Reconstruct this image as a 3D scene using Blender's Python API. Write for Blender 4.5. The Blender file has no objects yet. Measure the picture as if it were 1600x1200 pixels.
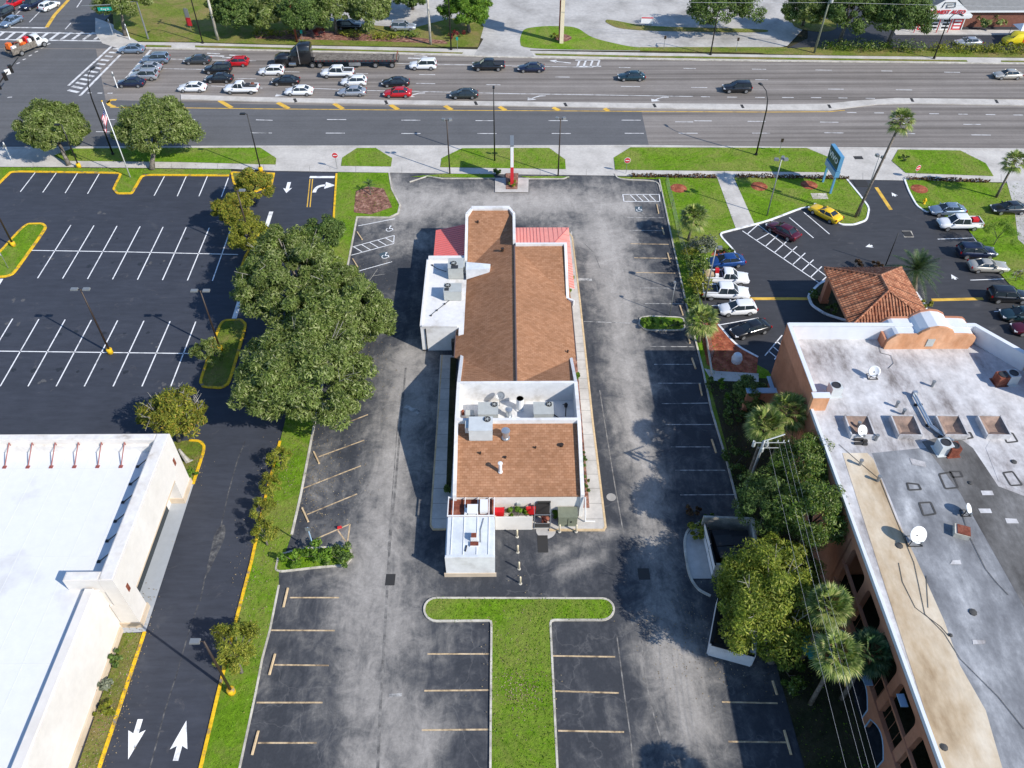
import bpy, bmesh, math, random
import numpy as np
from mathutils import Vector, Matrix
R = math.radians
rnd = random.Random(7)
scene = bpy.context.scene
COL = scene.collection
# ---------------------------------------------------------------- camera, sky, sun, exposure
CH, CF, CS = 62.0, 1275.0, math.sqrt(.5)
YAW = R(-0.38)
CY, SY = math.cos(YAW), math.sin(YAW)
cam = bpy.data.cameras.new('camera'); cam.sensor_width = 36; cam.lens = CF/1600*36
cam.clip_start = 1; cam.clip_end = 4000
co = bpy.data.objects.new('camera', cam); COL.objects.link(co)
co.location = (0, 0, CH); co.rotation_euler = (R(45), 0, YAW)
scene.camera = co
SUNV = Vector((1.11, -.72, 1.0)).normalized()
world = bpy.data.worlds.new('World'); scene.world = world; world.use_nodes = True
wt = world.node_tree; bg = wt.nodes['Background']
sky = wt.nodes.new('ShaderNodeTexSky'); sky.sky_type = 'NISHITA'; sky.sun_disc = False
sky.sun_elevation = math.asin(SUNV.z); sky.sun_rotation = math.atan2(SUNV.x, SUNV.y)
sky.air_density = 1.0; sky.dust_density = .15; sky.ozone_density = 5.0
wt.links.new(sky.outputs[0], bg.inputs[0]); bg.inputs[1].default_value = .15
sl = bpy.data.lights.new('sun', 'SUN'); sl.energy = 4.4; sl.angle = R(.5); sl.color = (1, .945, .86)
so = bpy.data.objects.new('sun', sl); COL.objects.link(so)
so.rotation_euler = (-SUNV).to_track_quat('-Z', 'Y').to_euler(); so.location = (60, -40, 90)
vs = scene.view_settings; vs.view_transform = 'Standard'; vs.look = 'None'; vs.gamma = 1; vs.exposure = .40; vs.use_curve_mapping = False

# ---------------------------------------------------------------- surveying: a sight line meets the level z
def G(u, v, z=0.):
    dx = (u-800)/CF; dy = (v-600)/CF
    x, y, w = dx, CS*(1-dy), -CS*(1+dy)
    t = (z-CH)/w
    return ((x*CY-y*SY)*t, (x*SY+y*CY)*t)
def W(u, v, z=0.):
    x, y = G(u, v, z); return (x, y, z)
def HT(b, t):
    bx, by = G(*b); dx = (t[0]-800)/CF; dy = (t[1]-600)/CF
    x, y, w = dx*CY-CS*(1-dy)*SY, dx*SY+CS*(1-dy)*CY, -CS*(1+dy)
    return CH + w*(x*bx+y*by)/(x*x+y*y)

# ---------------------------------------------------------------- materials
M = {}
def new_mat(name):
    m = bpy.data.materials.new(name); m.use_nodes = True; M[name] = m
    return m, m.node_tree, m.node_tree.nodes['Principled BSDF']
class NT:
    """small helper for node building"""
    def __init__(s, t): s.t = t; s.g = None
    def n(s, k, **kw):
        x = s.t.nodes.new(k)
        for a, b in kw.items(): setattr(x, a, b)
        return x
    def l(s, a, b): s.t.links.new(a, b)
    def pos(s):
        if s.g is None: s.g = s.n('ShaderNodeNewGeometry')
        return s.g.outputs['Position']
    def mapped(s, scale=(1, 1, 1), rot=0, loc=(0, 0, 0)):
        m = s.n('ShaderNodeMapping'); m.inputs['Scale'].default_value = scale
        m.inputs['Rotation'].default_value = (0, 0, rot); m.inputs['Location'].default_value = loc
        s.l(s.pos(), m.inputs[0]); return m.outputs[0]
    def noise(s, scale, detail=4, rough=.55, vec=None, dist=0):
        x = s.n('ShaderNodeTexNoise'); x.inputs['Scale'].default_value = scale; x.inputs['Detail'].default_value = detail
        x.inputs['Roughness'].default_value = rough; x.inputs['Distortion'].default_value = dist
        s.l(vec if vec else s.pos(), x.inputs['Vector']); return x.outputs[0]
    def ramp(s, f, stops):
        x = s.n('ShaderNodeValToRGB'); e = x.color_ramp.elements
        while len(e) > 1: e.remove(e[-1])
        for i, (p, c) in enumerate(stops):
            q = e[0] if i == 0 else e.new(p)
            q.position = p; q.color = (c if hasattr(c, '__len__') else (c, c, c))[:3] + (1,) if hasattr(c, '__len__') else (c, c, c, 1)
        s.l(f, x.inputs[0]); return x.outputs[0]
    def mix(s, f, a, b, mode='MIX'):
        x = s.n('ShaderNodeMix', data_type='RGBA', blend_type=mode)
        for v, i in ((f, 0), (a, 6), (b, 7)):
            if hasattr(v, 'is_linked'): s.l(v, x.inputs[i])
            elif i == 0: x.inputs[0].default_value = v
            else: x.inputs[i].default_value = tuple(v)[:3] + (1,)
        return x.outputs[2]
    def math(s, op, a, b=0.):
        x = s.n('ShaderNodeMath', operation=op)
        for v, i in ((a, 0), (b, 1)):
            if hasattr(v, 'is_linked'): s.l(v, x.inputs[i])
            else: x.inputs[i].default_value = v
        x.use_clamp = False
        return x.outputs[0]
    def bump(s, h, bs, strength=.3, dist=.05):
        b = s.n('ShaderNodeBump'); b.inputs['Strength'].default_value = strength; b.inputs['Distance'].default_value = dist
        s.l(h, b.inputs['Height']); s.l(b.outputs[0], bs.inputs['Normal'])
def plain(name, c, rough=.6, metal=0., var=.0, scale=2., spec=None):
    m, t, b = new_mat(name); k = NT(t)
    b.inputs['Roughness'].default_value = rough; b.inputs['Metallic'].default_value = metal
    if spec is not None: b.inputs['Specular IOR Level'].default_value = spec
    if var:
        f = k.ramp(k.noise(scale, 5, .65), [(.25, 0.), (.75, 1.)])
        lo = tuple(x*(1-var) for x in c); hi = tuple(min(1, x*(1+var)) for x in c)
        k.l(k.mix(f, lo, hi), b.inputs['Base Color'])
    else: b.inputs['Base Color'].default_value = tuple(c) + (1,)
    return m
def blend(name, cols, scale, rough=.85, detail=6, stretch=(1, 1, 1), fine=None, bump=0., rr=.6, rot=0):
    """noise through a colour ramp, with an optional fine grain multiplied in"""
    m, t, b = new_mat(name); k = NT(t)
    n = k.noise(scale, detail, rr, k.mapped(stretch, rot))
    c = k.ramp(n, [(.5+(p-.5)*.66, q) for p, q in cols])
    if fine:
        f = k.ramp(k.noise(fine[0], 3, .7), [(.3, 1-fine[1]), (.7, 1+fine[1])])
        c = k.mix(1., c, f, 'MULTIPLY')
    k.l(c, b.inputs['Base Color']); b.inputs['Roughness'].default_value = rough
    b.inputs['Specular IOR Level'].default_value = .25
    if bump: k.bump(k.noise(fine[0] if fine else scale, 3, .7), b, bump, .1)
    return m

# ---------------------------------------------------------------- mesh building
class MB:
    def __init__(s): s.v = []; s.f = []; s.mi = []; s.cur = 0; s.X = None
    def add(s, vs, fs):
        o = len(s.v)
        if s.X is not None: vs = [tuple(s.X @ Vector(v)) for v in vs]
        s.v += [tuple(v) for v in vs]
        s.f += [tuple(o+i for i in f) for f in fs]; s.mi += [s.cur]*len(fs); return s
    def face(s, *p): return s.add(p, [tuple(range(len(p)))])
    def prism(s, pts, z0, z1, bottom=True):
        n = len(pts)
        a = sum(pts[i][0]*pts[(i+1) % n][1]-pts[(i+1) % n][0]*pts[i][1] for i in range(n))
        if a < 0: pts = pts[::-1]
        z0s = z0 if hasattr(z0, '__len__') else [z0]*n; z1s = z1 if hasattr(z1, '__len__') else [z1]*n
        if a < 0 and hasattr(z1, '__len__'): z1s = z1s[::-1]
        if a < 0 and hasattr(z0, '__len__'): z0s = z0s[::-1]
        v = [(p[0], p[1], z) for p, z in zip(pts, z0s)]+[(p[0], p[1], z) for p, z in zip(pts, z1s)]
        f = [tuple(range(n, 2*n))]+[(i, (i+1) % n, n+(i+1) % n, n+i) for i in range(n)]
        if bottom: f.append(tuple(range(n-1, -1, -1)))
        return s.add(v, f)
    def box(s, c, d, rz=0., taper=1.):
        x, y, z = d[0]/2, d[1]/2, d[2]/2; ca, sa = math.cos(rz), math.sin(rz); v = []
        for sz in (-1, 1):
            k = taper if sz > 0 else 1
            for sx, sy in ((-1, -1), (1, -1), (1, 1), (-1, 1)):
                px, py = sx*x*k, sy*y*k
                v.append((c[0]+px*ca-py*sa, c[1]+px*sa+py*ca, c[2]+sz*z))
        return s.add(v, [(3, 2, 1, 0), (4, 5, 6, 7), (0, 1, 5, 4), (1, 2, 6, 5), (2, 3, 7, 6), (3, 0, 4, 7)])
    def tube(s, pts, r, n=8, caps=True):
        pts = [Vector(p) for p in pts]; rs = r if hasattr(r, '__len__') else [r]*len(pts)
        v = []; N = len(pts); u = None
        for i, p in enumerate(pts):
            d = (pts[min(i+1, N-1)]-pts[max(i-1, 0)]).normalized()
            if u is None: u = d.orthogonal().normalized()
            else:
                u = u-d*u.dot(d); u = u.normalized() if u.length > 1e-6 else d.orthogonal().normalized()
            w = d.cross(u)
            for k in range(n):
                a = 2*math.pi*k/n; v.append(p+(u*math.cos(a)+w*math.sin(a))*rs[i])
        f = [(i*n+k, i*n+(k+1) % n, (i+1)*n+(k+1) % n, (i+1)*n+k) for i in range(N-1) for k in range(n)]
        if caps: f += [tuple(range(n-1, -1, -1)), tuple((N-1)*n+k for k in range(n))]
        return s.add(v, f)
    def lathe(s, c, prof, n=16):
        v = [(c[0]+r*math.cos(2*math.pi*k/n), c[1]+r*math.sin(2*math.pi*k/n), c[2]+z) for r, z in prof for k in range(n)]
        N = len(prof)
        f = [(i*n+k, i*n+(k+1) % n, (i+1)*n+(k+1) % n, (i+1)*n+k) for i in range(N-1) for k in range(n)]
        f += [tuple(range(n-1, -1, -1)), tuple((N-1)*n+k for k in range(n))]
        return s.add(v, f)
    def ribbon(s, pts, w, z0, z1=None, closed=False, off=0.):
        """mitred strip along a plan polyline; with z1 a raised kerb"""
        P = [Vector(p[:2]) for p in pts]; n = len(P); L = []; Rr = []
        for i in range(n):
            a = P[(i-1) % n] if closed or i else None; b = P[(i+1) % n] if closed or i < n-1 else None
            d1 = (P[i]-a).normalized() if a is not None else None; d2 = (b-P[i]).normalized() if b is not None else None
            d1 = d1 or d2; d2 = d2 or d1
            nn = Vector((-(d1+d2).y, (d1+d2).x))
            nn = nn.normalized() if nn.length > 1e-6 else Vector((-d1.y, d1.x))
            k = 1/max(.5, nn.dot(Vector((-d1.y, d1.x))))
            L.append(P[i]+nn*k*(w/2+off)); Rr.append(P[i]-nn*k*(w/2-off))
        m = n if closed else n-1
        if z1 is None:
            v = [(p.x, p.y, z0) for p in L]+[(p.x, p.y, z0) for p in Rr]
            return s.add(v, [(n+i, n+(i+1) % n, (i+1) % n, i) for i in range(m)])
        v = [(p.x, p.y, z) for z in (z0, z1) for q in (L, Rr) for p in q]
        f = []
        for i in range(m):
            j = (i+1) % n
            f += [(3*n+i, 3*n+j, 2*n+j, 2*n+i), (i, 2*n+i, 2*n+j, j)[::-1], (n+i, n+j, 3*n+j, 3*n+i)]
        if not closed: f += [(0, 2*n, 3*n, n), (n-1, 2*n-1, 4*n-1, 3*n-1)]
        return s.add(v, f)
    def mesh(s, name, mats, org=(0, 0, 0), smooth=False):
        me = bpy.data.meshes.new(name)
        v = [(x-org[0], y-org[1], z-org[2]) for x, y, z in s.v]
        me.from_pydata(v, [], s.f)
        for m in (mats if isinstance(mats, (list, tuple)) else [mats]): me.materials.append(m)
        if max(s.mi or [0]): me.polygons.foreach_set('material_index', s.mi)
        if smooth: me.polygons.foreach_set('use_smooth', [True]*len(me.polygons))
        me.update(); return me
    def build(s, name, mat, parent=None, local=False, smooth=False):
        org = (0, 0, 0)
        if parent is not None and not local:
            q = parent; o = Vector((0, 0, 0))
            while q: o += q.location; q = q.parent
            org = tuple(o)
        ob = bpy.data.objects.new(name, s.mesh(name, mat, org, smooth)); COL.objects.link(ob)
        if parent is not None: ob.parent = parent
        return ob
def split_build(mb, name, mat, parent=None, local=False, smooth=False):
    """build every separate piece of mb as a part of its own"""
    p = list(range(len(mb.v)))
    def find(a):
        while p[a] != a: p[a] = p[p[a]]; a = p[a]
        return a
    for f in mb.f:
        for i in f[1:]: p[find(i)] = find(f[0])
    g = {}
    for f in mb.f: g.setdefault(find(f[0]), []).append(f)
    out = []
    for fs in g.values():
        ids = sorted({i for f in fs for i in f}); r = {a: b for b, a in enumerate(ids)}; q = MB()
        q.add([mb.v[i] for i in ids], [tuple(r[i] for i in f) for f in fs]); out.append(q.build(name, mat, parent, local, smooth))
    return out
def thing(name, label, cat, loc=(0, 0, 0), rz=0, group=None):
    o = bpy.data.objects.new(name, None); COL.objects.link(o); o.empty_display_size = .2
    o.location = loc; o.rotation_euler = (0, 0, rz)
    return tag(o, label, cat, group)
def tag(o, label, cat, group=None, kind=None):
    if label: o['label'] = label
    if cat: o['category'] = cat
    if group: o['group'] = group
    if kind: o['kind'] = kind
    return o
def struct(o, kind='structure'): o['kind'] = kind; return o
def copy_tree(o, parent=None):
    c = o.copy(); COL.objects.link(c)
    if parent is not None: c.parent = parent
    for ch in o.children: copy_tree(ch, c)
    return c
def px(pts, z=0.): return [G(u, v, z) for u, v in pts]
def arc(pts, n=6, closed=True, rad=.5):
    """round the corners of a plan polyline (quadratic)"""
    out = []; N = len(pts)
    for i in range(N):
        if not closed and i in (0, N-1): out.append(pts[i]); continue
        a, b, c = Vector(pts[(i-1) % N]), Vector(pts[i]), Vector(pts[(i+1) % N])
        p = b+(a-b)*rad*.98; q = b+(c-b)*rad*.98
        for k in range(n+1):
            t = k/n; out.append(tuple(p*(1-t)**2+b*2*t*(1-t)+q*t*t))
    return out
def sheet(name, pts, z, mat, kind='structure', parent=None):
    mb = MB(); mb.add([(x, y, z) for x, y in pts], [tuple(range(len(pts)))])
    o = mb.build(name, mat, parent)
    # keep the face looking up
    if o.data.polygons[0].normal.z < 0: o.data.flip_normals()
    if kind and parent is None: o['kind'] = kind
    return o
# ================================================================ ground materials
def mk_grass(name, a, b, dry, amount):
    m, t, bs = new_mat(name); k = NT(t)
    f = k.ramp(k.noise(.35, 6, .7), [(.3, 0.), (.7, 1.)])
    c = k.mix(f, a, b)
    fine = k.ramp(k.noise(2.2, 6, .8), [(.25, .5), (.75, 1.45)])
    c = k.mix(1., c, fine, 'MULTIPLY')
    d = k.ramp(k.noise(.14, 8, .78, dist=.9), [(.43, 0.), (.64, amount)])
    c = k.mix(d, c, dry)
    k.l(c, bs.inputs['Base Color']); bs.inputs['Roughness'].default_value = .95; bs.inputs['Specular IOR Level'].default_value = .1
    k.bump(k.noise(3.0, 6, .8), bs, .9, .25)
mk_grass('grass', (.105, .215, .010), (.17, .30, .016), (.30, .26, .09), .6)
mk_grass('grass_far', (.115, .165, .02), (.18, .225, .035), (.30, .21, .10), .8)
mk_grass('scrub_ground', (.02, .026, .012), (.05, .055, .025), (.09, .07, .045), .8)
blend('mulch', [(.3, (.11, .05, .035)), (.55, (.25, .12, .085)), (.75, (.36, .22, .16))], 1.6, fine=(5, .5), bump=.6)
blend('red_mulch', [(.3, (.2, .05, .025)), (.6, (.34, .10, .05)), (.8, (.4, .17, .10))], 1.2, fine=(5, .35), bump=.5)
blend('concrete', [(.25, (.40, .375, .34)), (.55, (.50, .47, .43)), (.8, (.56, .53, .48))], .35, fine=(3, .08), bump=.05)
blend('old_concrete', [(.25, (.30, .285, .265)), (.5, (.42, .40, .375)), (.8, (.50, .48, .45))], .16, fine=(1.5, .12))
blend('kerb_concrete', [(.3, (.36, .33, .28)), (.7, (.58, .54, .46))], .9, fine=(4, .15))
blend('kerb_tan', [(.3, (.50, .36, .20)), (.7, (.62, .47, .29))], .9, fine=(4, .15))
blend('yellow_paint', [(.24, (.22, .19, .15)), (.34, (.40, .25, .04)), (.46, (.70, .42, .014)), (.8, (.78, .49, .02))], 1.3, rough=.7, fine=(5, .22), detail=8)
blend('white_paint', [(.25, (.5, .5, .5)), (.45, (.78, .78, .78)), (.8, (.84, .84, .84))], 1.2, rough=.6)
blend('white_road_paint', [(.3, (.34, .33, .32)), (.5, (.62, .61, .6)), (.8, (.72, .72, .71))], 1.0, rough=.6)
blend('worn_tan_paint', [(.3, (.22, .16, .10)), (.5, (.50, .37, .22)), (.8, (.58, .45, .30))], 1.1, fine=(3, .3))
blend('faded_white_paint', [(.34, (.14, .14, .14)), (.55, (.40, .39, .37)), (.8, (.56, .54, .52))], 1.3, fine=(3, .3))
blend('orange_road_paint', [(.3, (.44, .27, .05)), (.5, (.66, .40, .06)), (.8, (.72, .47, .09))], .8)
plain('grate', (.03, .028, .026), .7)
blend('seam_dirt', [(.3, (.11, .105, .10)), (.7, (.26, .245, .225))], 1.2, fine=(3, .3))
plain('blue_pad', (.05, .08, .10), .7, var=.2)

def mk_road(name, base, tint, dark):
    m, t, bs = new_mat(name); k = NT(t)
    n1 = k.noise(1., 5, .6, k.mapped((.012, .8, 1)))            # tyre tracks running along the road
    n2 = k.noise(.25, 6, .7)
    c = k.ramp(n1, [(.28, dark), (.5, base), (.72, tint)])
    c = k.mix(1., c, k.ramp(n2, [(.25, .88), (.75, 1.1)]), 'MULTIPLY')
    c = k.mix(1., c, k.ramp(k.noise(2.5, 4, .8), [(.3, .9), (.7, 1.1)]), 'MULTIPLY')
    k.l(c, bs.inputs['Base Color']); bs.inputs['Roughness'].default_value = .85; bs.inputs['Specular IOR Level'].default_value = .25
mk_road('road', (.205, .182, .163), (.285, .258, .235), (.10, .088, .078))
mk_road('road_newer', (.115, .115, .118), (.13, .13, .134), (.098, .097, .098))

def mk_fresh(name, base, hi):
    m, t, bs = new_mat(name); k = NT(t)
    c = k.ramp(k.noise(.22, 7, .65, dist=.4), [(.3, base), (.62, tuple(x*1.18 for x in base)), (.78, hi)])
    c = k.mix(1., c, k.ramp(k.noise(1., 5, .7, k.mapped((.35, 1.6, 1))), [(.3, .82), (.7, 1.18)]), 'MULTIPLY')
    dust = k.ramp(k.noise(.42, 8, .75, dist=1.2), [(.60, 0.), (.75, .6)])
    c = k.mix(dust, c, (.14, .13, .125))
    k.l(c, bs.inputs['Base Color']); bs.inputs['Roughness'].default_value = .7; bs.inputs['Specular IOR Level'].default_value = .3
mk_fresh('fresh_asphalt', (.038, .042, .054), (.066, .070, .080))
mk_fresh('motel_asphalt', (.042, .043, .048), (.07, .07, .073))

# weathered sealcoat: a per-vertex wear map (where traffic has scrubbed the coat off) broken up by noise
m, t, bs = new_mat('worn_asphalt'); k = NT(t)
at = k.n('ShaderNodeAttribute', attribute_name='wear'); wear = at.outputs['Fac']
big = k.noise(.16, 8, .68, dist=.9); mid = k.noise(.55, 7, .7, dist=1.4); st = k.noise(.9, 6, .7, k.mapped((1., .28, 1)), .6)
f = k.math('ADD', k.math('MULTIPLY', wear, .95), k.math('MULTIPLY', k.math('SUBTRACT', big, .5), 1.25))
f = k.math('ADD', f, k.math('MULTIPLY', k.math('SUBTRACT', mid, .5), .8))
f = k.math('ADD', f, k.math('MULTIPLY', k.math('SUBTRACT', st, .5), .75))
c = k.ramp(f, [(.0, (.042, .045, .052)), (.16, (.066, .068, .074)), (.36, (.13, .126, .122)), (.62, (.26, .243, .222)), (1., (.39, .362, .33))])
spots = k.ramp(k.noise(.9, 9, .8, dist=1.), [(.66, 0.), (.74, .55)])
c = k.mix(spots, c, (.33, .32, .31))
c = k.mix(1., c, k.ramp(k.noise(4., 4, .8), [(.3, .84), (.7, 1.14)]), 'MULTIPLY')
crack = k.n('ShaderNodeTexVoronoi', feature='DISTANCE_TO_EDGE'); crack.inputs['Scale'].default_value = .13
wv = k.n('ShaderNodeVectorMath', operation='ADD'); nz = k.n('ShaderNodeTexNoise'); nz.inputs['Scale'].default_value = .5; nz.inputs['Detail'].default_value = 6
sc_ = k.n('ShaderNodeVectorMath', operation='SCALE'); sc_.inputs[3].default_value = 2.4
k.l(k.pos(), nz.inputs['Vector']); k.l(nz.outputs[1], sc_.inputs[0]); k.l(k.pos(), wv.inputs[0]); k.l(sc_.outputs[0], wv.inputs[1])
k.l(wv.outputs[0], crack.inputs['Vector'])
cf = k.ramp(crack.outputs['Distance'], [(.0, .22), (.006, 0.)])
c = k.mix(cf, c, (.25, .24, .23))
k.l(c, bs.inputs['Base Color']); bs.inputs['Roughness'].default_value = .8; bs.inputs['Specular IOR Level'].default_value = .25

# ================================================================ ground, lots, roads
struct(MB().face((-700, -250, 0), (700, -250, 0), (700, 1500, 0), (-700, 1500, 0)).build('ground', M['scrub_ground']))
# restaurant car park as a fine grid that carries the wear map
xs = np.arange(-42, 36.1, .4); ys = np.arange(14, 106.1, .4)
X, Y = np.meshgrid(xs, ys); wr = np.full(X.shape, .07)
def rub(path, rad, amt, soft=1.6):
    """wear along a wheel path given as survey points"""
    global wr
    P = [np.array(G(*p)) for p in path]; d = np.full(X.shape, 1e9)
    for a, b in zip(P[:-1], P[1:]):
        ab = b-a; t_ = np.clip(((X-a[0])*ab[0]+(Y-a[1])*ab[1])/max(1e-6, ab@ab), 0, 1)
        d = np.minimum(d, np.hypot(X-a[0]-t_*ab[0], Y-a[1]-t_*ab[1]))
    wr = np.maximum(wr, amt*np.exp(-(d/rad)**soft))
rub([(600, 300), (640, 310), (760, 316), (880, 315), (960, 325)], 5.0, .92)
rub([(620, 330), (660, 320)], 6.0, .86)
rub([(930, 330), (955, 400), (965, 450)], 4.3, .95)
rub([(965, 450), (975, 520), (985, 600)], 3.1, .85)
rub([(980, 570), (990, 640), (1000, 700), (1010, 790)], 2.6, .82)
rub([(880, 340), (905, 370)], 4, .7)
rub([(610, 345), (640, 380)], 4.5, .62)
rub([(640, 560), (630, 640), (615, 760), (600, 860)], 3.6, .78)
rub([(590, 860), (570, 960), (600, 980)], 4.4, .76)
rub([(590, 990), (575, 1080), (620, 1120), (600, 1190)], 4.0, .70)
rub([(620, 1130), (640, 1180)], 3., .8)
rub([(500, 720), (510, 760)], 3., .42)
rub([(490, 840), (500, 830)], 2.5, .42)
rub([(1010, 820), (1020, 900), (1050, 1020)], 2.6, .62)
rub([(1045, 1010), (1070, 1080), (1090, 1130)], 2.8, .85)
rub([(1085, 1180), (1060, 1160)], 3.5, .6)
rub([(570, 330), (600, 400)], 3., .36)
rub([(860, 870), (900, 850), (960, 830)], 1.2, .5)
rub([(880, 890), (940, 870)], .9, .62)
rub([(930, 290), (1010, 310)], 3.5, .5)
nx, ny = len(xs), len(ys)
v = np.stack([X.ravel(), Y.ravel(), np.full(X.size, .02)], 1)
ii = (np.arange(ny-1)[:, None]*nx+np.arange(nx-1)[None]).ravel()
fc = np.stack([ii, ii+1, ii+nx+1, ii+nx], 1)
me = bpy.data.meshes.new('parking_lot'); me.from_pydata(v.tolist(), [], fc.tolist())
a_ = me.attributes.new('wear', 'FLOAT', 'POINT'); a_.data.foreach_set('value', wr.ravel().astype(np.float32)); me.materials.append(M['worn_asphalt'])
center_lot = bpy.data.objects.new('parking_lot', me); COL.objects.link(center_lot); struct(center_lot)

left_lot = sheet('parking_lot', px([(-330, 262), (60, 262), (430, 268), (531, 272), (527, 300), (520, 350), (472, 560), (438, 690), (372, 960), (300, 1260), (-420, 1260), (-420, 700)]), .034, M['fresh_asphalt'])
motel_lot = sheet('parking_lot', px([(1322, 277), (1414, 281), (1422, 300), (1445, 331), (1500, 340), (1525, 375), (1560, 425), (1600, 470), (1760, 560), (1760, 640), (1190, 640), (1122, 590), (1095, 480), (1098, 410), (1122, 366), (1200, 340), (1262, 322), (1340, 322)]), .028, M['motel_asphalt'])

road = sheet('road', px([(-500, 74), (225, 76), (400, 79), (600, 84), (800, 90), (1000, 93), (1200, 96), (1600, 100), (2300, 106), (2300, 236), (1600, 233), (1200, 230), (800, 229), (400, 229), (0, 231), (-500, 233)]), .02, M['road'])
side_road = sheet('road', px([(-500, 60), (-80, -60), (205, -60), (175, 20), (152, 45), (160, 62), (200, 78), (-500, 80)]), .016, M['road_newer'])
newer = sheet('road', px([(-500, 150), (160, 156), (400, 163), (700, 169), (1002, 173), (1014, 228.5), (800, 228.5), (400, 228.5), (0, 230.5), (-500, 232)]), .026, M['road_newer'])
sheet('road', px([(-500, 76), (150, 77), (165, 156), (-500, 152)]), .030, M['road_newer'])

# far side: pavement, verge, light concrete yards
sheet('pavement', px([(160, 61), (200, 66), (300, 67), (400, 70), (600, 74), (760, 78), (900, 81), (1200, 86), (1600, 91), (2300, 98), (2300, 106), (1600, 100.5), (1200, 96.5), (1000, 93.5), (800, 90.5), (600, 84.5), (400, 79.5), (225, 76.5), (190, 78), (160, 66), (150, 48), (170, 40)]), .05, M['concrete'])
sheet('pavement', px([(149, 28), (176, 38), (216, 66), (192, 78), (160, 68), (149, 52)]), .047, M['concrete'])
sheet('grass', px([(228, 70.5), (268, 71.5), (268, 74.5), (228, 74)]), .07, M['grass_far'])
sheet('grass', px([(305, 71.5), (400, 73.5), (600, 79), (724, 82.5), (722, 84.5), (600, 81.5), (400, 77.3), (305, 74.5)]), .07, M['grass_far'])
sheet('grass', px([(835, 84), (1000, 87.5), (1200, 90), (1510, 94.5), (1512, 97), (1200, 93.5), (1000, 90.5), (838, 87)]), .07, M['grass_far'])
sheet('grass', px([(1564, 95), (1700, 96.5), (1700, 99), (1564, 97.3)]), .07, M['grass_far'])
sheet('grass', px([(175, 0), (190, -60), (470, -60), (480, 30), (640, 45), (700, 30), (745, 25), (756, 42), (747, 74), (600, 73), (400, 69), (300, 66), (215, 65), (178, 45)]), .06, M['grass_far'])
sheet('mulch_bed', px([(395, 50), (480, 47), (640, 58), (695, 64), (700, 69), (560, 64), (400, 61)]), .075, M['mulch'])
sheet('yard', px([(480, -80), (1290, -80), (1270, 30), (1230, 72), (1195, 78), (1000, 80), (815, 78), (700, 45), (640, 47), (480, 40)]), .045, M['old_concrete'])
sheet('yard', px([(470, -10), (690, -10), (700, 40), (640, 48), (470, 45)]), .052, M['old_concrete'])
sheet('driveway', px([(745, 20), (830, 40), (815, 60), (836, 90), (740, 88), (756, 60)]), .058, M['old_concrete'])
sheet('grass', px(arc([(812, 62), (818, 45), (852, 41), (900, 42), (925, 60), (985, 74), (1030, 76), (1030, 80), (815, 77)], 4, rad=.35)), .09, M['grass'])
sheet('mulch_bed', px(arc([(860, 60), (880, 52), (898, 60), (880, 68)], 4)), .1, M['mulch'])
sheet('grass', px(arc([(945, 35), (948, 30), (1010, 42), (1200, 46), (1200, 52), (1015, 49), (965, 45)], 4, rad=.35)), .09, M['grass_far'])
sheet('grass', px([(1000, 74), (1230, 74), (1230, 84), (1000, 80)]), .062, M['grass_far'])
sheet('parking_lot', px([(1240, -80), (1800, -80), (1800, 86), (1230, 76), (1262, 60), (1262, 20)]), .05, M['motel_asphalt'])
sheet('grass', px([(1225, 76), (1300, 73), (1480, 77), (1700, 82), (1700, 92), (1300, 87), (1190, 85)]), .066, M['grass_far'])
sheet('grass', px(arc([(1230, 40), (1260, 20), (1310, 36), (1305, 49), (1270, 51)], 4)), .075, M['grass_far'])

# near side: pavement with grass islands
pav = sheet('pavement', px([(-300, 231.5), (0, 231), (400, 229), (800, 229), (1200, 230.5), (1700, 234), (1900, 240), (1900, 330), (1700, 296), (1600, 286), (1280, 280), (960, 275), (690, 271.5), (430, 267.5), (365, 264.5), (110, 261.5), (-300, 260)]), .06, M['concrete'])
GR = []
LAWNS = []
def lawn(pts, z=.11, mat='grass', kerb=None, rr=None, name='grass', kw=.16, kz=.15, closed=True):
    p = px(pts)
    if rr: p = arc(p, 6, True, rr)
    if name == 'grass': LAWNS.append((p, z, mat))
    o = sheet(name, p, z, M[mat])
    if kerb: struct(MB().ribbon(p, kw, .0, kz, closed).build('kerb', M[kerb]))
    return o
lawn([(112, 233), (407, 231.5), (420, 240), (432, 248), (431, 258), (280, 254), (100, 252), (84, 244)])
lawn([(558, 232), (587, 232), (613, 248), (611, 261), (533, 260), (535, 247)])
lawn([(722, 232.5), (858, 232), (883, 250), (884, 265), (688, 262), (690, 248)])
lawn([(985, 231), (1260, 232), (1296, 247), (1293, 270), (961, 266), (959, 247)])
lawn([(1403, 234.5), (1500, 236), (1540, 256), (1552, 276), (1415, 271), (1393, 252)])
lawn([(1640, 240), (1750, 243), (1790, 290), (1665, 284)])
# road gutter line
struct(MB().ribbon(px([(-300, 232), (0, 231.5), (400, 229.5), (800, 229), (1010, 228.5), (1200, 231), (1600, 234)]), .45, .066, .1).build('kerb', M['concrete']))
struct(MB().ribbon(px([(225, 76), (400, 79), (600, 84), (800, 90), (1000, 93), (1200, 96), (1600, 100), (2200, 105)]), .4, .03, .12).build('kerb', M['kerb_concrete']))
# grass behind the pavement
lawn([(-60, 292), (-60, 262), (110, 263), (362, 266), (358, 275), (18, 268.5), (0, 283), (-20, 300)], kerb=None)
lawn([(640, 277), (694, 272.5), (770, 273), (774, 279), (690, 278)])
lawn([(812, 276), (872, 276.5), (890, 276.5), (888, 279), (826, 279.5)])
lawn([(962, 277), (1040, 278), (1030, 281), (968, 280)])
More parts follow.
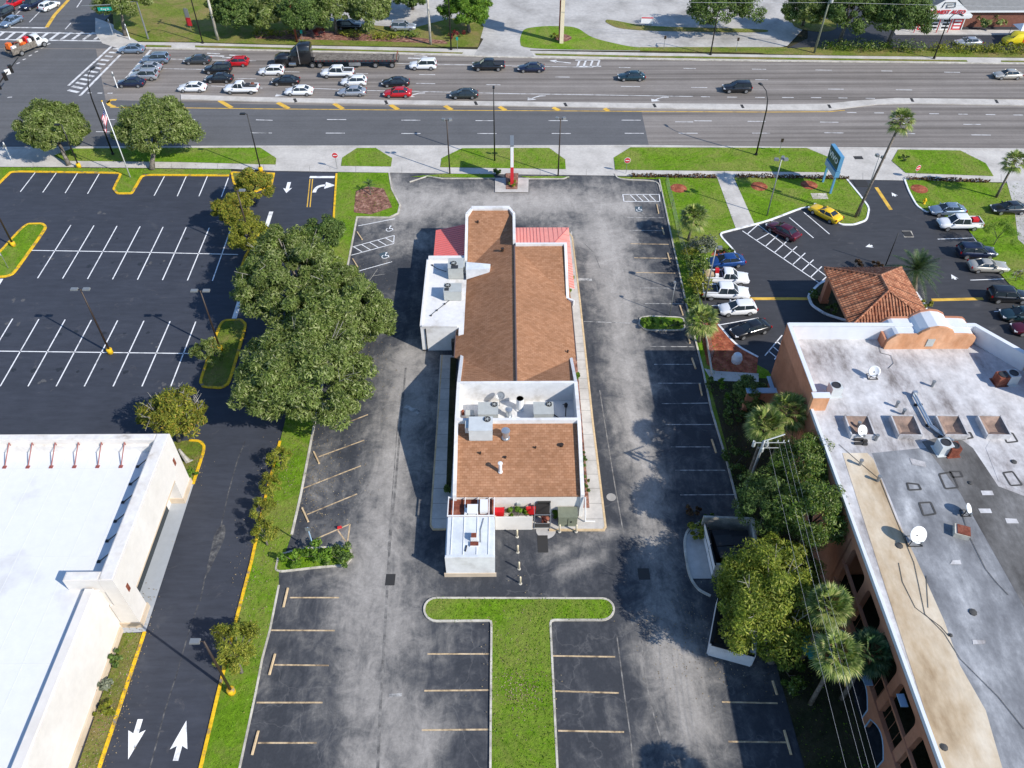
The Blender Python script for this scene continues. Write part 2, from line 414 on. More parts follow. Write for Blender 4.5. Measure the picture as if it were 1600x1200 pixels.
# yellow kerbs of the left car park
def ykerb(pts, closed=False, rr=None, mat='yellow_paint', w=.26, h=.15):
    p = px(pts)
    if rr: p = arc(p, 6, closed, rr)
    return struct(MB().ribbon(p, w, .02, h, closed).build('kerb', M[mat]))
ykerb([(-45, 330), (0, 286), (18, 268.5), (190, 271), (178, 296), (184, 303), (206, 303), (223, 274), (358, 275)], rr=.12, w=.34)
lawn([(192, 265), (224, 266), (224, 273), (206, 302), (184, 302), (178, 296)], z=.12, rr=.15)
lawn([(40, 351), (66, 350), (73, 356), (22, 428), (10, 433), (-25, 434), (-30, 428)], z=.12, kerb='yellow_paint', rr=.25, kw=.34)
lawn([(346, 502), (376, 500), (385, 508), (358, 600), (345, 607), (318, 605), (313, 597)], z=.12, mat='grass_far', kerb='yellow_paint', rr=.22, kw=.3)
lawn([(362, 270), (428, 272), (424, 290), (400, 300), (366, 288)], z=.1, mat='grass_far', kerb='yellow_paint', kw=.3)
lawn([(410, 357), (428, 358), (432, 366), (420, 410), (412, 430), (398, 440), (378, 438), (373, 432), (384, 400)], z=.12, mat='grass_far', kerb='yellow_paint', rr=.2, kw=.3)
lawn([(262, 692), (305, 688), (318, 690), (322, 700), (303, 757), (284, 752)], z=.1, mat='grass_far')
ykerb([(296, 689), (312, 690), (321, 699), (302, 757)], rr=.3)
ykerb([(438, 690), (416, 775), (393, 880), (372, 960), (340, 1090), (309, 1222)])
ykerb([(526, 272), (521, 350)])
lawn([(222, 990), (193, 990), (110, 1235), (142, 1235)], z=.1, mat='grass_far')
ykerb([(226.5, 988), (155, 1202), (140, 1245)])
plain('grey_walk', (.36, .38, .40), .8, var=.06)
sheet('pavement', px([(303, 757), (255, 905), (228, 988), (150, 992), (200, 900), (240, 800)]), .09, M['grey_walk'])
# grass strip between the two car parks
lawn([(527, 275), (521, 350), (500, 440), (470, 560), (438, 690), (416, 775), (393, 880), (372, 960), (340, 1090), (305, 1235), (367, 1235), (377, 1190), (399, 1087), (410, 1030), (422, 985), (436, 920), (436, 895), (456, 836), (470, 775), (489, 676), (545, 408), (558, 340), (608, 340.5), (622, 334), (625, 321), (612, 296), (608, 271), (528, 270)], z=.1)
struct(MB().ribbon(px([(436, 915), (422, 985), (410, 1030), (399, 1087), (377, 1190), (368, 1230)]), .15, .02, .12).build('kerb', M['kerb_concrete']))
struct(MB().ribbon(px([(456, 836), (470, 775), (489, 676), (510, 570), (545, 408), (558, 340), (608, 340.5), (622, 334), (625, 321), (612, 296), (608, 271)]), .2, .02, .14).build('kerb', M['kerb_concrete']))
lawn([(556, 300), (575, 292), (600, 296), (613, 325), (580, 336), (553, 333)], z=.125, mat='mulch', name='mulch_bed')
lawn([(430, 895), (436, 868), (470, 858), (530, 855), (548, 858), (550, 872), (540, 884), (500, 887)], z=.12, kerb='kerb_concrete', rr=.25)
lawn([(570, 500), (597, 497), (604, 503), (600, 510), (575, 511)], z=.12, mat='mulch', kerb='kerb_concrete', rr=.25, name='mulch_bed')
# the T shaped island
lawn([(940+19*math.sin(a), 952.8-16.8*math.cos(a)) for a in np.linspace(0, math.pi, 12)]+[(866, 969.6), (861.5, 971), (860, 975), (872.5, 1235), (766, 1235), (768, 976), (767, 972), (763, 970.5)]+[(682-19*math.sin(a), 953.2+18*math.cos(a)) for a in np.linspace(0, math.pi, 12)], z=.12, kerb='kerb_concrete', kw=.17)
# right-hand strip
lawn([(1030, 279), (1040, 278), (1125, 280), (1152, 356), (1122, 366), (1150, 396), (1142, 407), (1108, 402), (1098, 418), (1096, 470), (1106, 500), (1135, 545), (1200, 580), (1240, 640), (1330, 1100), (1370, 1240), (1275, 1240), (1230, 1100), (1160, 810), (1135, 720), (1110, 640), (1098, 580), (1072, 475), (1050, 375)], z=.1)
struct(MB().ribbon(px([(1030, 281), (1050, 375), (1072, 475), (1098, 578), (1111, 640), (1135, 720), (1156, 803)]), .18, .02, .14).build('kerb', M['kerb_concrete']))
lawn([(1092, 505), (1122, 506), (1150, 540), (1184, 558), (1182, 585), (1120, 582), (1104, 570)], z=.115, mat='red_mulch', name='mulch_bed')
lawn([(1118, 390), (1135, 392), (1143, 402), (1110, 400)], z=.115, mat='red_mulch', name='mulch_bed')
lawn([(1000, 497), (1015, 495), (1068, 497), (1070, 517), (1010, 517), (998, 508)], z=.11, kerb='kerb_concrete', rr=.25)
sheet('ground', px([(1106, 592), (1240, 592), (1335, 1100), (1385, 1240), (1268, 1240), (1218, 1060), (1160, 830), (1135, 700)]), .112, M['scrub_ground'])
sheet('pavement', px([(1100, 577), (1120, 581), (1185, 585), (1185, 598), (1112, 596)]), .13, M['concrete'])
# motel lawns and walk
lawn([(1147, 278), (1322, 279.5), (1345, 308), (1357, 325), (1354, 342), (1338, 351), (1316, 352), (1298, 342), (1262, 322), (1200, 346), (1178, 352)], z=.1)
struct(MB().ribbon(arc(px([(1322, 280), (1345, 308), (1358, 326), (1354, 345), (1334, 352), (1314, 352), (1298, 342), (1262, 322), (1200, 346), (1150, 359), (1122, 366), (1150, 396), (1142, 408), (1108, 402), (1098, 420)]), 5, False, .3), .24, .02, .16).build('kerb', M['white_paint']))
sheet('path', px([(1120, 277.5), (1146, 278), (1179, 352), (1150, 359.5)]), .125, M['concrete'])
lawn([(1414, 281.5), (1600, 288), (1640, 330), (1700, 400), (1760, 520), (1640, 505), (1577, 445), (1555, 420), (1525, 375), (1500, 345), (1445, 331), (1432, 322), (1420, 300)], z=.1)
struct(MB().ribbon(arc(px([(1413, 281), (1420, 300), (1432, 322), (1447, 332), (1456, 331)]), 5, False, .3), .22, .02, .15).build('kerb', M['white_paint']))
sheet('parking_lot', px([(1572, 283), (1800, 292), (1900, 500), (1640, 420), (1590, 375), (1585, 330)]), .115, M['old_concrete'])
struct(MB().ribbon(arc(px([(1122, 508), (1150, 541), (1184, 559)]), 5, False, .4), .24, .02, .16).build('kerb', M['white_paint']))
# porte-cochere islands
isl = px([(1262, 462), (1282, 442), (1310, 436), (1330, 500), (1322, 502), (1290, 492), (1268, 478)])
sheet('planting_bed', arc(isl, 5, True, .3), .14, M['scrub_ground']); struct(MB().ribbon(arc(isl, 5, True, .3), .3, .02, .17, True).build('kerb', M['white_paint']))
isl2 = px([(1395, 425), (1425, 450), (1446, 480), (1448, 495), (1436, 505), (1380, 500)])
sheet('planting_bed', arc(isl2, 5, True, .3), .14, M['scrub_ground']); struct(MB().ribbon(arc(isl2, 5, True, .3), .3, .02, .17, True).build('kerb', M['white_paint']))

# restaurant walk around the building
sheet('pavement', px([(688, 556), (713, 556), (704, 800), (735, 800), (735, 828), (676, 827), (673, 822), (676, 770)]), .13, M['concrete'])
struct(MB().ribbon(px([(691, 556), (676, 770), (673, 822), (677, 828), (697, 828)]), .16, .02, .15).build('kerb', M['kerb_tan']))
sheet('pavement', px([(770, 800), (905, 800), (900, 600), (884, 378), (893, 362), (905, 470), (925, 660), (946, 824), (944, 828), (770, 828)]), .13, M['concrete'])
struct(MB().ribbon(px([(887, 362), (894, 372), (906, 470), (926, 660), (946, 824), (943, 829), (858, 829)]), .2, .02, .15).build('kerb', M['kerb_tan']))
blend('joint', [(.3, (.2, .19, .17)), (.7, (.28, .26, .24))], 2)
jm = MB()
for i in range(17):
    v_ = 812-i*24.5*(1-i*.017)
    ex = 893+(946-893)*(v_-362)/(824-362)
    jm.ribbon(px([(ex-30, v_), (ex-2, v_)]), .05, .134)
    if v_ > 575:
        wx = 691-15*(v_-556)/(770-556); jm.ribbon(px([(wx+1, v_), (wx+24, v_)]), .05, .134)
for i in range(24):
    u_ = -20+i*72
    vt, vb = (251+i*.9, 263+i*1.0) if u_ > 440 else (252.5+i*.4, 262.5+i*.2)
    jm.ribbon(px([(u_, vt+2), (u_, vb)]), .05, .067)
struct(jm.build('pavement_joints', M['joint']))
lawn([(704, 560), (713, 560), (705, 770), (697, 770)], z=.15, mat='scrub_ground', name='planting_bed')
lawn([(893, 470), (901, 560), (921, 795), (905, 795), (890, 560), (884, 440)], z=.15, mat='mulch', name='planting_bed')
# little plaza by the roadside sign
sheet('pavement', px([(773.5, 279), (826, 279), (825.5, 301.5), (773.5, 301.5)]), .13, M['concrete'])
lawn([(790, 272), (810, 272), (808.5, 297), (790.5, 297)], z=.16, mat='mulch', name='planting_bed')
struct(MB().ribbon(px([(640, 285), (668, 276), (690, 279.5), (773, 279.5)]), .16, .02, .14).build('kerb', M['kerb_concrete']))
struct(MB().ribbon(px([(826, 280), (880, 280), (889, 277)]), .16, .02, .14).build('kerb', M['kerb_concrete']))
struct(MB().ribbon(arc(px([(960, 272), (966, 281), (1028, 283), (1032, 300)]), 5, False, .4), .16, .02, .14).build('kerb', M['kerb_concrete']))
# manholes and grates, set in the paving
mh = MB()
for u, v_, a, b in ((848, 850, .75, 1.3), (610, 906, .65, .8), (1006, 897, .8, .8)):
    x, y = G(u, v_); mh.box((x, y, .02), (a*1.25, b*1.4, .03))
struct(mh.build('drain_grates', M['grate']))
mh = MB()
for u, v_, r in ((955, 777, .45), (853, 829, .9)):
    mh.lathe((*G(u, v_), .02), [(r, 0), (r, .012)], 20)
struct(mh.build('manhole_covers', M['worn_tan_paint'] if 0 else M['old_concrete']))
mh = MB()
for u, v_, a, b in ((1341, 247, 1.3, .9), (1345, 287, 1.9, 1.7), (1418, 366, 1.1, 1.2)):
    mh.box((*G(u, v_), .055), (a, b, .03))
struct(mh.build('drain_grates', M['grate']))
sheet('kerb', px([(1409, 361), (1424, 361), (1428, 371), (1413, 371)]), .033, M['kerb_concrete'])
sheet('kerb', px([(1266, 303), (1291, 303), (1294, 312), (1270, 312)]), .12, M['kerb_concrete'])

# ================================================================ road markings
def lines(name, mat, segs, w, z, parent, close=False):
    mb = MB()
    for s in segs:
        mb.ribbon(px(s), w, z)
    o = mb.build(name, M[mat], parent); return o
# left car park
L = []
for a, b in (((55, 270), (32, 300)), ((88, 270.5), (67, 301)), ((121, 271), (102, 302)), ((155, 272), (137, 303)), ((257, 276), (241, 306)), ((291, 276), (277, 307)), ((324, 276), (311, 307)), ((357, 278), (346, 308))): L.append((a, b))
for a, b in zip((111, 147, 183, 219, 255, 291, 327, 361), (59, 98, 137, 176, 215, 254, 293, 332)): L.append(((a, 352+(a-111)*.02), (b, 435+(b-59)*.015)))
for a, b in zip((20, 61, 102, 143, 184, 225, 266, 306), (-44, 0.5, 44, 88, 132, 177, 222, 267)): L.append(((a, 498+a*.016), (b, 604)))
L += [((50, 391.5), (200, 394), (372, 398)), ((-60, 548.5), (0, 549), (318, 553)), ((-20, 500), (-90, 604))]
lines('stall_lines', 'white_paint', L, .135, .041, left_lot)
lines('stop_bars', 'white_paint', [((424, 331), (416.5, 354.5)), ((374.5, 471), (366, 498)), ((484, 277), (523, 277)), ((2, 436), (-8, 452))], .55, .041, left_lot)
lines('centre_lines', 'orange_road_paint', [((484.5, 280), (480, 324)), ((488.5, 280), (484.5, 324))], .14, .041, left_lot)
def arrow(name, mat, uv, uv2, parent, z, w=.5, head=1.3, hl=1.6):
    a, b = Vector(G(*uv)), Vector(G(*uv2)); d = (b-a).normalized(); n = Vector((-d.y, d.x)); c = b-d*hl
    pts = [a+n*w/2, a-n*w/2, c-n*w/2, c-n*head/2-d*.25, b, c+n*head/2-d*.25, c+n*w/2]
    return sheet(name, [tuple(p) for p in pts], z, M[mat], None, parent)
arrow('arrow_marking', 'white_paint', (219.5, 1124), (200.5, 1187), left_lot, .042, .40, 1.3, 1.9)
arrow('arrow_marking', 'white_paint', (274.5, 1189), (291.5, 1126), left_lot, .042, .40, 1.3, 1.9)
arrow('arrow_marking', 'white_paint', (452, 285), (447.5, 302), left_lot, .042, .5, 1.3, 1.1)
mb = MB(); mb.ribbon(arc(px([(491, 301), (494, 290.5), (509, 290)]), 8, False, .9), .5, .042); x, y = G(508, 290); mb.add([(x, y+.9, .042), (x, y-.9, .042), (x+1.5, y, .042)], [(0, 1, 2)])
mb.build('arrow_marking', M['white_paint'], left_lot)
blend('lane_seam', [(.35, (.045, .047, .055)), (.6, (.10, .10, .10)), (.8, (.17, .165, .16))], 1.5, fine=(4, .3))
lines('seam', 'lane_seam', [((383, 690), (371, 720), (357, 770), (345, 825), (332, 870), (320, 905), (313, 940)), ((310, 945), (296, 985), (276, 1055), (258, 1110), (240, 1180), (232, 1210))], .11, .040, left_lot)
sheet('worn_patch', px(arc([(335, 832), (352, 815), (353, 840), (335, 875), (325, 900), (322, 890), (330, 860)], 4)), .0395, M['lane_seam'], None, left_lot)
# restaurant car park
T_ = [((453, 934), (530, 934)), ((424, 985), (523, 985.5)), ((429, 1039), (514, 1040)), ((401, 1098), (504, 1098)), ((403, 1161), (495, 1161)),
      ((472, 764), (564, 728)), ((498, 714), (569, 688)), ((480, 804), (558, 772)), ((523, 668), (575, 648)), ((563, 618), (581, 612)),
      ((492, 843), (547, 819)), ((547, 819), (542, 855)), ((528, 829), (540, 846)), ((668, 1022), (765, 1022)), ((663, 1079.5), (766, 1078.5)), ((659, 1141), (765, 1140)),
      ((863, 1025), (961, 1026.5)), ((868, 1080), (967, 1083)), ((872, 1142), (975, 1144)), ((1128, 1097), (1215, 1099)), ((1138, 1159), (1228, 1160)),
      ((985, 381), (1045, 382)), ((991, 403), (1050, 404)), ((994, 426), (1055, 427))]
lines('stall_lines', 'worn_tan_paint', T_, .13, .027, center_lot)
T_ = [((980, 340), (1037, 340.5)), ((984, 360), (1034, 360.5)), ((1000, 450), (1058, 450.5)), ((1008, 474.5), (1068, 475)), ((1015, 541.5), (1085, 542)), ((1022, 569.5), (1083, 569.5)), ((1028, 599), (1095, 599)),
      ((1034, 631), (1107, 630)), ((1040, 663.5), (1118, 663.5)), ((1048, 698.5), (1110, 698.5)), ((1055, 735), (1133, 735)), ((1063, 773.5), (1148, 773)), ((912, 502.5), (998, 505.5))]
lines('stall_lines', 'faded_white_paint', T_, .1, .027, center_lot)
hat = [((973, 304), (1030, 304)), ((1030, 304), (1031, 315)), ((1031, 315), (975, 315)), ((975, 315), (973, 304))]+[((984+i*10, 304), (995+i*10, 315)) for i in range(4)]
hat += [((551, 386), (616, 368)), ((616, 368), (615, 381)), ((615, 381), (549, 399))]+[((553+i*12.5, 386-i*3.4), (566+i*12.5, 394-i*3.6)) for i in range(5)]
hat += [((556, 425), (613, 409)), ((560, 353), (617, 342))]
lines('hatching', 'white_paint', hat, .11, .028, center_lot)
sheet('blue_pad', px([(592, 397), (604, 393), (609, 400), (597, 404)]), .026, M['blue_pad'], None, center_lot)
sheet('blue_pad', px([(992, 323), (1003, 322.5), (1004, 331), (993, 331)]), .026, M['blue_pad'], None, center_lot)
mb = MB()
for (u, v_, s) in ((608.5, 357, 1.), (602, 399, 1.), (998, 327, .8)):       # access symbol: head, back, seat, wheel
    x, y = G(u, v_)
    mb.lathe((x+.1*s, y+.5*s, .0275), [(.13*s, 0), (.13*s, .001)], 8)
    mb.ribbon([(x+.05*s, y+.35*s), (x, y-.05*s), (x+.4*s, y-.05*s), (x+.5*s, y-.45*s)], .12*s, .028)
    mb.ribbon([(x+.38*s*math.cos(a)-.02, y-.3*s+.38*s*math.sin(a)) for a in np.linspace(2.2, 5.9, 10)], .1*s, .0285)
mb.build('access_symbol', M['white_paint'], center_lot)
lines('seam', 'seam_dirt', [((634, 575), (627, 650), (616, 780), (609, 850), (605, 920), (600, 1010), (595, 1090), (590, 1210))], .22, .0262, center_lot)
lines('seam', 'seam_dirt', [((622, 655), (611, 800), (606, 860)), ((937, 610), (948, 680), (961, 760), (975, 838)), ((964, 995), (975, 1080), (985, 1150), (990, 1210)), ((1002, 1000), (1008, 1060), (1022, 1120), (1035, 1160), (1070, 1210)), ((912, 380), (928, 395), (938, 420))], .1, .0264, center_lot)
lines('patch', 'faded_white_paint', [((633, 634.5), (655, 645)), ((902, 436.5), (925, 437))], .5, .0266, center_lot)
lines('patch', 'faded_white_paint', [((608, 1087), (628, 1085.5))], .25, .0266, center_lot)
# motel car park
hat = [((1160, 361), (1285, 446)), ((1185, 352), (1290, 431))]
for i in range(9):
    t_ = .06+i*.113; a = (1160+125*t_, 361+85*t_); hat.append((a, (a[0]+26-i*1.2, a[1]-23+i*.9)) if i != 1 else (a, (a[0]+22, a[1]-12)))
hat += [((1233, 340), (1271, 372)), ((1256, 332), (1296, 366)), ((1465, 374), (1520, 372)), ((1516, 438), (1570, 436)), ((1553, 487), (1600, 485)), ((1112, 478), (1140, 477)), ((1124, 508), (1185, 497)), ((1195, 556), (1222, 524)), ((1210, 562), (1232, 534)), ((1200, 548), (1215, 560)), ((1207, 541), (1221, 553)), ((1213, 533), (1227, 545)), ((1580, 513), (1640, 511)), ((1517, 365), (1526, 378)), ((1568, 430), (1578, 445))]
lines('stall_lines', 'white_paint', hat, .13, .034, motel_lot)
lines('centre_lines', 'orange_road_paint', [((1167, 467), (1262, 467)), ((1456, 469), (1536, 467)), ((1369, 293), (1392, 328))], .5, .034, motel_lot)
for a, b in (((1492, 425), (1485, 432)), ((1485, 438), (1492, 429)), ((1352, 386), (1362, 383.5)), ((1393, 307), (1398, 300))):
    pass
arrow('arrow_marking', 'white_paint', (1493, 437), (1486, 429), motel_lot, .035, .3, .9, .7)
arrow('arrow_marking', 'white_paint', (1363, 384), (1352, 386), motel_lot, .035, .3, .9, .7)
arrow('arrow_marking', 'white_paint', (1399, 307), (1393, 301), motel_lot, .035, .3, .9, .7)
# the avenue
D = []
for row in ([(111, 187), (227, 188), (343, 188.7), (457, 188.7), (571, 188)], [(-5, 208), (109, 208.2), (227, 208.8), (346, 208.8), (462, 208.8), (576, 208.5)]):
    for u, v_ in row: D.append(((400+u, v_), (430+u, v_+.1)))
D += [((400, 187.5), (426, 188.2)), ((392, 207.5), (420, 208)), ((150, 206), (172, 206.2)), ((165, 187), (180, 187.1)), ((280, 186.8), (305, 187.2)), ((270, 207), (300, 207.3))]
D += [((1055, 190.6), (1083, 190.8)), ((1085, 189), (1112, 189.2)), ((1060, 208.3), (1090, 208.5)), ((1168, 189.8), (1196, 190)), ((1175, 208.3), (1203, 208.4)), ((1281, 191), (1310, 191.3)), ((1288, 207.7), (1318, 208)), ((1395, 193), (1422, 193.2)), ((1403, 209), (1430, 209.2)), ((1505, 194.5), (1532, 194.7)), ((1517, 211), (1548, 211.3))]
for u in (1323, 1366, 1452, 1497, 1540, 1583): D.append(((u, 176+(u-1323)*.015), (u+15, 176.1+(u-1323)*.015)))
lines('lane_dashes', 'white_road_paint', D, .18, .034, road)
S_ = [((255, 107.5), (300, 108.3), (360, 109.6)), ((320, 121), (400, 123.5)), ((255, 107.2), (250, 107)), ((480, 138), (570, 141.5), (690, 144), (800, 146.5), (1083, 151)), ((330, 134.5), (410, 138)), ((800, 103.5), (927, 105.3)), ((228, 91), (310, 94), (400, 95.3)), ((560, 98), (800, 103))]
lines('lane_lines', 'white_road_paint', S_, .18, .034, road)
D = [((1095, 151.3), (1109, 151.6)), ((1136, 152), (1152, 152.2)), ((1180, 152.4), (1195, 152.6)), ((1222, 152.5), (1240, 152.6)), ((1267, 152.6), (1283, 152.8)), ((1310, 153.2), (1324, 153.4)), ((1352, 153.8), (1367, 154)),
     ((867, 120.5), (890, 120.7)), ((655, 116.7), (680, 117)), ((556, 114.8), (575, 115.3)), ((445, 112.3), (468, 112.7)), ((650, 130.5), (680, 131)), ((760, 132.5), (782, 132.8)), ((970, 135.2), (1000, 135.6)), ((1080, 136.8), (1105, 137)), ((1294, 139.4), (1318, 139.6)), ((1400, 140.5), (1425, 140.8)),
     ((967, 105.6), (985, 106)), ((1068, 107), (1087, 107.4)), ((1175, 108.2), (1197, 108.6)), ((1274, 109.5), (1300, 110)), ((1377, 111), (1394, 111.3)), ((1180, 124.8), (1200, 125)), ((1475, 113), (1500, 113.3))]
lines('lane_dashes', 'white_road_paint', D, .18, .034, road)
def turn_arrow(u, v_, s=.62):
    x, y = G(u, v_); mb = MB(); z = .035
    mb.ribbon([(x+3.2*s, y+1.3*s), (x+1.6*s, y+1.2*s), (x+.4*s, y+.5*s), (x-.5*s, y-.3*s)], .42*s, z)
    mb.add([(x-1.6*s, y+.35*s, z), (x+.7*s, y-.9*s, z), (x-1.7*s, y-1.3*s, z)], [(0, 1, 2)])
    mb.build('arrow_marking', M['white_road_paint'], road)
turn_arrow(834, 153.5); turn_arrow(1027, 155.5); turn_arrow(645, 149); turn_arrow(441, 147.5)
mb = MB(); x, y = G(876, 97)
mb.ribbon([(x+1.8, y-.5), (x, y), (x-1., y+.3)], .3, .035); mb.add([(x-.7, y+.9, .035), (x-.8, y-.3, .035), (x-2, y+.5, .035)], [(0, 1, 2)])
x, y = G(919, 99)
for dx in (-2, -.9, .3, 1.5): mb.ribbon([(x+dx, y-1.3), (x+dx+.6, y+1.3)], .35, .035)
for dy in (-1.3, 1.3): mb.ribbon([(x-2.2, y+dy), (x+2.2, y+dy)], .35, .035)
for u, v_ in ((330, 87), (365, 90), (655, 91)):
    x, y = G(u, v_); mb.ribbon([(x-2, y), (x+2.4, y-.3)], .4, .035); mb.ribbon([(x-1, y+1), (x+1.4, y+.7)], .35, .035)
mb.build('lane_letters', M['white_road_paint'], road)
Y_ = [((172, 168), (300, 169), (400, 170.2), (600, 172), (800, 173), (1000, 174.3), (1200, 175.4), (1295, 174.8), (1320, 172.6))]
Y_ += [((1200, 163.7), (1285, 163.2), (1340, 158), (1400, 154), (1500, 155), (1650, 156.6))]
lines('median_line', 'orange_road_paint', Y_, .2, .035, road)
lines('median_hatching', 'orange_road_paint', [((343, 157.3), (362, 168.8)), ((434, 160.5), (451, 169.8)), ((522, 162), (536, 170.5)), ((610, 164), (622, 171.3)), ((695, 165.6), (706, 171.8)), ((780, 167), (790, 172.4)), ((864, 168.3), (874, 172.8)), ((944, 169.8), (951, 173.3))], .75, .0345, road)
mb = MB(); mb.ribbon(arc(px([(180, 167.5), (167, 163), (172, 156), (182, 156.5)]), 5, False, .6), .6, .036); mb.build('median_nose', M['orange_road_paint'], road)
md = px([(283, 149), (400, 153), (600, 157.5), (800, 160), (1000, 162.5), (1200, 164.5), (1290, 163.5), (1340, 158.5), (1400, 154.5), (1600, 157), (2200, 163), (2200, 172), (1600, 165.5), (1430, 162.5), (1370, 164), (1320, 170), (1295, 173), (1200, 172.6), (1000, 170), (800, 166.5), (600, 163.5), (400, 159.5), (283, 156)])
struct(MB().prism(md, .02, .17).build('median', M['concrete']))
mb = MB()
for u, v_ in ((882, 161.7), (1021, 163.2), (1158, 164.5), (1294, 164.4), (1423, 154.6), (1555, 156.8), (602, 158), (460, 155), (742, 159.5)): mb.ribbon(px([(u, v_+.4), (u+3, v_+6)]), .45, .176)
struct(mb.build('median_drains', M['grate']))
# crosswalks and stop lines at the junction
cw = [((176, 71), (107, 134)), ((188, 86), (125, 150)), ((236, 78), (196, 124)), ((0, 50), (152, 53)), ((0, 62.3), (164, 64.3)), ((0, 43), (73, 43.8))]
lines('crosswalk_lines', 'white_road_paint', cw, .45, .037, road)
bars = [((176-6.4*i+1, 76+5.9*i), (188-5.9*i, 76.5+6.2*i)) for i in range(12)]+[((28-22+i*17.6, 50.5), (14-22+i*17.3, 62)) for i in range(11)]
lines('crosswalk_bars', 'white_road_paint', bars, .6, .038, road)
lines('lane_lines', 'white_road_paint', [((72, 8), (46, 35)), ((41, 8), (25, 23)), ((111, 36), (102, 46)), ((128, 0), (120, 12))], .22, .037, side_road)
lines('median_line', 'orange_road_paint', [((107, 0), (96, 12), (85, 24), (73, 43))], .7, .037, side_road)
D = [((26+i*9.5, 100-i*6.0), (31+i*9.5, 98-i*6.0)) for i in range(6)]+[((12, 152.5), (19, 152)), ((137, 145.5), (143, 145.5)), ((152, 145.8), (160, 145.8)), ((168, 146), (176, 146))]
lines('guide_dashes', 'white_road_paint', D, .3, .038, road)
# ================================================================ building materials
def mk_shingle(name):
    m, t, bs = new_mat(name); k = NT(t)
    br = k.n('ShaderNodeTexBrick'); br.offset = .5; br.inputs['Scale'].default_value = 1.; br.inputs['Mortar Size'].default_value = .012
    br.inputs['Brick Width'].default_value = .42; br.inputs['Row Height'].default_value = .24; br.inputs['Bias'].default_value = .0
    k.l(k.pos(), br.inputs['Vector'])
    br.inputs['Color1'].default_value = (.30, .150, .08, 1); br.inputs['Color2'].default_value = (.385, .205, .118, 1); br.inputs['Mortar'].default_value = (.24, .105, .052, 1)
    c = k.mix(1., br.outputs[0], k.ramp(k.noise(1.7, 5, .8, k.mapped((1, 1.6, 1))), [(.3, .82), (.6, 1.06), (.78, 1.3)]), 'MULTIPLY')
    c = k.mix(1., c, k.ramp(k.noise(.22, 6, .7), [(.3, .86), (.7, 1.12)]), 'MULTIPLY')
    k.l(c, bs.inputs['Base Color']); bs.inputs['Roughness'].default_value = .92; bs.inputs['Specular IOR Level'].default_value = .1
    k.bump(br.outputs[1], bs, .4, .02)
mk_shingle('shingle')
blend('white_roof', [(.28, (.54, .52, .49)), (.42, (.66, .65, .635)), (.8, (.72, .715, .705))], .45, rough=.6, fine=(2., .07), detail=8)
blend('white_membrane', [(.22, (.60, .59, .575)), (.36, (.69, .69, .69)), (.85, (.705, .705, .71))], .16, rough=.55, fine=(1.2, .03), detail=8)
blend('dirty_white', [(.2, (.46, .41, .35)), (.36, (.64, .60, .55)), (.6, (.70, .67, .63)), (.8, (.73, .71, .67))], .55, rough=.7, fine=(2., .08), detail=8)
blend('cream_wall', [(.3, (.63, .585, .53)), (.7, (.69, .65, .60))], .25, rough=.8, fine=(1.5, .04))
blend('beige_trim', [(.3, (.50, .40, .29)), (.7, (.60, .49, .37))], .6, rough=.8)
blend('stucco', [(.25, (.40, .17, .095)), (.55, (.485, .215, .125)), (.8, (.54, .26, .155))], .22, rough=.9, fine=(2.5, .08), bump=.1)
blend('sunny_stucco', [(.3, (.52, .25, .125)), (.55, (.62, .325, .18)), (.8, (.68, .39, .235))], .35, rough=.9, fine=(1.2, .12), stretch=(2.5, 1, 1))
blend('motel_roof_pale', [(.26, (.20, .18, .17)), (.40, (.37, .35, .345)), (.52, (.49, .475, .47)), (.70, (.58, .57, .57))], .3, rough=.8, fine=(1.3, .16), detail=9, rr=.7, stretch=(1.4, .55, 1), rot=.1)
blend('motel_roof_grey', [(.25, (.13, .133, .142)), (.5, (.225, .23, .24)), (.66, (.34, .345, .355)), (.8, (.50, .505, .51))], .35, rough=.8, fine=(1.6, .12), detail=9, rr=.68, stretch=(1.2, .5, 1))
blend('motel_roof_dark', [(.22, (.07, .066, .062)), (.5, (.14, .135, .13)), (.68, (.22, .215, .21)), (.8, (.40, .39, .38))], .3, rough=.8, fine=(1.6, .12), detail=9, rr=.7, stretch=(1.2, .5, 1))
blend('motel_roof_tan', [(.25, (.30, .21, .12)), (.42, (.45, .345, .225)), (.6, (.56, .465, .34)), (.78, (.66, .58, .46))], .28, rough=.85, fine=(1.2, .07), detail=8, rr=.65, stretch=(1.2, .45, 1))
plain('parapet_white', (.66, .68, .70), .6, var=.06, scale=1.2)
plain('blue_trim', (.30, .43, .55), .6, var=.08)
plain('ridge_metal', (.13, .09, .085), .55, .3)
def mk_seam(name, c, axis):
    m, t, b = new_mat(name); k = NT(t)
    f = k.ramp(k.noise(.5, 5, .6), [(.3, .9), (.7, 1.08)])
    k.l(k.mix(1., c, f, 'MULTIPLY'), b.inputs['Base Color']); b.inputs['Roughness'].default_value = .45
mk_seam('coral_metal', (.86, .19, .165), 0)
mk_seam('coral_faded', (.78, .285, .225), 0)
plain('coral_rib', (.55, .15, .13), .45)
blend('shed_metal', [(.3, (.55, .585, .61)), (.7, (.66, .69, .71))], .5, rough=.45, fine=(2, .05))
blend('rust', [(.25, (.10, .028, .018)), (.5, (.19, .055, .032)), (.72, (.27, .11, .07))], 1.1, rough=.8, fine=(4, .25))
plain('dark_interior', (.012, .012, .014), .9)
plain('dark_door', (.035, .032, .03), .6)
plain('ac_casing', (.44, .455, .43), .5, .1, var=.12, scale=1.5)
plain('ac_white', (.56, .585, .58), .5, .1, var=.10, scale=1.5)
plain('ac_grille', (.05, .05, .05), .5, .3)
plain('galvanised', (.50, .53, .55), .32, .7, var=.15)
plain('green_metal', (.17, .185, .13), .6, var=.15, scale=3)
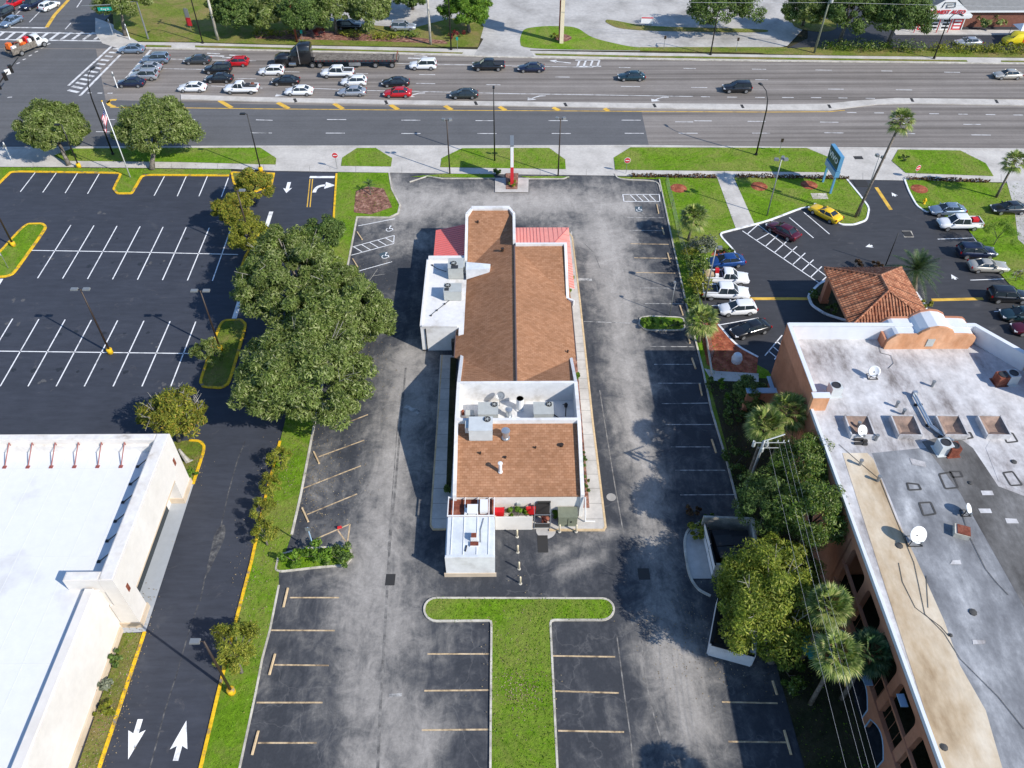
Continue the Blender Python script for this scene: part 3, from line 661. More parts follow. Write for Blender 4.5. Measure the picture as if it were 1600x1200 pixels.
plain('red_plastic', (.55, .012, .015), .4)
plain('glass_dark', (.012, .018, .022), .08)
plain('black_metal', (.015, .014, .014), .45, .2)
plain('bronze_pole', (.045, .03, .022), .5, .3)
plain('steel_pole', (.28, .29, .29), .45, .5)
plain('white_metal', (.74, .74, .73), .4)
plain('red_strut', (.26, .07, .055), .6)

def wall(mb, a, b, t, z0, za, zb=None):
    """upright wall between plan points, its top may rake from za to zb"""
    a, b = Vector(a[:2]), Vector(b[:2]); d = (b-a).normalized(); n = Vector((-d.y, d.x))*t/2; zb = za if zb is None else zb
    P = [a-n, b-n, b+n, a+n]
    mb.prism([tuple(p) for p in P], z0, [za, zb, zb, za])
def ribs(mb, a0, a1, b0, b1, n, r=.035):
    """raised seams from the line a0-a1 to the line b0-b1"""
    for i in range(n):
        t = (i+.5)/n; p = Vector(a0).lerp(Vector(a1), t); q = Vector(b0).lerp(Vector(b1), t)
        mb.tube([p+Vector((0, 0, .02)), q+Vector((0, 0, .02))], r, 4)

# ================================================================ restaurant
RX = .8
rest = thing('restaurant_building', 'white walled restaurant with brown shingle roofs in the middle of the worn car park', 'restaurant', (0.8, 66, 0))
mb = MB()
mb.prism([(-5.2, 44.75), (6.75, 44.75), (6.85, 79.3), (.8, 79.3), (.8, 86), (-4.9, 86), (-5.2, 79.3)], 0, 2.95)
mb.prism([(-4.7, 84.3), (.65, 84.3), (.65, 86.2), (-4.7, 86.2)], 2.9, 5.2)
mb.build('wall', M['cream_wall'], rest)
mb = MB()
mb.face((-5.65, 62.9, 3.1), (RX, 56.5, 5.5), (RX, 84.3, 5.5), (-5.65, 76.6, 3.1))
mb.face((RX, 56.5, 5.5), (7.2, 62.9, 3.1), (7.2, 72.3, 3.1), (RX, 79.4, 5.5))
mb.face((RX, 84.3, 5.5), (RX, 86.2, 6.09), (-4.75, 86.2, 6.09), (-4.75, 77.6, 3.42))
mb.face((RX, 79.4, 5.5), (7.2, 72.3, 3.1), (6.75, 79.5, 5.53))
mb.face((RX, 56.5, 5.5), (-4.7, 56.5, 5.5), (-4.7, 62.0, 3.44))
mb.face((RX, 56.5, 5.5), (6.7, 62.4, 3.3), (6.7, 56.5, 5.5))
mb.face((-5.2, 62.9, 2.9), (-5.65, 62.9, 3.1), (-5.65, 76.6, 3.1), (-5.2, 76.6, 2.9))
roof = mb.build('roof', M['shingle'], rest)
rmb = MB(); rmb.tube([(RX, 56.6, 5.53), (RX, 79.4, 5.53), (RX, 84.4, 5.53)], .11, 6)
rmb.ribbon([(7.22, 62.4), (7.22, 72.4)], .1, 3.0, 3.14); rmb.ribbon([(-5.68, 62.9), (-5.68, 67)], .1, 3.0, 3.14)
rmb.build('ridge_vent', M['ridge_metal'], roof)
mb = MB(); mb.face((-4.7, 44.7, 3.05), (6.55, 44.7, 3.05), (6.55, 51.7, 5.3), (-4.7, 51.7, 5.3)); mb.face((-4.7, 44.7, 3.05), (-4.7, 44.7, 2.9), (6.55, 44.7, 2.9), (6.55, 44.7, 3.05))
mb.build('roof', M['shingle'], rest)
mb = MB()
wall(mb, (-4.85, 44.55), (-4.85, 51.5), .32, 0, 3.4, 5.7); wall(mb, (-4.85, 51.5), (-4.85, 56.6), .32, 0, 5.7); wall(mb, (-4.85, 56.6), (-4.85, 63.0), .32, 0, 5.7, 3.35)
wall(mb, (6.62, 44.55), (6.62, 51.5), .34, 0, 3.4, 5.7); wall(mb, (6.62, 51.5), (6.62, 56.6), .34, 0, 5.7); wall(mb, (6.62, 56.6), (6.62, 62.6), .30, 0, 5.7, 3.3)
wall(mb, (-4.69, 56.55), (6.45, 56.55), .3, 2.9, 5.7); wall(mb, (-4.69, 51.65), (6.45, 51.65), .3, 2.9, 5.72)
wall(mb, (RX+.15, 79.6), (6.98, 79.6), .32, 2.9, 5.8); wall(mb, (6.82, 79.44), (6.82, 72.4), .32, 2.9, 5.8, 3.25)
wall(mb, (6.9, 72.3), (7.5, 71.9), .25, 2.7, 3.4)
wall(mb, (RX, 85.2), (RX, 79.76), .32, 2.9, 6.25); wall(mb, (-4.95, 85.2), (-4.95, 79.0), .32, 2.9, 6.25, 4.15); wall(mb, (-4.95, 79.0), (-4.95, 76.4), .32, 2.9, 4.15, 3.5)
wall(mb, (-4.42, 86.45), (.28, 86.45), .6, 2.9, 6.35); wall(mb, (-4.95, 85.2), (-4.3, 86.5), .32, 2.9, 6.3); wall(mb, (RX, 85.2), (.2, 86.5), .32, 2.9, 6.3)
split_build(mb, 'parapet', M['white_roof'], rest)
mb = MB(); mb.prism([(-4.69, 51.8), (6.45, 51.8), (6.45, 56.4), (-4.69, 56.4)], 3.0, 3.2); mb.box((-.2, 52.6, 3.5), (.9, .7, .7))
mb.build('equipment_well_floor', M['white_roof'], rest)
mb = MB(); mb.prism([(-9.55, 67.35), (-5.35, 67.35), (-5.35, 66.2), (-4.1, 66.2), (-4.1, 79.7), (-9.6, 79.7)], 0, 3.42)
wall(mb, (-9.5, 67.5), (-9.55, 79.6), .22, 3.4, 3.62); wall(mb, (-9.44, 79.6), (-4.1, 79.6), .5, 3.4, 3.9); wall(mb, (-9.4, 67.46), (-5.5, 67.46), .22, 3.4, 3.62)
wing = mb.build('side_wing', M['white_roof'], rest)
mb = MB(); mb.tube([(-9.0, 67.28, 3.3), (-9.0, 67.28, .2)], .06, 6); mb.tube([(-9.5, 67.28, .15), (-9.0, 67.28, .1)], .06, 6); mb.build('downpipe', M['black_metal'], wing)
mb = MB(); mb.tube([(-9.1, 78.7, 3.47), (-8.4, 77.9, 3.5), (-7.2, 77.2, 3.5)], .035, 5); mb.tube([(-6.4, 72.2, 3.47), (-7.3, 71.0, 3.48), (-8.3, 69.7, 3.48), (-8.6, 69.2, 3.48)], .03, 5)
for p in ((-6.4, 72.2), (-7.1, 71.3), (-7.9, 70.2), (-8.5, 69.3), (-8.9, 78.5)): mb.box((*p, 3.5), (.16, .16, .12))
split_build(mb, 'conduit', M['black_metal'], wing)
mb = MB(); mb.box((-5.75, 66.6, 1.1), (.9, .6, 2.2)); mb.build('door', M['dark_door'], rest)
# coral metal canopies
mb = MB(); a, b, c_, d = (-5.1, 86.5, 3.9), (-5.1, 79.9, 3.9), (-8.95, 79.9, 2.85), (-9.0, 86.7, 2.85)
mb.face(a, d, c_, b); mb.face(d, (-9.0, 86.7, 2.55), (-9.0, 79.9, 2.55), c_); mb.face(a, (-5.1, 86.75, 2.55), (-9, 86.75, 2.55), d)
can = mb.build('metal_canopy', M['coral_metal'], rest); mb = MB(); ribs(mb, a, b, d, c_, 15); mb.tube([d, c_], .05, 4); split_build(mb, 'seam_rib', M['coral_rib'], can)
mb = MB(); e0, e1, hp, cn, s0, s1 = (1.0, 79.8, 4.0), (1.0, 87.2, 2.85), (4.3, 79.8, 4.0), (7.75, 87.2, 2.85), (6.95, 74.7, 3.2), (7.75, 74.7, 2.85)
mb.face(e0, hp, cn, e1); mb.face(hp, (6.95, 79.8, 3.2), cn); mb.face((6.95, 79.8, 3.2), s0, s1, cn); mb.face(e1, cn, (7.75, 87.2, 2.55), (1., 87.2, 2.55)); mb.face(cn, s1, (7.75, 74.7, 2.55), (7.75, 87.2, 2.55))
can = mb.build('metal_canopy', M['coral_faded'], rest); mb = MB()
ribs(mb, (1.0, 79.8, 4.0), (4.3, 79.8, 4.0), (1.0, 87.2, 2.85), (4.3, 87.2, 2.85), 8)
for i in range(6):
    t = (i+.5)/6; p = Vector(hp).lerp(Vector(cn), t); mb.tube([p, (p.x, 87.2, 2.87)], .03, 4); mb.tube([p, (7.75, p.y, 2.87)], .03, 4)
for i in range(10): y = 74.9+i*.5; mb.tube([(6.97, y, 3.22), (7.75, y, 2.87)], .03, 4)
mb.tube([hp, cn], .05, 4); split_build(mb, 'seam_rib', M['coral_rib'], can)
mb = MB()
for x in (-7, -5.6): mb.lathe((x, 86.9, .1), [(.06, 0), (.06, 2.7)], 6)
for x in (2.5, 7.4): mb.lathe((x, 86.8, .1), [(.07, 0), (.07, 2.7)], 6)
split_build(mb, 'canopy_post', M['white_metal'], rest)
# rear wall fittings, downpipe at the corner
mb = MB(); mb.tube([(6.85, 44.4, 3.2), (6.95, 44.1, 1.5), (7.0, 43.9, .3), (7.9, 43.9, .25)], .07, 6); mb.build('downpipe', M['white_metal'], rest)
mb = MB(); mb.box((-3.3, 44.68, 1.6), (.3, .16, .4)); mb.box((-1.6, 44.68, 2.0), (.25, .16, .3)); mb.box((.9, 44.68, 1.9), (.35, .16, .35)); split_build(mb, 'meter_box', M['ac_casing'], rest)
mb = MB(); mb.box((3.2, 44.66, 1.15), (1.2, .12, 2.3)); mb.build('door', M['dark_door'], rest)
mb = MB()
for x, y, z, r, h in ((-3.6, 84.3, 5.5, .1, .25), (-.6, 79.2, 5.0, .16, .35), (-.3, 48.2, 4.2, .1, .12), (-2.6, 48.6, 4.3, .08, .2), (4.9, 49.3, 4.55, .16, .2), (6.3, 63.2, 3.45, .08, .25), (2.5, 49.1, 4.5, .07, .15)): mb.lathe((x, y, z), [(r, 0), (r, h), (r*1.3, h), (r*1.3, h+.06)], 8)
split_build(mb, 'roof_vent', M['bronze_pole'], roof)

# cold-store shed behind the restaurant
shed = thing('storage_shed', 'low white ribbed metal shed with a rusty open bay behind the restaurant', 'shed', (-3.3, 40.5, 0))
mb = MB(); mb.prism([(-5.45, 38.55), (-1.22, 38.55), (-1.28, 44.6), (-5.5, 44.6)], 0, 2.55); mb.prism([(-5.3, 38.62), (-1.3, 38.62), (-1.3, 42.6), (-5.36, 42.6)], 2.5, 2.86); mb.prism([(-5.4, 38.4), (-1.25, 38.4), (-1.25, 38.6), (-5.4, 38.6)], .1, 2.95)
wl = mb.build('wall', M['shed_metal'], shed)
mb = MB(); mb.prism([(-5.42, 38.36), (-1.22, 38.36), (-1.22, 38.399), (-5.42, 38.399)], .5, 2.96); mb.build('front_panel', M['white_roof'], shed)
mb = MB(); mb.prism([(-5.6, 38.3), (-1.1, 38.3), (-1.1, 38.4), (-5.6, 38.4)], 0, .55); mb.build('plinth', M['beige_trim'], shed)
mb = MB(); mb.prism([(-5.42, 42.7), (-1.32, 42.7), (-1.34, 44.7), (-5.44, 44.7)], 2.5, 2.6); mb.build('rusty_bay', M['rust'], shed)
mb = MB()
for x in (-5.4, -4.95, -3.9, -2.75, -1.75, -1.3): mb.box((x, 43.75, 2.86), (.07, 2.1, .12))
for y in (42.72, 44.75): mb.box((-3.35, y, 2.86), (4.2, .08, .14))
for x in (-4.95, -3.9, -2.75, -1.75): mb.box((x, 40.65, 2.89), (.05, 3.9, .06))
mb.build('frame_rails', M['white_metal'], shed)
mb = MB(); mb.box((-3.2, 43.3, 2.95), (.95, .8, .6)); mb.box((-2.2, 43.6, 3.0), (.7, 1.1, .7)); mb.box((-3.75, 43.2, 2.8), (.3, .6, .35)); split_build(mb, 'condenser_box', M['white_metal'], shed)
mb = MB(); mb.box((-3.0, 40.3, 3.12), (.55, .55, .5)); mb.box((-2.95, 39.7, 2.95), (.75, .45, .12)); cb = mb.build('roof_condenser', M['white_metal'], shed)
mb = MB(); mb.box((-3.0, 40.3, 3.4), (.45, .45, .06)); mb.box((-2.95, 39.7, 3.03), (.7, .4, .05)); split_build(mb, 'grille', M['rust'], cb)
mb = MB(); mb.tube([(-2.2, 42.4, 2.93), (-2.45, 41.2, 2.93), (-2.42, 39.9, 2.93)], .025, 4); mb.tube([(-3.6, 39.6, 2.92), (-3.7, 39.0, 2.92)], .06, 4); split_build(mb, 'pipe', M['black_metal'], shed)

# rooftop machines: each one lifts off
def rooftop_unit(name, label, cat, c, d, mat, fans, rz=0, louvre=None, group=None, cowl=None):
    t = thing(name, label, cat, c, rz, group)
    mb = MB(); mb.box((0, 0, d[2]/2+.12), d); mb.box((0, 0, .06), (d[0]*.92, d[1]*.92, .12)); mb.box((0, 0, d[2]+.14), (d[0]+.06, d[1]+.06, .04)); cs = mb.build('casing', M[mat], t, True)
    for fx, fy, r in fans:
        mb = MB(); mb.lathe((fx, fy, d[2]+.15), [(r, 0), (r, .12), (r*.86, .13), (r*.86, .05)], 14); f = mb.build('fan', M['ac_grille'], t, True)
        mb = MB()
        for q in range(5): mb.box((fx+math.cos(q*1.257)*r*.42, fy+math.sin(q*1.257)*r*.42, d[2]+.25), (r*.72, r*.22, .015), q*1.257)
        mb.lathe((fx, fy, d[2]+.24), [(r*.2, 0), (r*.2, .05)], 8); mb.build('fan_blades', M['ac_casing'], f, True)
    if louvre:
        mb = MB(); lx, ly, lw, lh = louvre
        mb.box((lx, ly, d[2]+.175), (lw, lh, .03)); mb.build('louvre', M['ac_grille'], t, True)
    if cowl:
        mb = MB(); mb.box(cowl[0], cowl[1]); mb.build('air_hood', M[mat], t, True)
    return t
GA = 'rooftop air conditioning units of the restaurant'
rooftop_unit('air_conditioner', 'grey rooftop air conditioner with a tapering duct on the white side wing', 'air conditioner', (-6.0, 76.75, 3.45), (1.75, 1.9, 1.5), 'ac_casing', [(-.25, -.1, .36)], 0, (-.1, -.75, .8, .6), GA, ((1.05, .25, .9), (.5, 1.1, 1.0)))
rooftop_unit('air_conditioner', 'smaller grey air conditioner beside the ducted one on the white side wing', 'air conditioner', (-6.2, 72.6, 3.45), (1.95, 1.5, 1.2), 'ac_casing', [(-.55, .3, .34)], 0, (-.65, -.35, .5, .5), GA)
rooftop_unit('air_conditioner', 'square pale unit on the left of the walled equipment well, with debris beside it', 'air conditioner', (-1.95, 54.1, 3.2), (1.9, 1.6, 1.25), 'ac_casing', [(.6, .45, .3)], 0, None, GA)
rooftop_unit('air_conditioner', 'square pale unit on the right of the walled equipment well', 'air conditioner', (3.4, 54.1, 3.2), (1.9, 1.6, 1.25), 'ac_casing', [(.55, .45, .3)], 0, None, GA)
rooftop_unit('air_conditioner', 'white cabinet air conditioner standing on the brown rear roof', 'air conditioner', (-2.55, 50.6, 4.75), (2.15, 1.7, 1.35), 'ac_white', [(.6, .5, .32)], 0, None, GA, ((-1.25, .15, .9), (.4, .9, .7)))
# duct of the first unit
t = thing('roof_duct', 'bright metal tapering duct running from the side wing onto the brown roof', 'duct', (-3.6, 76.3, 3.5))
mb = MB(); mb.prism([(-4.8, 75.6), (-2.1, 75.9), (-2.0, 76.8), (-4.8, 77.1)], [3.6, 4.4, 4.4, 3.6], [5.0, 4.9, 4.9, 5.0]); mb.build('duct_body', M['shed_metal'], t)
def vent(name, label, c, r, h, mat='galvanised', cap=True, n=14):
    t = thing(name, label, 'vent', c)
    mb = MB(); mb.lathe((0, 0, 0), [(r*1.3, 0), (r*1.3, .12), (r, .13), (r, h)], n); mb.build('pipe', M[mat], t, True)
    mb = MB(); mb.lathe((0, 0, h), [(r*.9, 0), (r*1.35, .04), (r*1.35, .28*r+.1), (r*.4, .4*r+.12)], n) if cap else mb.lathe((0, 0, h), [(r, 0), (r*.86, .01), (r*.86, -.06)], n)
    mb.build('cap', M[mat if cap else 'dark_interior'], t, True); return t
vent('roof_exhaust', 'round exhaust stack with dark cap on the brown rear roof beside the white cabinet', (-.25, 50.1, 4.78), .3, .9)
vent('roof_exhaust', 'tall thin white vent pipe throwing a long shadow on the brown rear roof', (-.75, 46.9, 3.75), .16, 1.15, 'white_metal')
vent('roof_exhaust', 'round white exhaust drum in the middle of the equipment well', (1.15, 55.3, 3.2), .36, 1.5, 'white_metal', False)
vent('roof_exhaust', 'short capped exhaust between the drum and the left unit of the equipment well', (.05, 54.3, 3.2), .26, .9)
t = thing('compressor', 'small rusty compressor among debris in the left corner of the equipment well', 'compressor', (-3.75, 54.2, 3.2))
mb = MB(); mb.box((0, 0, .35), (.8, .7, .7)); mb.build('casing', M['ac_casing'], t, True); mb = MB(); mb.lathe((-.5, -.5, 0), [(.2, 0), (.22, .3), (.1, .4)], 8); mb.lathe((-.7, .4, 0), [(.15, 0), (.17, .5), (.1, .6)], 8); split_build(mb, 'tank', M['rust'], t, True)
t = thing('motor_pipework', 'dark pipes and fan motors in the right corner of the equipment well', 'pipework', (5.6, 54.2, 3.2))
mb = MB(); mb.tube([(0, 0, .1), (.1, 1.2, .6), (-.2, 1.4, .3)], .05, 5); mb.lathe((.1, 1.3, .1), [(.16, 0), (.2, .3), (.08, .5)], 8); mb.lathe((0, -.9, .1), [(.2, 0), (.22, .3), (.1, .45)], 8); mb.tube([(-1.5, .4, .3), (-.3, -.9, .4)], .06, 5); mb.build('pipe', M['black_metal'], t, True)
t = thing('satellite_dish', 'small grey dish on a mast at the back of the equipment well', 'satellite dish', (-.85, 55.7, 3.2))
mb = MB(); mb.tube([(0, 0, 0), (0, 0, 1.2), (.15, -.1, 1.5)], .03, 5); mb.build('mast', M['steel_pole'], t, True)
mb = MB(); mb.X = Matrix.Translation((.1, 0, 1.5)) @ Matrix.Rotation(R(50), 4, 'X'); mb.lathe((0, 0, 0), [(.05, -.08), (.3, -.03), (.42, .05), (.3, .0)], 12); mb.build('dish', M['steel_pole'], t, True)

# planter yard behind the restaurant
t = thing('garden_fence', 'low beige board fence hiding the plants behind the restaurant', 'fence', (.45, 43.3, 0))
mb = MB(); mb.box((.45, 43.22, 1.0), (3.35, .1, 1.9)); mb.build('board_panel', M['cream_wall'], t)
mb = MB(); mb.box((-1.2, 43.3, 1.0), (.12, .12, 2.0)); mb.box((2.1, 43.3, 1.0), (.12, .12, 2.0)); split_build(mb, 'post', M['beige_trim'], t)
t = thing('side_gate', 'grey metal gate frame with dark screen beside the beige board fence', 'gate', (2.95, 43.3, 0))
mb = MB()
for x in (2.3, 3.75): mb.box((x, 43.25, 1.1), (.08, .08, 2.2)); mb.box((x, 44.5, 1.1), (.08, .08, 2.2)); mb.box((x, 43.9, 2.2), (.06, 1.3, .06))
mb.box((3.02, 43.25, 2.2), (1.4, .06, .06)); mb.box((3.02, 43.25, .25), (1.4, .06, .06)); mb.box((3.02, 43.25, .9), (1.4, .05, .05)); mb.build('frame', M['steel_pole'], t)
mb = MB(); mb.box((3.02, 43.27, .6), (1.36, .03, .6)); mb.box((3.02, 44.4, 1.3), (1.36, .05, 1.7)); split_build(mb, 'screen', M['dark_door'], t)
t = thing('utility_cabinet', 'olive green utility cabinet on the pavement behind the restaurant', 'cabinet', (5.35, 44.0, .13))
mb = MB(); mb.box((0, 0, .65), (1.7, 1.1, 1.3)); mb.box((0, .05, 1.34), (1.78, 1.2, .08)); mb.build('casing', M['green_metal'], t, True)
mb = MB(); mb.box((0, -.56, .65), (.03, .03, 1.1)); mb.box((.3, -.57, .7), (.1, .05, .2)); mb.build('door_seam', M['black_metal'], t, True)
for i, (x, y, z, d, lab) in enumerate(((-.85, 43.9, 1.75, (.8, .5, .6), 'red plastic bin at the left end behind the beige board fence'), (2.0, 44.2, 1.5, (.75, .25, .9), 'red box hanging on the white wall beside the gate'))):
    mb = MB(); mb.box((x, y, z), d, 0, 1.08); mb.box((x, y, z+d[2]/2+.03), (d[0]*1.12, d[1]*1.12, .06)); tag(mb.build('red_crate', M['red_plastic']), lab, 'box')
t = tag(MB().lathe((1.35, 43.6, .15), [(.16, 0), (.24, .4), (.25, .42)], 10).build('flower_pot', M['yellow_paint']), 'small yellow flower pot behind the beige board fence', 'flower pot')
mb = MB(); mb.box((3.25, 43.8, .5), (.5, .5, .9)); mb.lathe((3.4, 43.7, .95), [(.28, 0), (.3, .1), (.05, .25)], 10); tag(mb.build('waste_bin', M['rust']), 'rusty brown waste bin inside the grey metal gate', 'bin')
# bollards
def make_bollard():
    t = thing('bollard', 'b', 'bollard', (0, 0, 0), 0, 'cream bollards behind the restaurant')
    MB().lathe((0, 0, 0), [(.085, 0), (.085, 1.0), (.075, 1.05), (.03, 1.08)], 10).build('post', M['bollard_cream'], t, True, True)
    MB().lathe((0, 0, 0), [(.17, 0), (.15, .05), (.09, .07)], 8).build('base', M['kerb_concrete'], t, True)
    return t
plain('bollard_cream', (.70, .60, .42), .6, var=.1)
b0 = make_bollard()
bl = ['bollard nearest the beige board fence in the row of four running from it', 'second bollard out from the beige board fence', 'third bollard out from the beige board fence', 'bollard farthest from the beige board fence, nearest the T shaped lawn', 'cream bollard on the pavement edge below the olive cabinet, nearer the gate', 'cream bollard on the pavement edge below the right side of the olive cabinet']
for i, (u, v_, lz) in enumerate(((808, 839, .02), (809, 863, .02), (811, 889, .02), (813, 912, .02), (874, 832, .13), (900, 832, .13))):
    o = b0 if i == 0 else copy_tree(b0); o.location = (*G(u, v_), lz); o['label'] = bl[i]

# ================================================================ department store on the left
store = thing('store_building', 'large flat white roofed store with cream parapets filling the lower left corner', 'store', (-31, 40, 0))
mb = MB(); mb.prism([(-32.0, 5), (-32.0, 33.9), (-31.6, 33.9), (-31.6, 48.2), (-80, 48.2), (-80, 5)], 0, 5.7); mb.build('wall', M['cream_wall'], store)
mb = MB(); mb.prism([(-32.7, 5), (-32.7, 33.6), (-31.9, 33.6), (-31.9, 47.9), (-79, 47.9), (-79, 5)], 5.7, 5.82, False); rf = mb.build('roof', M['white_membrane'], store)
mb = MB(); mb.prism([(-32.72, 5), (-32.05, 5), (-32.05, 33.55), (-32.72, 33.55)], 5.6, 6.35); mb.prism([(-32.05, 5), (-31.93, 5), (-31.93, 33.5), (-32.05, 33.5)], 0, 6.2); mb.build('parapet', M['cream_wall'], store)
mb = MB(); mb.prism([(-31.96, 5), (-31.78, 5), (-31.78, 33.4), (-31.96, 33.4)], 0, .7); mb.build('plinth', M['beige_trim'], store)
mb = MB()      # raised screen walls of the entrance
mb.prism([(-31.5, 33.75), (-30.35, 33.75), (-30.35, 48.75), (-31.5, 48.75)], 3.4, 7.15)
mb.prism([(-31.9, 33.75), (-30.35, 33.75), (-30.35, 35.5), (-31.9, 35.5)], 0, 3.38)
mb.prism([(-31.9, 46.4), (-30.35, 46.4), (-30.35, 48.75), (-31.9, 48.75)], 0, 3.38)
mb.prism([(-34.2, 33.75), (-31.52, 33.75), (-31.52, 34.55), (-34.2, 34.55)], 5.5, 7.15)
mb.prism([(-80, 48.0), (-31.52, 48.0), (-31.52, 48.75), (-80, 48.75)], 0, 7.15)
sc = mb.build('screen_wall', M['cream_wall'], store)
mb = MB(); mb.prism([(-31.42, 33.85), (-30.45, 33.85), (-30.45, 48.65), (-31.42, 48.65)], 7.15, 7.2); mb.prism([(-34.1, 33.82), (-31.6, 33.82), (-31.6, 34.48), (-34.1, 34.48)], 7.15, 7.19); mb.prism([(-79, 48.1), (-31.6, 48.1), (-31.6, 48.65), (-79, 48.65)], 7.15, 7.19)
mb.prism([(-79, 47.75), (-31.9, 47.75), (-31.9, 48.02), (-79, 48.02)], 5.8, 6.6); mb.build('coping', M['dirty_white'], sc)
mb = MB()
for y0, y1 in ((33.65, 35.6), (46.3, 48.85)): mb.prism([(-32, y0), (-30.25, y0), (-30.25, y1), (-32, y1)], 0, .75)
mb.prism([(-31.55, 35.5), (-30.3, 35.5), (-30.3, 46.4), (-31.55, 46.4)], 3.28, 3.4); mb.build('trim', M['beige_trim'], sc)
mb = MB(); mb.box((-30.34, 34.7, 4.6), (.06, .35, .8)); mb.box((-30.34, 47.6, 4.6), (.06, .35, .8)); split_build(mb, 'wall_light', M['rust'], sc)
mb = MB(); mb.prism([(-31.62, 36.5), (-31.55, 36.5), (-31.55, 45.5), (-31.62, 45.5)], .1, 2.8); mb.build('shopfront', M['glass_dark'], store)
blabs = MB()
for i in range(13):
    x = -34.2-i*2.05; b_ = MB(); b_.tube([(x, 47.95, 6.95), (x-.05, 46.1, 5.86)], .05, 5); b_.tube([(x, 47.9, 5.9), (x, 47.95, 6.95)], .035, 5); b_.box((x-.05, 46.05, 5.86), (.3, .3, .08)); b_.build('brace', M['red_strut'], rf)
for i in range(7):
    y = 46.3-i*1.95; b_ = MB(); b_.tube([(-31.55, y, 6.8), (-32.75, y-.25, 5.86)], .05, 5); b_.box((-32.78, y-.25, 5.86), (.25, .25, .08)); b_.build('brace', M['black_metal'], rf)

sm_ = MB()
for i in range(22): sm_.box((-33.2-i*2.1, 26, 5.826), (.05, 43, .008))
for i in range(5): sm_.box((-56, 9.5+i*9.1, 5.829), (46, .05, .008))
plain('seam_grey', (.665, .67, .68), .6); sm_.build('membrane_seams', M['seam_grey'], rf)
# ================================================================ motel on the right
MX, MZ = 26.95, 8.75
motel = thing('motel_building', 'two storey terracotta motel with a patched flat roof and an arcaded side', 'motel', (40, 40, 0))
mb = MB(); mb.prism([(MX+.6, 45.0), (72, 45.0), (72, 54.6), (48.6, 54.6), (44.6, 59.3), (MX, 59.5), (MX, 50.2), (MX+.6, 50.2)], 0, 8.6)
mb.prism([(MX+4.2, 5), (72, 5), (72, 45.0), (MX+4.2, 45.0)], 0, 8.6)
mb.prism([(MX+.02, 36.6), (MX+4.17, 36.6), (MX+4.17, 50.15), (MX+.02, 50.15)], 0, 8.58)
mb.build('wall', M['stucco'], motel)
# roof coverings, each lapped over the one below
rf = sheet('roof', [(MX+.1, 5), (72, 5), (72, 54.5), (48.5, 54.5), (44.5, 59.2), (MX+.1, 59.4)], MZ, M['motel_roof_pale'], None, motel)
def patch(name, pts, mat, lift): return sheet(name, px(pts, MZ), MZ+lift, M[mat], None, rf)
patch('roof_patch', [(1362, 708), (1440, 700), (1480, 700), (1530, 800), (1600, 930), (1680, 1080), (1700, 1240), (1580, 1240), (1500, 1040), (1425, 860)], 'motel_roof_grey', .006)
patch('roof_patch', [(1440, 690), (1490, 678), (1520, 700), (1560, 760), (1600, 775), (1700, 800), (1800, 1100), (1680, 1100), (1590, 930), (1500, 770)], 'motel_roof_dark', .012)
patch('roof_patch', [(1316, 708), (1355, 708), (1365, 718), (1400, 810), (1430, 870), (1475, 970), (1500, 1040), (1540, 1110), (1566, 1200), (1580, 1250), (1490, 1250)], 'motel_roof_tan', .018)
patch('roof_patch', [(1568, 655), (1640, 655), (1700, 800), (1600, 770), (1560, 752), (1540, 700)], 'motel_roof_pale', .016)
plain('tar', (.055, .053, .05), .8, var=.3)
# tarred repair squares
mb = MB()
for q in ([(1417, 755), (1435, 757), (1439, 765), (1420, 766)], [(1436, 786), (1454, 785), (1462, 803), (1443, 806)], [(1467, 741), (1486, 738), (1497, 762), (1477, 764)], [(1484, 737), (1500, 737), (1504, 745), (1488, 746)], [(1567, 739), (1582, 737), (1597, 758), (1579, 759)], [(1567, 678), (1582, 677), (1590, 690), (1573, 692)], [(1499, 678), (1516, 676), (1520, 684), (1504, 687)]):
    mb.ribbon(arc(px(q, MZ), 3, True, .12), .16, MZ+.03, None, True)
split_build(mb, 'tar_seam', M['tar'], rf)
mb = MB()
for q in ([(1488, 876), (1500, 875), (1502, 882), (1484, 882)], [(1532, 767), (1550, 767), (1553, 774), (1535, 774)], [(1528, 795), (1547, 795), (1550, 802), (1532, 802)], [(1570, 810), (1588, 811), (1592, 818), (1573, 818)], [(1519, 1000), (1540, 1001), (1539, 1006), (1520, 1007)], [(1421, 716), (1445, 722), (1447, 730), (1425, 726)]): mb.add([(x, y, MZ+.032) for x, y in px(q, MZ)], [(0, 1, 2, 3)])
split_build(mb, 'light_patch', M['motel_roof_pale'], rf)
def wire(pts, r=.018): 
    mb = MB(); mb.tube([(*G(u, v_, MZ), MZ+.05) for u, v_ in pts], r, 4); return mb.build('cable', M['tar'], rf)
wire([(1311, 695), (1345, 725), (1375, 750), (1395, 800), (1428, 880), (1445, 960), (1475, 990), (1500, 1030), (1560, 1090), (1600, 1140)])
wire([(1404, 880), (1410, 910), (1430, 950), (1470, 980), (1483, 995)]); wire([(1500, 795), (1515, 840), (1540, 890), (1556, 910), (1575, 930)]); wire([(1373, 540), (1376, 552), (1392, 556), (1396, 568), (1388, 576)], .02); wire([(1447, 900), (1450, 950)])
mb = MB()
for u, v_, r in ((1364, 710, 0), (1405, 853, .3), (1520, 957, .3), (1485, 993, .15), (1516, 755, .2), (1475, 1168, .25), (1584, 722, .25)):
    if r: mb.lathe((*G(u, v_, MZ), MZ+.03), [(r, 0), (r*.9, .06), (r*.3, .1)], 8)
split_build(mb, 'roof_drain', M['tar'], rf)
mb = MB()
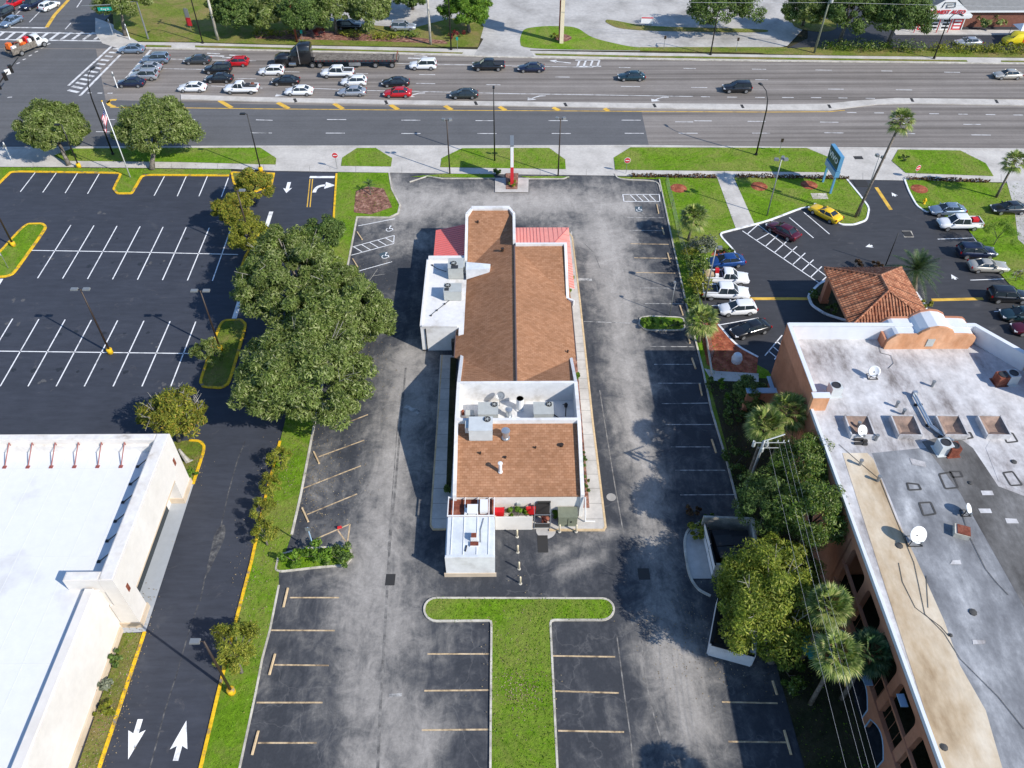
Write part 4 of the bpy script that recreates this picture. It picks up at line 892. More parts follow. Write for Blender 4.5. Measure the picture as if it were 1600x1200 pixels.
for u, v_ in ((1343, 727), (1371, 752), (1340, 668), (1400, 636), (1410, 648), (1456, 604), (1368, 688)): mb.lathe((*G(u, v_, MZ), MZ), [(.13, 0), (.13, .55), (.17, .56), (.17, .7)], 8)
split_build(mb, 'vent_pipe', M['steel_pole'], rf)
# parapets
mb = MB()
wall(mb, (MX+.1, 59.4), (45.0, 59.2), .3, 8.5, 10.5); wall(mb, (44.9, 59.3), (48.2, 54.7), .3, 8.5, 10.5)
split_build(mb, 'parapet', M['parapet_white'], motel)
mb = MB(); wall(mb, (MX+.12, 59.55), (MX+.12, 50.4), .24, 0, 10.45); wall(mb, (MX-.03, 59.57), (44.9, 59.37), .06, 0, 10.4); split_build(mb, 'parapet_wall', M['stucco'], motel)
mb = MB(); wall(mb, (MX+.16, 59.6), (MX+.16, 50.4), .36, 10.45, 10.55); wall(mb, (MX+.1, 59.42), (45.0, 59.22), .46, 10.5, 10.56)
wall(mb, (MX+.14, 50.1), (MX+.14, 5), .24, 8.6, 9.0); wall(mb, (48.3, 54.8), (44.9, 59.3), .44, 10.5, 10.55)
mb.build('coping', M['parapet_white'], motel)
mb = MB(); mb.prism([(MX-.1, 49.7), (28.3, 49.7), (28.3, 50.2), (MX-.1, 50.2)], 8.0, 10.4); mb.build('parapet_pier', M['sunny_stucco'], motel)
mb = MB(); mb.prism([(MX-.15, 49.65), (28.4, 49.65), (28.4, 50.3), (MX-.15, 50.3)], 10.4, 10.5); mb.build('pier_coping', M['parapet_white'], motel)
# mission gable over the entrance
prof = [(36.2, 8.6), (36.25, 10.2), (36.5, 10.75), (36.9, 11.25), (37.2, 11.4), (38.9, 11.4), (39.2, 11.9), (39.8, 12.5), (40.6, 12.75), (41.4, 12.6), (42.1, 12.1), (42.4, 11.45), (43.6, 11.4), (44.2, 11.3), (44.55, 10.9), (44.6, 10.2), (44.3, 8.6)]
prof = [(x, 8.6+(z-8.6)*.70) for x, z in prof]
def extrude_y(mb, prof, y0, y1):
    n = len(prof); v = [(x, y0, z) for x, z in prof]+[(x, y1, z) for x, z in prof]
    return mb.add(v, [tuple(range(n)), tuple(range(2*n-1, n-1, -1))]+[(i, n+i, n+(i+1) % n, (i+1) % n) for i in range(n)])
mb = MB(); extrude_y(mb, prof, 57.75, 58.0); g_ = mb.build('mission_gable', M['sunny_stucco'], motel)
mb = MB(); pr2 = [(x, z-.12) for x, z in prof[1:-1]]; n = len(pr2)
mb.add([(x, 58.02, z+.02) for x, z in pr2]+[(x, 60.4, z+.02) for x, z in pr2], [(i, i+1, n+i+1, n+i) for i in range(n-1)]); mb.build('gable_cap', M['parapet_white'], g_)
mb = MB(); extrude_y(mb, prof, 60.3, 60.5); mb.build('gable_front', M['stucco'], g_)
mb = MB(); mb.box((36.15, 59.3, 9.2), (.2, 2.6, 1.3)); mb.box((44.75, 59.3, 9.2), (.2, 2.4, 1.3)); split_build(mb, 'gable_side', M['stucco'], g_)
mb = MB(); mb.box((40.4, 57.72, 9.6), (.7, .06, .9)); mb.build('access_panel', M['ac_casing'], g_)
# arcaded west side
piers = [36.3-3.62*i for i in range(9)]
mb = MB(); mb.prism([(MX, 5), (MX+.5, 5), (MX+.5, 36.55), (MX, 36.55)], 7.95, 8.57)
mb.build('eaves_beam', M['stucco'], motel)
for i, y in enumerate(piers):
    mb = MB(); mb.prism([(MX+.02, y-.38), (MX+.48, y-.38), (MX+.48, y+.38), (MX+.02, y+.38)], 2.3, 7.95); mb.build('pillar', M['stucco'], motel)
    mb = MB()
    for s in (-1, 1):
        pts = [(0, 0), (.5, 0), (.22, -.12), (.08, -.32), (0, -.6)]
        v = [(MX+.03, y+s*(.38+a), 7.95+b) for a, b in pts]+[(MX+.47, y+s*(.38+a), 7.95+b) for a, b in pts]
        mb.add(v, [(0, 1, 2, 3, 4), (9, 8, 7, 6, 5)]+[(k_, (k_+1) % 5, 5+(k_+1) % 5, 5+k_) for k_ in range(5)])
    split_build(mb, 'corner_bracket', M['stucco'], motel)
for i in range(9):      # lower arches with rendered spandrels
    y0 = piers[0]+3.62-3.62*i if i else 37.9
    ya, yb = piers[i], piers[i]-3.62
    pts = [(ya, 3.0), (ya, 0.05), (ya-.35, .05)]+[(ya-.35-(2.92)*t_, 1.45+1.0*math.sin(math.pi*t_)) for t_ in np.linspace(0, 1, 9)]+[(yb+.35, .05), (yb, .05), (yb, 3.0)]
    n = len(pts); v = [(MX-.12, y, z) for y, z in pts]+[(MX+.25, y, z) for y, z in pts]
    mb = MB(); mb.add(v, [tuple(range(n)), tuple(range(2*n-1, n-1, -1))]+[(k_, n+k_, n+(k_+1) % n, (k_+1) % n) for k_ in range(n)]); mb.build('arch', M['stucco'], motel)
    mb = MB(); mb.tube([(MX-.12, y, z) for y, z in pts[2:-2]], .06, 5); mb.build('arch_trim', M['blue_trim'], motel)
mb = MB(); mb.prism([(MX-.05, 5), (MX+.2, 5), (MX+.2, 36.4), (MX-.05, 36.4)], 5.2, 5.42); mb.build('handrail', M['stucco'], motel)
mb = MB()
for k_ in range(40): mb.box((MX+.08, 36.2-k_*.79, 4.1), (.02, .02, 2.2))
mb.build('balusters', M['stucco'], motel)
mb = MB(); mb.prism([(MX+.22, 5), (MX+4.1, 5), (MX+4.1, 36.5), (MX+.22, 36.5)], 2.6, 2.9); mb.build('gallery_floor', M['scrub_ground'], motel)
for i in range(9):
    y = piers[i]-1.8
    mb = MB(); mb.box((MX+4.17, y, 4.95), (.08, .95, 2.1)); mb.box((MX+4.17, y, 1.1), (.08, .95, 2.1)); split_build(mb, 'door', M['dark_door'], motel)
    mb = MB(); mb.box((MX+4.17, y+1.3, 5.2), (.08, 1.1, 1.2)); mb.build('window', M['glass_dark'], motel)
mb = MB(); mb.box((MX-.08, 24.0, 7.2), (.5, .9, .1)); mb.box((MX-.2, 20.4, 3.2), (.6, 1., .1)); mb.box((MX-.2, 27.4, 3.2), (.6, 1., .1)); split_build(mb, 'pillar_cap', M['blue_trim'], motel)
# arched garden gateway at the corner
mb = MB()
pts = [(0, 0), (.45, 0)]+[(.45+2.1*t_, 1.6+1.0*math.sin(math.pi*t_)) for t_ in np.linspace(0, 1, 9)]+[(2.55, 0), (3.0, 0), (3.0, 3.6), (0, 3.6)]
n = len(pts); v = [(MX-3.0+x, 57.0, z) for x, z in pts]+[(MX-3.0+x, 57.5, z) for x, z in pts]
mb.add(v, [tuple(range(n)), tuple(range(2*n-1, n-1, -1))]+[(k_, (k_+1) % n, n+(k_+1) % n, n+k_) for k_ in range(n)])
ga = thing('garden_archway', 'terracotta archway with blue coping between the brick bed and the motel corner', 'archway', (MX-1.5, 57.2, 0)); mb.build('arch_wall', M['stucco'], ga)
mb = MB(); mb.box((MX-1.5, 57.25, 3.65), (3.1, .7, .1)); mb.box((MX-.25, 58.4, 3.4), (.4, 2.2, .1)); mb.build('coping', M['blue_trim'], ga)
mb = MB(); mb.lathe((*G(1150, 566), .12), [(.55, 0), (.6, .5), (.45, 1.0), (.3, 1.15), (.24, 1.1)], 14); t = mb.build('garden_urn', M['parapet_white']); tag(t, 'white bell shaped urn on the shaded red mulch bed', 'urn')

# roof lights of the motel: open hoppers with a raised kerb
blend('hopper_stucco', [(.3, (.19, .14, .115)), (.6, (.29, .20, .155)), (.8, (.37, .26, .20))], .8, fine=(2, .2))
SK = 'row of four hopper shaped roof lights'
sks = ['leftmost roof light, nearest the motel parapet and the small dish', 'second roof light from the left, left of the long roof conduit', 'third roof light from the left, right of the long roof conduit', 'rightmost roof light of the row of four']
for i, u in enumerate((1343, 1416, 1487, 1553)):
    x, y = G(u, 660, 9.4); t = thing('roof_light', sks[i], 'roof light', (x, y-.2, MZ), R(-2), SK)
    a, b = 1.0, 1.15; mb = MB()
    for p, q in (((-a, -b), (a, -b)), ((a, -b), (a, b)), ((a, b), (-a, b)), ((-a, b), (-a, -b))): wall(mb, p, q, .12, 0, .55)
    mb.build('kerb_frame', M['motel_roof_pale'], t, True)
    mb = MB(); f0 = [(-a+.08, -b+.08, .5), (a-.08, -b+.08, .5), (a-.08, b-.08, .5), (-a+.08, b-.08, .5)]; f1 = [(-.35, -.4, .08), (.35, -.4, .08), (.35, .4, .08), (-.35, .4, .08)]
    mb.add(f0+f1, [(1, 0, 4, 5), (2, 1, 5, 6), (3, 2, 6, 7), (0, 3, 7, 4), (4, 7, 6, 5)]); mb.build('hopper', M['hopper_stucco'], t, True)
def dish(label, u, v_, s, yaw, base=True, z=MZ):
    x, y = G(u, v_, z+s); t = thing('satellite_dish', label, 'satellite dish', (x, y, z), 0)
    mb = MB(); mb.tube([(0, 0, 0), (0, 0, s*.8), (0, -.1, s)], .05, 6); mb.tube([(-.5*s, -.4*s, 0), (0, 0, s*.7)], .035, 5); mb.tube([(.5*s, -.4*s, 0), (0, 0, s*.7)], .035, 5); mb.tube([(-.6*s, -.5*s, .05), (.6*s, -.5*s, .05), (.5*s, .5*s, .05), (-.5*s, .5*s, .05), (-.6*s, -.5*s, .05)], .04, 4); mb.build('stand', M['black_metal'], t, True)
    mb = MB(); mb.X = Matrix.Translation((0, 0, s)) @ Matrix.Rotation(yaw, 4, 'Z') @ Matrix.Rotation(R(48), 4, 'X')
    r = .72*s; pr = [(.02, 0)]+[(r*q, .28*r*q*q) for q in (.25, .5, .75, 1.)]; N = 20
    vv = [(a*math.cos(2*math.pi*k_/N), a*math.sin(2*math.pi*k_/N), h) for a, h in pr+[(r*1.01, .28*r-.03), (r*.5, .01*r-.05), (.02, -.06)] for k_ in range(N)]
    mb.add(vv, [(i*N+k_, i*N+(k_+1) % N, (i+1)*N+(k_+1) % N, (i+1)*N+k_) for i in range(len(pr)+2) for k_ in range(N)]); d_ = mb.build('dish', M['white_metal'], t, True, True)
    mb = MB(); mb.tube([(0, -.3*s, s*.6), (0, -.95*s, s*1.15)], .03, 4); mb.box((0, -.95*s, s*1.18), (.14, .14, .2)); mb.build('feed_arm', M['steel_pole'], t, True); return t
dish('white satellite dish in the middle of the pale motel roof', 1366, 580, .74, R(-20))
dish('small white satellite dish on concrete blocks in front of the leftmost roof light', 1346, 673, .72, R(30))
dish('large white satellite dish on a dark frame at the edge of the tan roof strip', 1433, 835, .95, R(10))
dish('grey satellite dish lying on the dark roof strip', 1512, 795, .62, R(60))
def condenser(label, u, v_, s, mat='ac_white'):
    x, y = G(u, v_, MZ+.5); t = thing('condenser_unit', label, 'air conditioner', (x, y, MZ), .1, 'round topped condensers on the motel roof')
    mb = MB(); mb.box((0, 0, .5*s), (.85*s, .85*s, .9*s)); mb.box((0, 0, .03), (1.1*s, 1.1*s, .06)); mb.build('casing', M[mat], t, True)
    mb = MB(); mb.lathe((0, 0, .95*s), [(.36*s, 0), (.36*s, .05), (.28*s, .06), (.28*s, .02)], 14); mb.build('fan', M['ac_grille'], t, True)
condenser('pale condenser beside the small terracotta parapet pier', 1304, 609, 1.15); condenser('pale condenser beside a rusty one at the end of the long roof conduit', 1474, 699, 1.2); condenser('rusty condenser at the end of the long roof conduit', 1489, 702, 1.05, 'rust')
condenser('white condenser next to the outer parapet at the far right of the motel roof', 1580, 590, 1.15); condenser('rusty open condenser left of the white one at the far right', 1564, 592, 1.1, 'rust')
t = thing('roof_conduit', 'pair of long grey conduits crossing the pale motel roof between the roof lights', 'conduit', (*G(1430, 625, MZ), MZ)); mb = MB()
for o_ in (0, 4): mb.tube([(*G(1425+o_, 621, MZ), MZ+.3), (*G(1450+o_, 668, MZ), MZ+.3), (*G(1460+o_, 676, MZ), MZ+.3), (*G(1484+o_, 692, MZ), MZ+.3)], .09, 6)
mb.box((*G(1427, 619, MZ), MZ+.3), (.4, .3, .6)); mb.build('pipe', M['galvanised'], t); mb = MB()
for u, v_ in ((1432, 634), (1450, 666), (1470, 684)): mb.box((*G(u+2, v_, MZ), MZ+.12), (.7, .15, .22))
split_build(mb, 'support', M['black_metal'], t)
t = thing('roof_hatch', 'small open brown hatch box on the grey motel roof', 'hatch', (*G(1500, 834, MZ), MZ), R(-20)); mb = MB(); mb.box((0, 0, .25), (1.1, 1.0, .5)); mb.build('kerb_frame', M['kerb_concrete'], t, True); mb = MB(); mb.box((.1, 0, .53), (.95, .9, .05)); mb.build('lid', M['rust'], t, True)
for u, v_, lab in ((1338, 688, 'stack of concrete blocks holding the small dish left of the roof lights'),):
    t = MB(); [t.box((*G(u+a, v_+b, MZ), MZ+.1), (.4, .2, .2)) for a, b in ((0, 0), (7, 0), (0, 6), (7, 6), (13, 2), (13, 7))]; tag(t.build('concrete_blocks', M['dark_door']), lab, 'blocks')
mb = MB(); mb.prism([(48.3, 50.2), (54, 50.2), (54, 54.5), (48.3, 54.5)], 8.6, 12.2); mb.prism([(48.2, 50.1), (54.1, 50.1), (54.1, 54.6), (48.2, 54.6)], 12.2, 12.35); mb.build('stair_tower', M['stucco'], motel)

# ================================================================ porte-cochere with a clay tile roof
m, t_, bs = new_mat('clay_tile'); k = NT(t_)
br = k.n('ShaderNodeTexBrick'); br.offset = 0.; br.inputs['Scale'].default_value = 1.; br.inputs['Brick Width'].default_value = .34; br.inputs['Row Height'].default_value = .42; br.inputs['Mortar Size'].default_value = .02
k.l(k.pos(), br.inputs['Vector']); br.inputs['Color1'].default_value = (.30, .10, .045, 1); br.inputs['Color2'].default_value = (.50, .235, .13, 1); br.inputs['Mortar'].default_value = (.06, .025, .015, 1)
c = k.mix(1., br.outputs[0], k.ramp(k.noise(1.6, 5, .8), [(.3, .6), (.55, 1.05), (.75, 1.45)]), 'MULTIPLY'); k.l(c, bs.inputs['Base Color']); bs.inputs['Roughness'].default_value = .85
pc = thing('porte_cochere', 'open drive-through canopy with a hipped clay tile roof beside the motel', 'canopy', (41.2, 71.5, 0))
E0, E1, E2, E3, P0, P1, zE, zP = (36.9, 76.6), (45.9, 76.6), (45.9, 66.2), (36.9, 66.2), (41.4, 72.3), (41.4, 69.6), 4.3, 6.4
def tiled(mb, a, b, c, d, n):      # barrel tile rows between the eave a-b and the ridge d-c
    a, b, c, d = map(Vector, (a, b, c, d)); up = Vector((0, 0, .085)); rows = []
    mb.face(a, b, c, d)
L_ = [((*E0, zE), (*E3, zE), (*P1, zP), (*P0, zP)), ((*E2, zE), (*E1, zE), (*P0, zP), (*P1, zP))]
mb = MB()
for q in L_: mb.face(*q)
mb.face((*E1, zE), (*E0, zE), (*P0, zP)); mb.face((*E3, zE), (*E2, zE), (*P1, zP)); mb.face((*E0, zE-.02), (*E1, zE-.02), (*E2, zE-.02), (*E3, zE-.02)); rf2 = mb.build('tile_roof', M['clay_tile'], pc)
mb = MB(); y = 66.4
def hipz(x, y):
    return min(zE+(x-36.9)*(zP-zE)/4.5, zE+(45.9-x)*(zP-zE)/4.5, zE+(76.6-y)*(zP-zE)/4.3, zE+(y-66.2)*(zP-zE)/3.4)
for i in range(31):           # barrels running down the west and east slopes
    yy = 66.36+i*.335; w_ = min(1, (yy-66.2)/3.4, (76.6-yy)/4.3); xi = 36.9+4.5*w_
    mb.tube([(36.86, yy, zE+.03), (xi, yy, zE+(zP-zE)*w_+.03)], .10, 5); mb.tube([(45.94, yy, zE+.03), (45.9-4.5*w_, yy, zE+(zP-zE)*w_+.03)], .10, 5)
for i in range(27):           # and down the hips
    xx = 37.06+i*.335; w_ = min((xx-36.9)/4.5, (45.9-xx)/4.5)
    mb.tube([(xx, 76.64, zE+.03), (xx, 76.6-4.3*w_, zE+(zP-zE)*w_+.03)], .10, 5); mb.tube([(xx, 66.16, zE+.03), (xx, 66.2+3.4*w_, zE+(zP-zE)*w_+.03)], .10, 5)
mb.build('barrel_tiles', M['clay_tile'], rf2)
mb = MB(); [mb.tube([(*p, z0+.08), (*q, z1+.08)], .13, 6) for p, z0, q, z1 in ((E0, zE, P0, zP), (E1, zE, P0, zP), (E2, zE, P1, zP), (E3, zE, P1, zP), (P0, zP, P1, zP))]; mb.build('ridge_tiles', M['clay_tile'], rf2)
mb = MB(); mb.prism([E0, E1, E2, E3], 3.95, 4.25); mb.build('fascia', M['stucco'], pc)
for x, y in ((37.6, 75.6), (45.1, 75.6), (37.6, 67.2), (45.1, 67.2)):
    mb = MB(); mb.box((x, y, 2.05), (.75, .75, 3.9)); mb.box((x, y, .3), (.95, .95, .5)); mb.build('column', M['stucco'], pc)
mb = MB(); mb.prism([(38, 59.7), (44, 59.7), (44, 66.5), (38, 66.5)], 3.7, 3.95); mb.build('link_roof', M['parapet_white'], pc)

# ================================================================ gabled workshop beyond the avenue
shop = thing('workshop_building', 'grey roofed workshop with a white gable and red doors across the avenue', 'workshop', (92, 166, 0))
x0, x1, yf = 77.2, 85.8, 156.2
mb = MB(); mb.prism([(x0, yf), (x1, yf), (x1, yf+8), (x0, yf+8)], 0, 3.2); mb.prism([(x1, yf+2), (112, yf+2), (112, yf+12), (x1, yf+12)], 0, 3.1); mb.build('wall', M['old_concrete'], shop)
mb = MB(); mb.face((x0-.6, yf-.9, 3.2), (x1+.9, yf-.9, 3.2), ((x0+x1)/2+.3, yf-.9, 6.6)); mb.prism([(x0-.6, yf-1.0), (x1+.9, yf-1.0), (x1+.9, yf-.92), (x0-.6, yf-.92)], 2.7, 3.2); mb.build('gable', M['white_metal'], shop)
plain('asphalt_shingle', (.20, .20, .195), .9, var=.2, scale=1.5); plain('brick_red', (.19, .075, .05), .9, var=.25, scale=3); plain('sign_red', (.55, .02, .03), .5)
mb = MB(); pk = ((x0+x1)/2+.3)
mb.face((x0-.6, yf-.88, 3.2), (pk, yf-.88, 6.6), (pk, yf+12, 6.6), (x0-.6, yf+12, 3.2)); mb.face((pk, yf-.88, 6.6), (x1+.9, yf-.88, 3.2), (x1+.9, yf+12, 3.2), (pk, yf+12, 6.6))
mb.face((x1+.9, yf+1.2, 3.1), (112.5, yf+1.2, 3.1), (112.5, yf+9, 6.4), (x1-2, yf+9, 6.4)); mb.build('roof', M['asphalt_shingle'], shop)
mb = MB(); mb.box((x1+13.5, yf+1.15, 3.05), (25.5, .12, .3)); mb.build('gutter', M['white_metal'], shop)
mb = MB(); mb.prism([(x1+.02, yf+1.6), (100, yf+1.6), (100, yf+1.98), (x1+.02, yf+1.98)], 0, 2.9); mb.build('brick_panel', M['brick_red'], shop)
for i in range(4):
    mb = MB(); xx = x0+.5+i*2.15; mb.box((xx+.8, yf-.04, 1.35), (1.7, .06, 2.5)); d_ = mb.build('door', M['sign_red' if i in (0, 3) else 'white_metal'], shop)
    mb = MB(); [mb.box((xx+.8, yf-.09, .6+q*.62), (1.3, .04, .34)) for q in range(4)]; mb.build('pane', M['glass_dark' if i in (1, 2) else 'white_metal'], d_)
mb = MB(); [mb.box((x0+.2+i*2.15, yf-.12, 1.4), (.14, .14, 2.8)) for i in range(5)]; mb.box((pk, yf-.5, 2.65), (x1-x0+.6, .9, .2)); mb.build('door_frame', M['white_metal'], shop)
for i in range(4):
    b_ = MB(); b_.tube([(x0-.6+i*2.1, yf-1.4, .1), (x0-.6+i*2.1, yf-1.4, 2.6)], .07, 6); b_.build('post', M['sign_red'], shop)
struct(MB().prism([(73, yf-2.1), (110, yf-2.6), (117, yf+3), (112, yf+3), (108, yf-.4), (73, yf+.2)], .05, .17).build('pavement', M['concrete']))
def text3d(name, s, size, loc, rot, mat, parent, depth=.02, shear=0., bold=0.):
    cu = bpy.data.curves.new(name, 'FONT'); cu.body = s; cu.size = size; cu.align_x = 'CENTER'; cu.align_y = 'CENTER'; cu.extrude = depth; cu.shear = shear; cu.offset = bold; cu.resolution_u = 2
    tmp = bpy.data.objects.new(name, cu); COL.objects.link(tmp); bpy.context.view_layer.update()
    me = bpy.data.meshes.new_from_object(tmp.evaluated_get(bpy.context.evaluated_depsgraph_get())); bpy.data.objects.remove(tmp)
    me.materials.clear(); me.materials.append(M[mat]); o = bpy.data.objects.new(name, me); COL.objects.link(o); o.location = loc; o.rotation_euler = rot
    if parent is not None: o.parent = parent
    return o
o = text3d('gable_lettering', 'HONEST AUTO', .95, (pk-92, yf-1.0-166, 3.75), (R(90), 0, 0), 'sign_red', shop, .04, .2, .02)
mb = MB(); mb.tube([(pk-1.3, yf-.98, 4.6), (pk-1.0, yf-.98, 5.5), (pk+.9, yf-.98, 5.5), (pk+1.1, yf-.98, 4.7), (pk-.4, yf-.98, 4.6), (pk-.5, yf-.98, 5.1), (pk+.6, yf-.98, 5.1)], .09, 5); mb.build('gable_emblem', M['asphalt_shingle'], shop)
# ================================================================ vegetation
def mk_leaf(name, stops, trans=.25, rough=.6):
    m = bpy.data.materials.new(name); m.use_nodes = True; M[name] = m; t = m.node_tree; k = NT(t)
    for n in list(t.nodes): t.nodes.remove(n)
    g = k.n('ShaderNodeNewGeometry'); c = k.ramp(g.outputs['Random Per Island'], stops)
    c = k.mix(1., c, k.ramp(k.noise(.55, 3, .6), [(.3, .72), (.7, 1.28)]), 'MULTIPLY')
    d = k.n('ShaderNodeBsdfPrincipled'); d.inputs['Roughness'].default_value = rough; d.inputs['Specular IOR Level'].default_value = .25; k.l(c, d.inputs['Base Color'])
    tr = k.n('ShaderNodeBsdfTranslucent'); k.l(k.mix(1., c, (1.2, 1.25, .6), 'MULTIPLY'), tr.inputs[0])
    mx = k.n('ShaderNodeMixShader'); mx.inputs[0].default_value = trans; k.l(d.outputs[0], mx.inputs[1]); k.l(tr.outputs[0], mx.inputs[2])
    o = k.n('ShaderNodeOutputMaterial'); k.l(mx.outputs[0], o.inputs[0])
mk_leaf('oak_leaf', [(0, (.065, .10, .016)), (.4, (.145, .20, .042)), (.78, (.245, .295, .088)), (1, (.42, .44, .22))], .38)
mk_leaf('dark_leaf', [(0, (.034, .068, .014)), (.6, (.088, .145, .03)), (.9, (.16, .225, .05)), (1, (.26, .31, .13))])
mk_leaf('glossy_leaf', [(0, (.035, .07, .012)), (.55, (.095, .16, .02)), (.85, (.18, .23, .035)), (1, (.33, .35, .15))], .2, .4)
mk_leaf('gold_leaf', [(0, (.09, .12, .014)), (.45, (.185, .215, .024)), (.85, (.29, .29, .035)), (1, (.36, .31, .06))])
mk_leaf('gold_green_leaf', [(0, (.055, .095, .012)), (.4, (.155, .205, .022)), (.8, (.31, .35, .045)), (1, (.44, .43, .11))], .38)
mk_leaf('autumn_leaf', [(0, (.08, .11, .014)), (.45, (.175, .20, .022)), (.82, (.28, .27, .03)), (1, (.36, .24, .05))])
mk_leaf('lime_leaf', [(0, (.05, .11, .012)), (.5, (.10, .20, .015)), (1, (.18, .28, .03))])
mk_leaf('silver_leaf', [(0, (.09, .11, .075)), (.5, (.17, .19, .13)), (1, (.28, .29, .21))])
mk_leaf('red_leaf', [(0, (.08, .012, .018)), (.6, (.18, .025, .03)), (1, (.26, .08, .05))])
mk_leaf('brown_leaf', [(0, (.05, .03, .02)), (.6, (.12, .06, .03)), (1, (.18, .13, .05))])
mk_leaf('palm_leaf', [(0, (.07, .12, .025)), (.5, (.18, .24, .055)), (.85, (.32, .35, .11)), (1, (.46, .42, .18))], .2, .45)
mk_leaf('palm_dark_leaf', [(0, (.025, .06, .025)), (.6, (.06, .11, .04)), (1, (.14, .17, .07))], .2, .4)
blend('bark', [(.3, (.10, .085, .07)), (.7, (.22, .195, .165))], 3, fine=(9, .3), bump=.4)
blend('pale_twig', [(.3, (.26, .24, .21)), (.7, (.42, .40, .36))], 3)
blend('palm_trunk', [(.3, (.13, .105, .08)), (.7, (.25, .21, .17))], 2.5, fine=(8, .3))
NR = np.random.default_rng(11)
def leaf_mesh(name, pts, nrm, size, mat, aspect=.5, jitter=.6, rng=NR, radial=0.):
    """one bent diamond per leaf cluster, facing roughly along nrm"""
    n = len(pts); d = nrm+rng.normal(0, jitter, (n, 3)); d /= np.linalg.norm(d, axis=1, keepdims=True)+1e-9
    u = (nrm*radial+rng.normal(0, .75, (n, 3))) if radial else np.cross(d, rng.normal(0, 1, (n, 3)))
    if radial: u -= d*(u*d).sum(1, keepdims=True)
    u /= np.linalg.norm(u, axis=1, keepdims=True)+1e-9; w = np.cross(d, u)
    s = (size*rng.uniform(.6, 1.4, n))[:, None]
    v = np.stack([pts-u*s, pts+w*s*aspect-d*s*.12, pts+u*s-d*s*.18, pts-w*s*aspect-d*s*.12], 1).reshape(-1, 3)
    me = bpy.data.meshes.new(name); me.vertices.add(4*n); me.vertices.foreach_set('co', v.ravel().astype(np.float32))
    me.loops.add(4*n); me.loops.foreach_set('vertex_index', np.arange(4*n, dtype=np.int32))
    me.polygons.add(n); me.polygons.foreach_set('loop_start', np.arange(0, 4*n, 4, dtype=np.int32)); me.polygons.foreach_set('loop_total', np.full(n, 4, np.int32))
    me.materials.append(M[mat]); me.update(calc_edges=True); return me
def crown_points(rad, clumps, per, cl=.34, rng=NR, shell=.62, low=-.45):
    """leaf clumps spread through an uneven crown: returns points and outward directions, and the clump centres"""
    P = []; D = []; C = []; ph = rng.uniform(0, 6.28, 2); rad = tuple(.98*a for a in rad)
    for i in range(clumps):
        while True:
            q = rng.normal(0, 1, 3); q /= np.linalg.norm(q)
            if q[2] > low: break
        r = shell+(1-shell)*rng.uniform()**.6; r *= rng.uniform(.74, 1.0)*(1+.10*math.sin(3*math.atan2(q[1], q[0])+ph[0])+.08*math.sin(5*math.atan2(q[1], q[0])+ph[1])); c = q*r*np.array(rad); C.append(c)
        cr = cl*min(rad)*rng.uniform(.6, 1.25); m = int(per*rng.uniform(.6, 1.3))
        a = rng.normal(0, 1, (m, 3)); a /= np.linalg.norm(a, axis=1, keepdims=True); rr = rng.uniform(.35, 1., (m, 1))**.5
        P.append(c+a*rr*cr*np.array([1.1, 1.1, .75])); D.append(a*.7+q*.5+np.array([0, 0, .45]))
    return np.concatenate(P), np.concatenate(D), C
def tree(label, u, v, z, rad, leaf, mat, name='oak_tree', clumps=60, per=170, group=None, base=None, bare=0, trunk_r=None, cat='tree', cl=.34, limbs=7, aspect=.5, jitter=.6, mats=('bark',), shell=.62, low=-.45):
    """crown centre seen at pixel u, v at height z"""
    cx, cy = G(u, v, z); bx, by = G(*base) if base else (cx, cy)
    t = thing(name, label, cat, (bx, by, .1), 0, group); off = np.array([cx-bx, cy-by, z-.1])
    P, D, C = crown_points(rad, int(clumps*1.9), int(per*1.5), cl*.74, NR, shell, low)
    me = leaf_mesh('crown', P+off, D, leaf*.78, mat, aspect*.56, jitter*1.25, NR, .8)
    o = bpy.data.objects.new('crown', me); COL.objects.link(o); o.parent = t
    tr = trunk_r or .055*max(rad); mb = MB(); fork = Vector((off[0]*.5, off[1]*.5, max(.5, off[2]-rad[2]*.55)))
    mb.tube([(0, 0, 0), (off[0]*.2, off[1]*.2, fork.z*.5), fork], [tr*1.35, tr, tr*.85], 8)
    for c in sorted(C, key=lambda c: -c[2])[:limbs*4:4]:
        e = Vector(c+off); mid = fork.lerp(e, .5)+Vector((0, 0, .08*max(rad))); mb.tube([fork, mid, e], [tr*.6, tr*.32, tr*.1], 6)
    mb.build('trunk', M[mats[0]], t, True, True)
    if bare:
        mb = MB()
        for i in range(bare):
            q = NR.normal(0, 1, 3); q[2] = abs(q[2])+.5; q[0] += .7; q /= np.linalg.norm(q); e = Vector(q*np.array(rad)*NR.uniform(.9, 1.12)+off); a = fork.lerp(e, .55)+Vector(NR.normal(0, .2, 3))
            mb.tube([fork, a, e], [.06, .04, .015], 4)
            for k_ in range(4): mb.tube([a.lerp(e, .25*k_), a.lerp(e, .25*k_+.2)+Vector(NR.normal(0, .45, 3))], [.025, .01], 3)
        mb.build('bare_branches', M['pale_twig'], t, True)
    return t
def shrub(label, u, v, r, h, mat, name='shrub', leaf=.13, n=900, group=None, cat='shrub', z=.1, ry=None):
    x, y = G(u, v, h*.5); t = thing(name, label, cat, (x, y, z), 0, group)
    rad = (r, ry or r, h*.6); P, D, C = crown_points(rad, max(8, int(n/70)), 70, .42, NR, .45, -.2); P[:, 2] = np.abs(P[:, 2]+h*.45)
    me = leaf_mesh('foliage', P, D, leaf, mat, .5, .7); o = bpy.data.objects.new('foliage', me); COL.objects.link(o); o.parent = t
    mb = MB(); [mb.tube([(0, 0, 0), (NR.normal(0, r*.4), NR.normal(0, r*.4), h*.6)], [.03, .012], 4) for i in range(4)]; mb.build('stem', M['bark'], t, True); return t
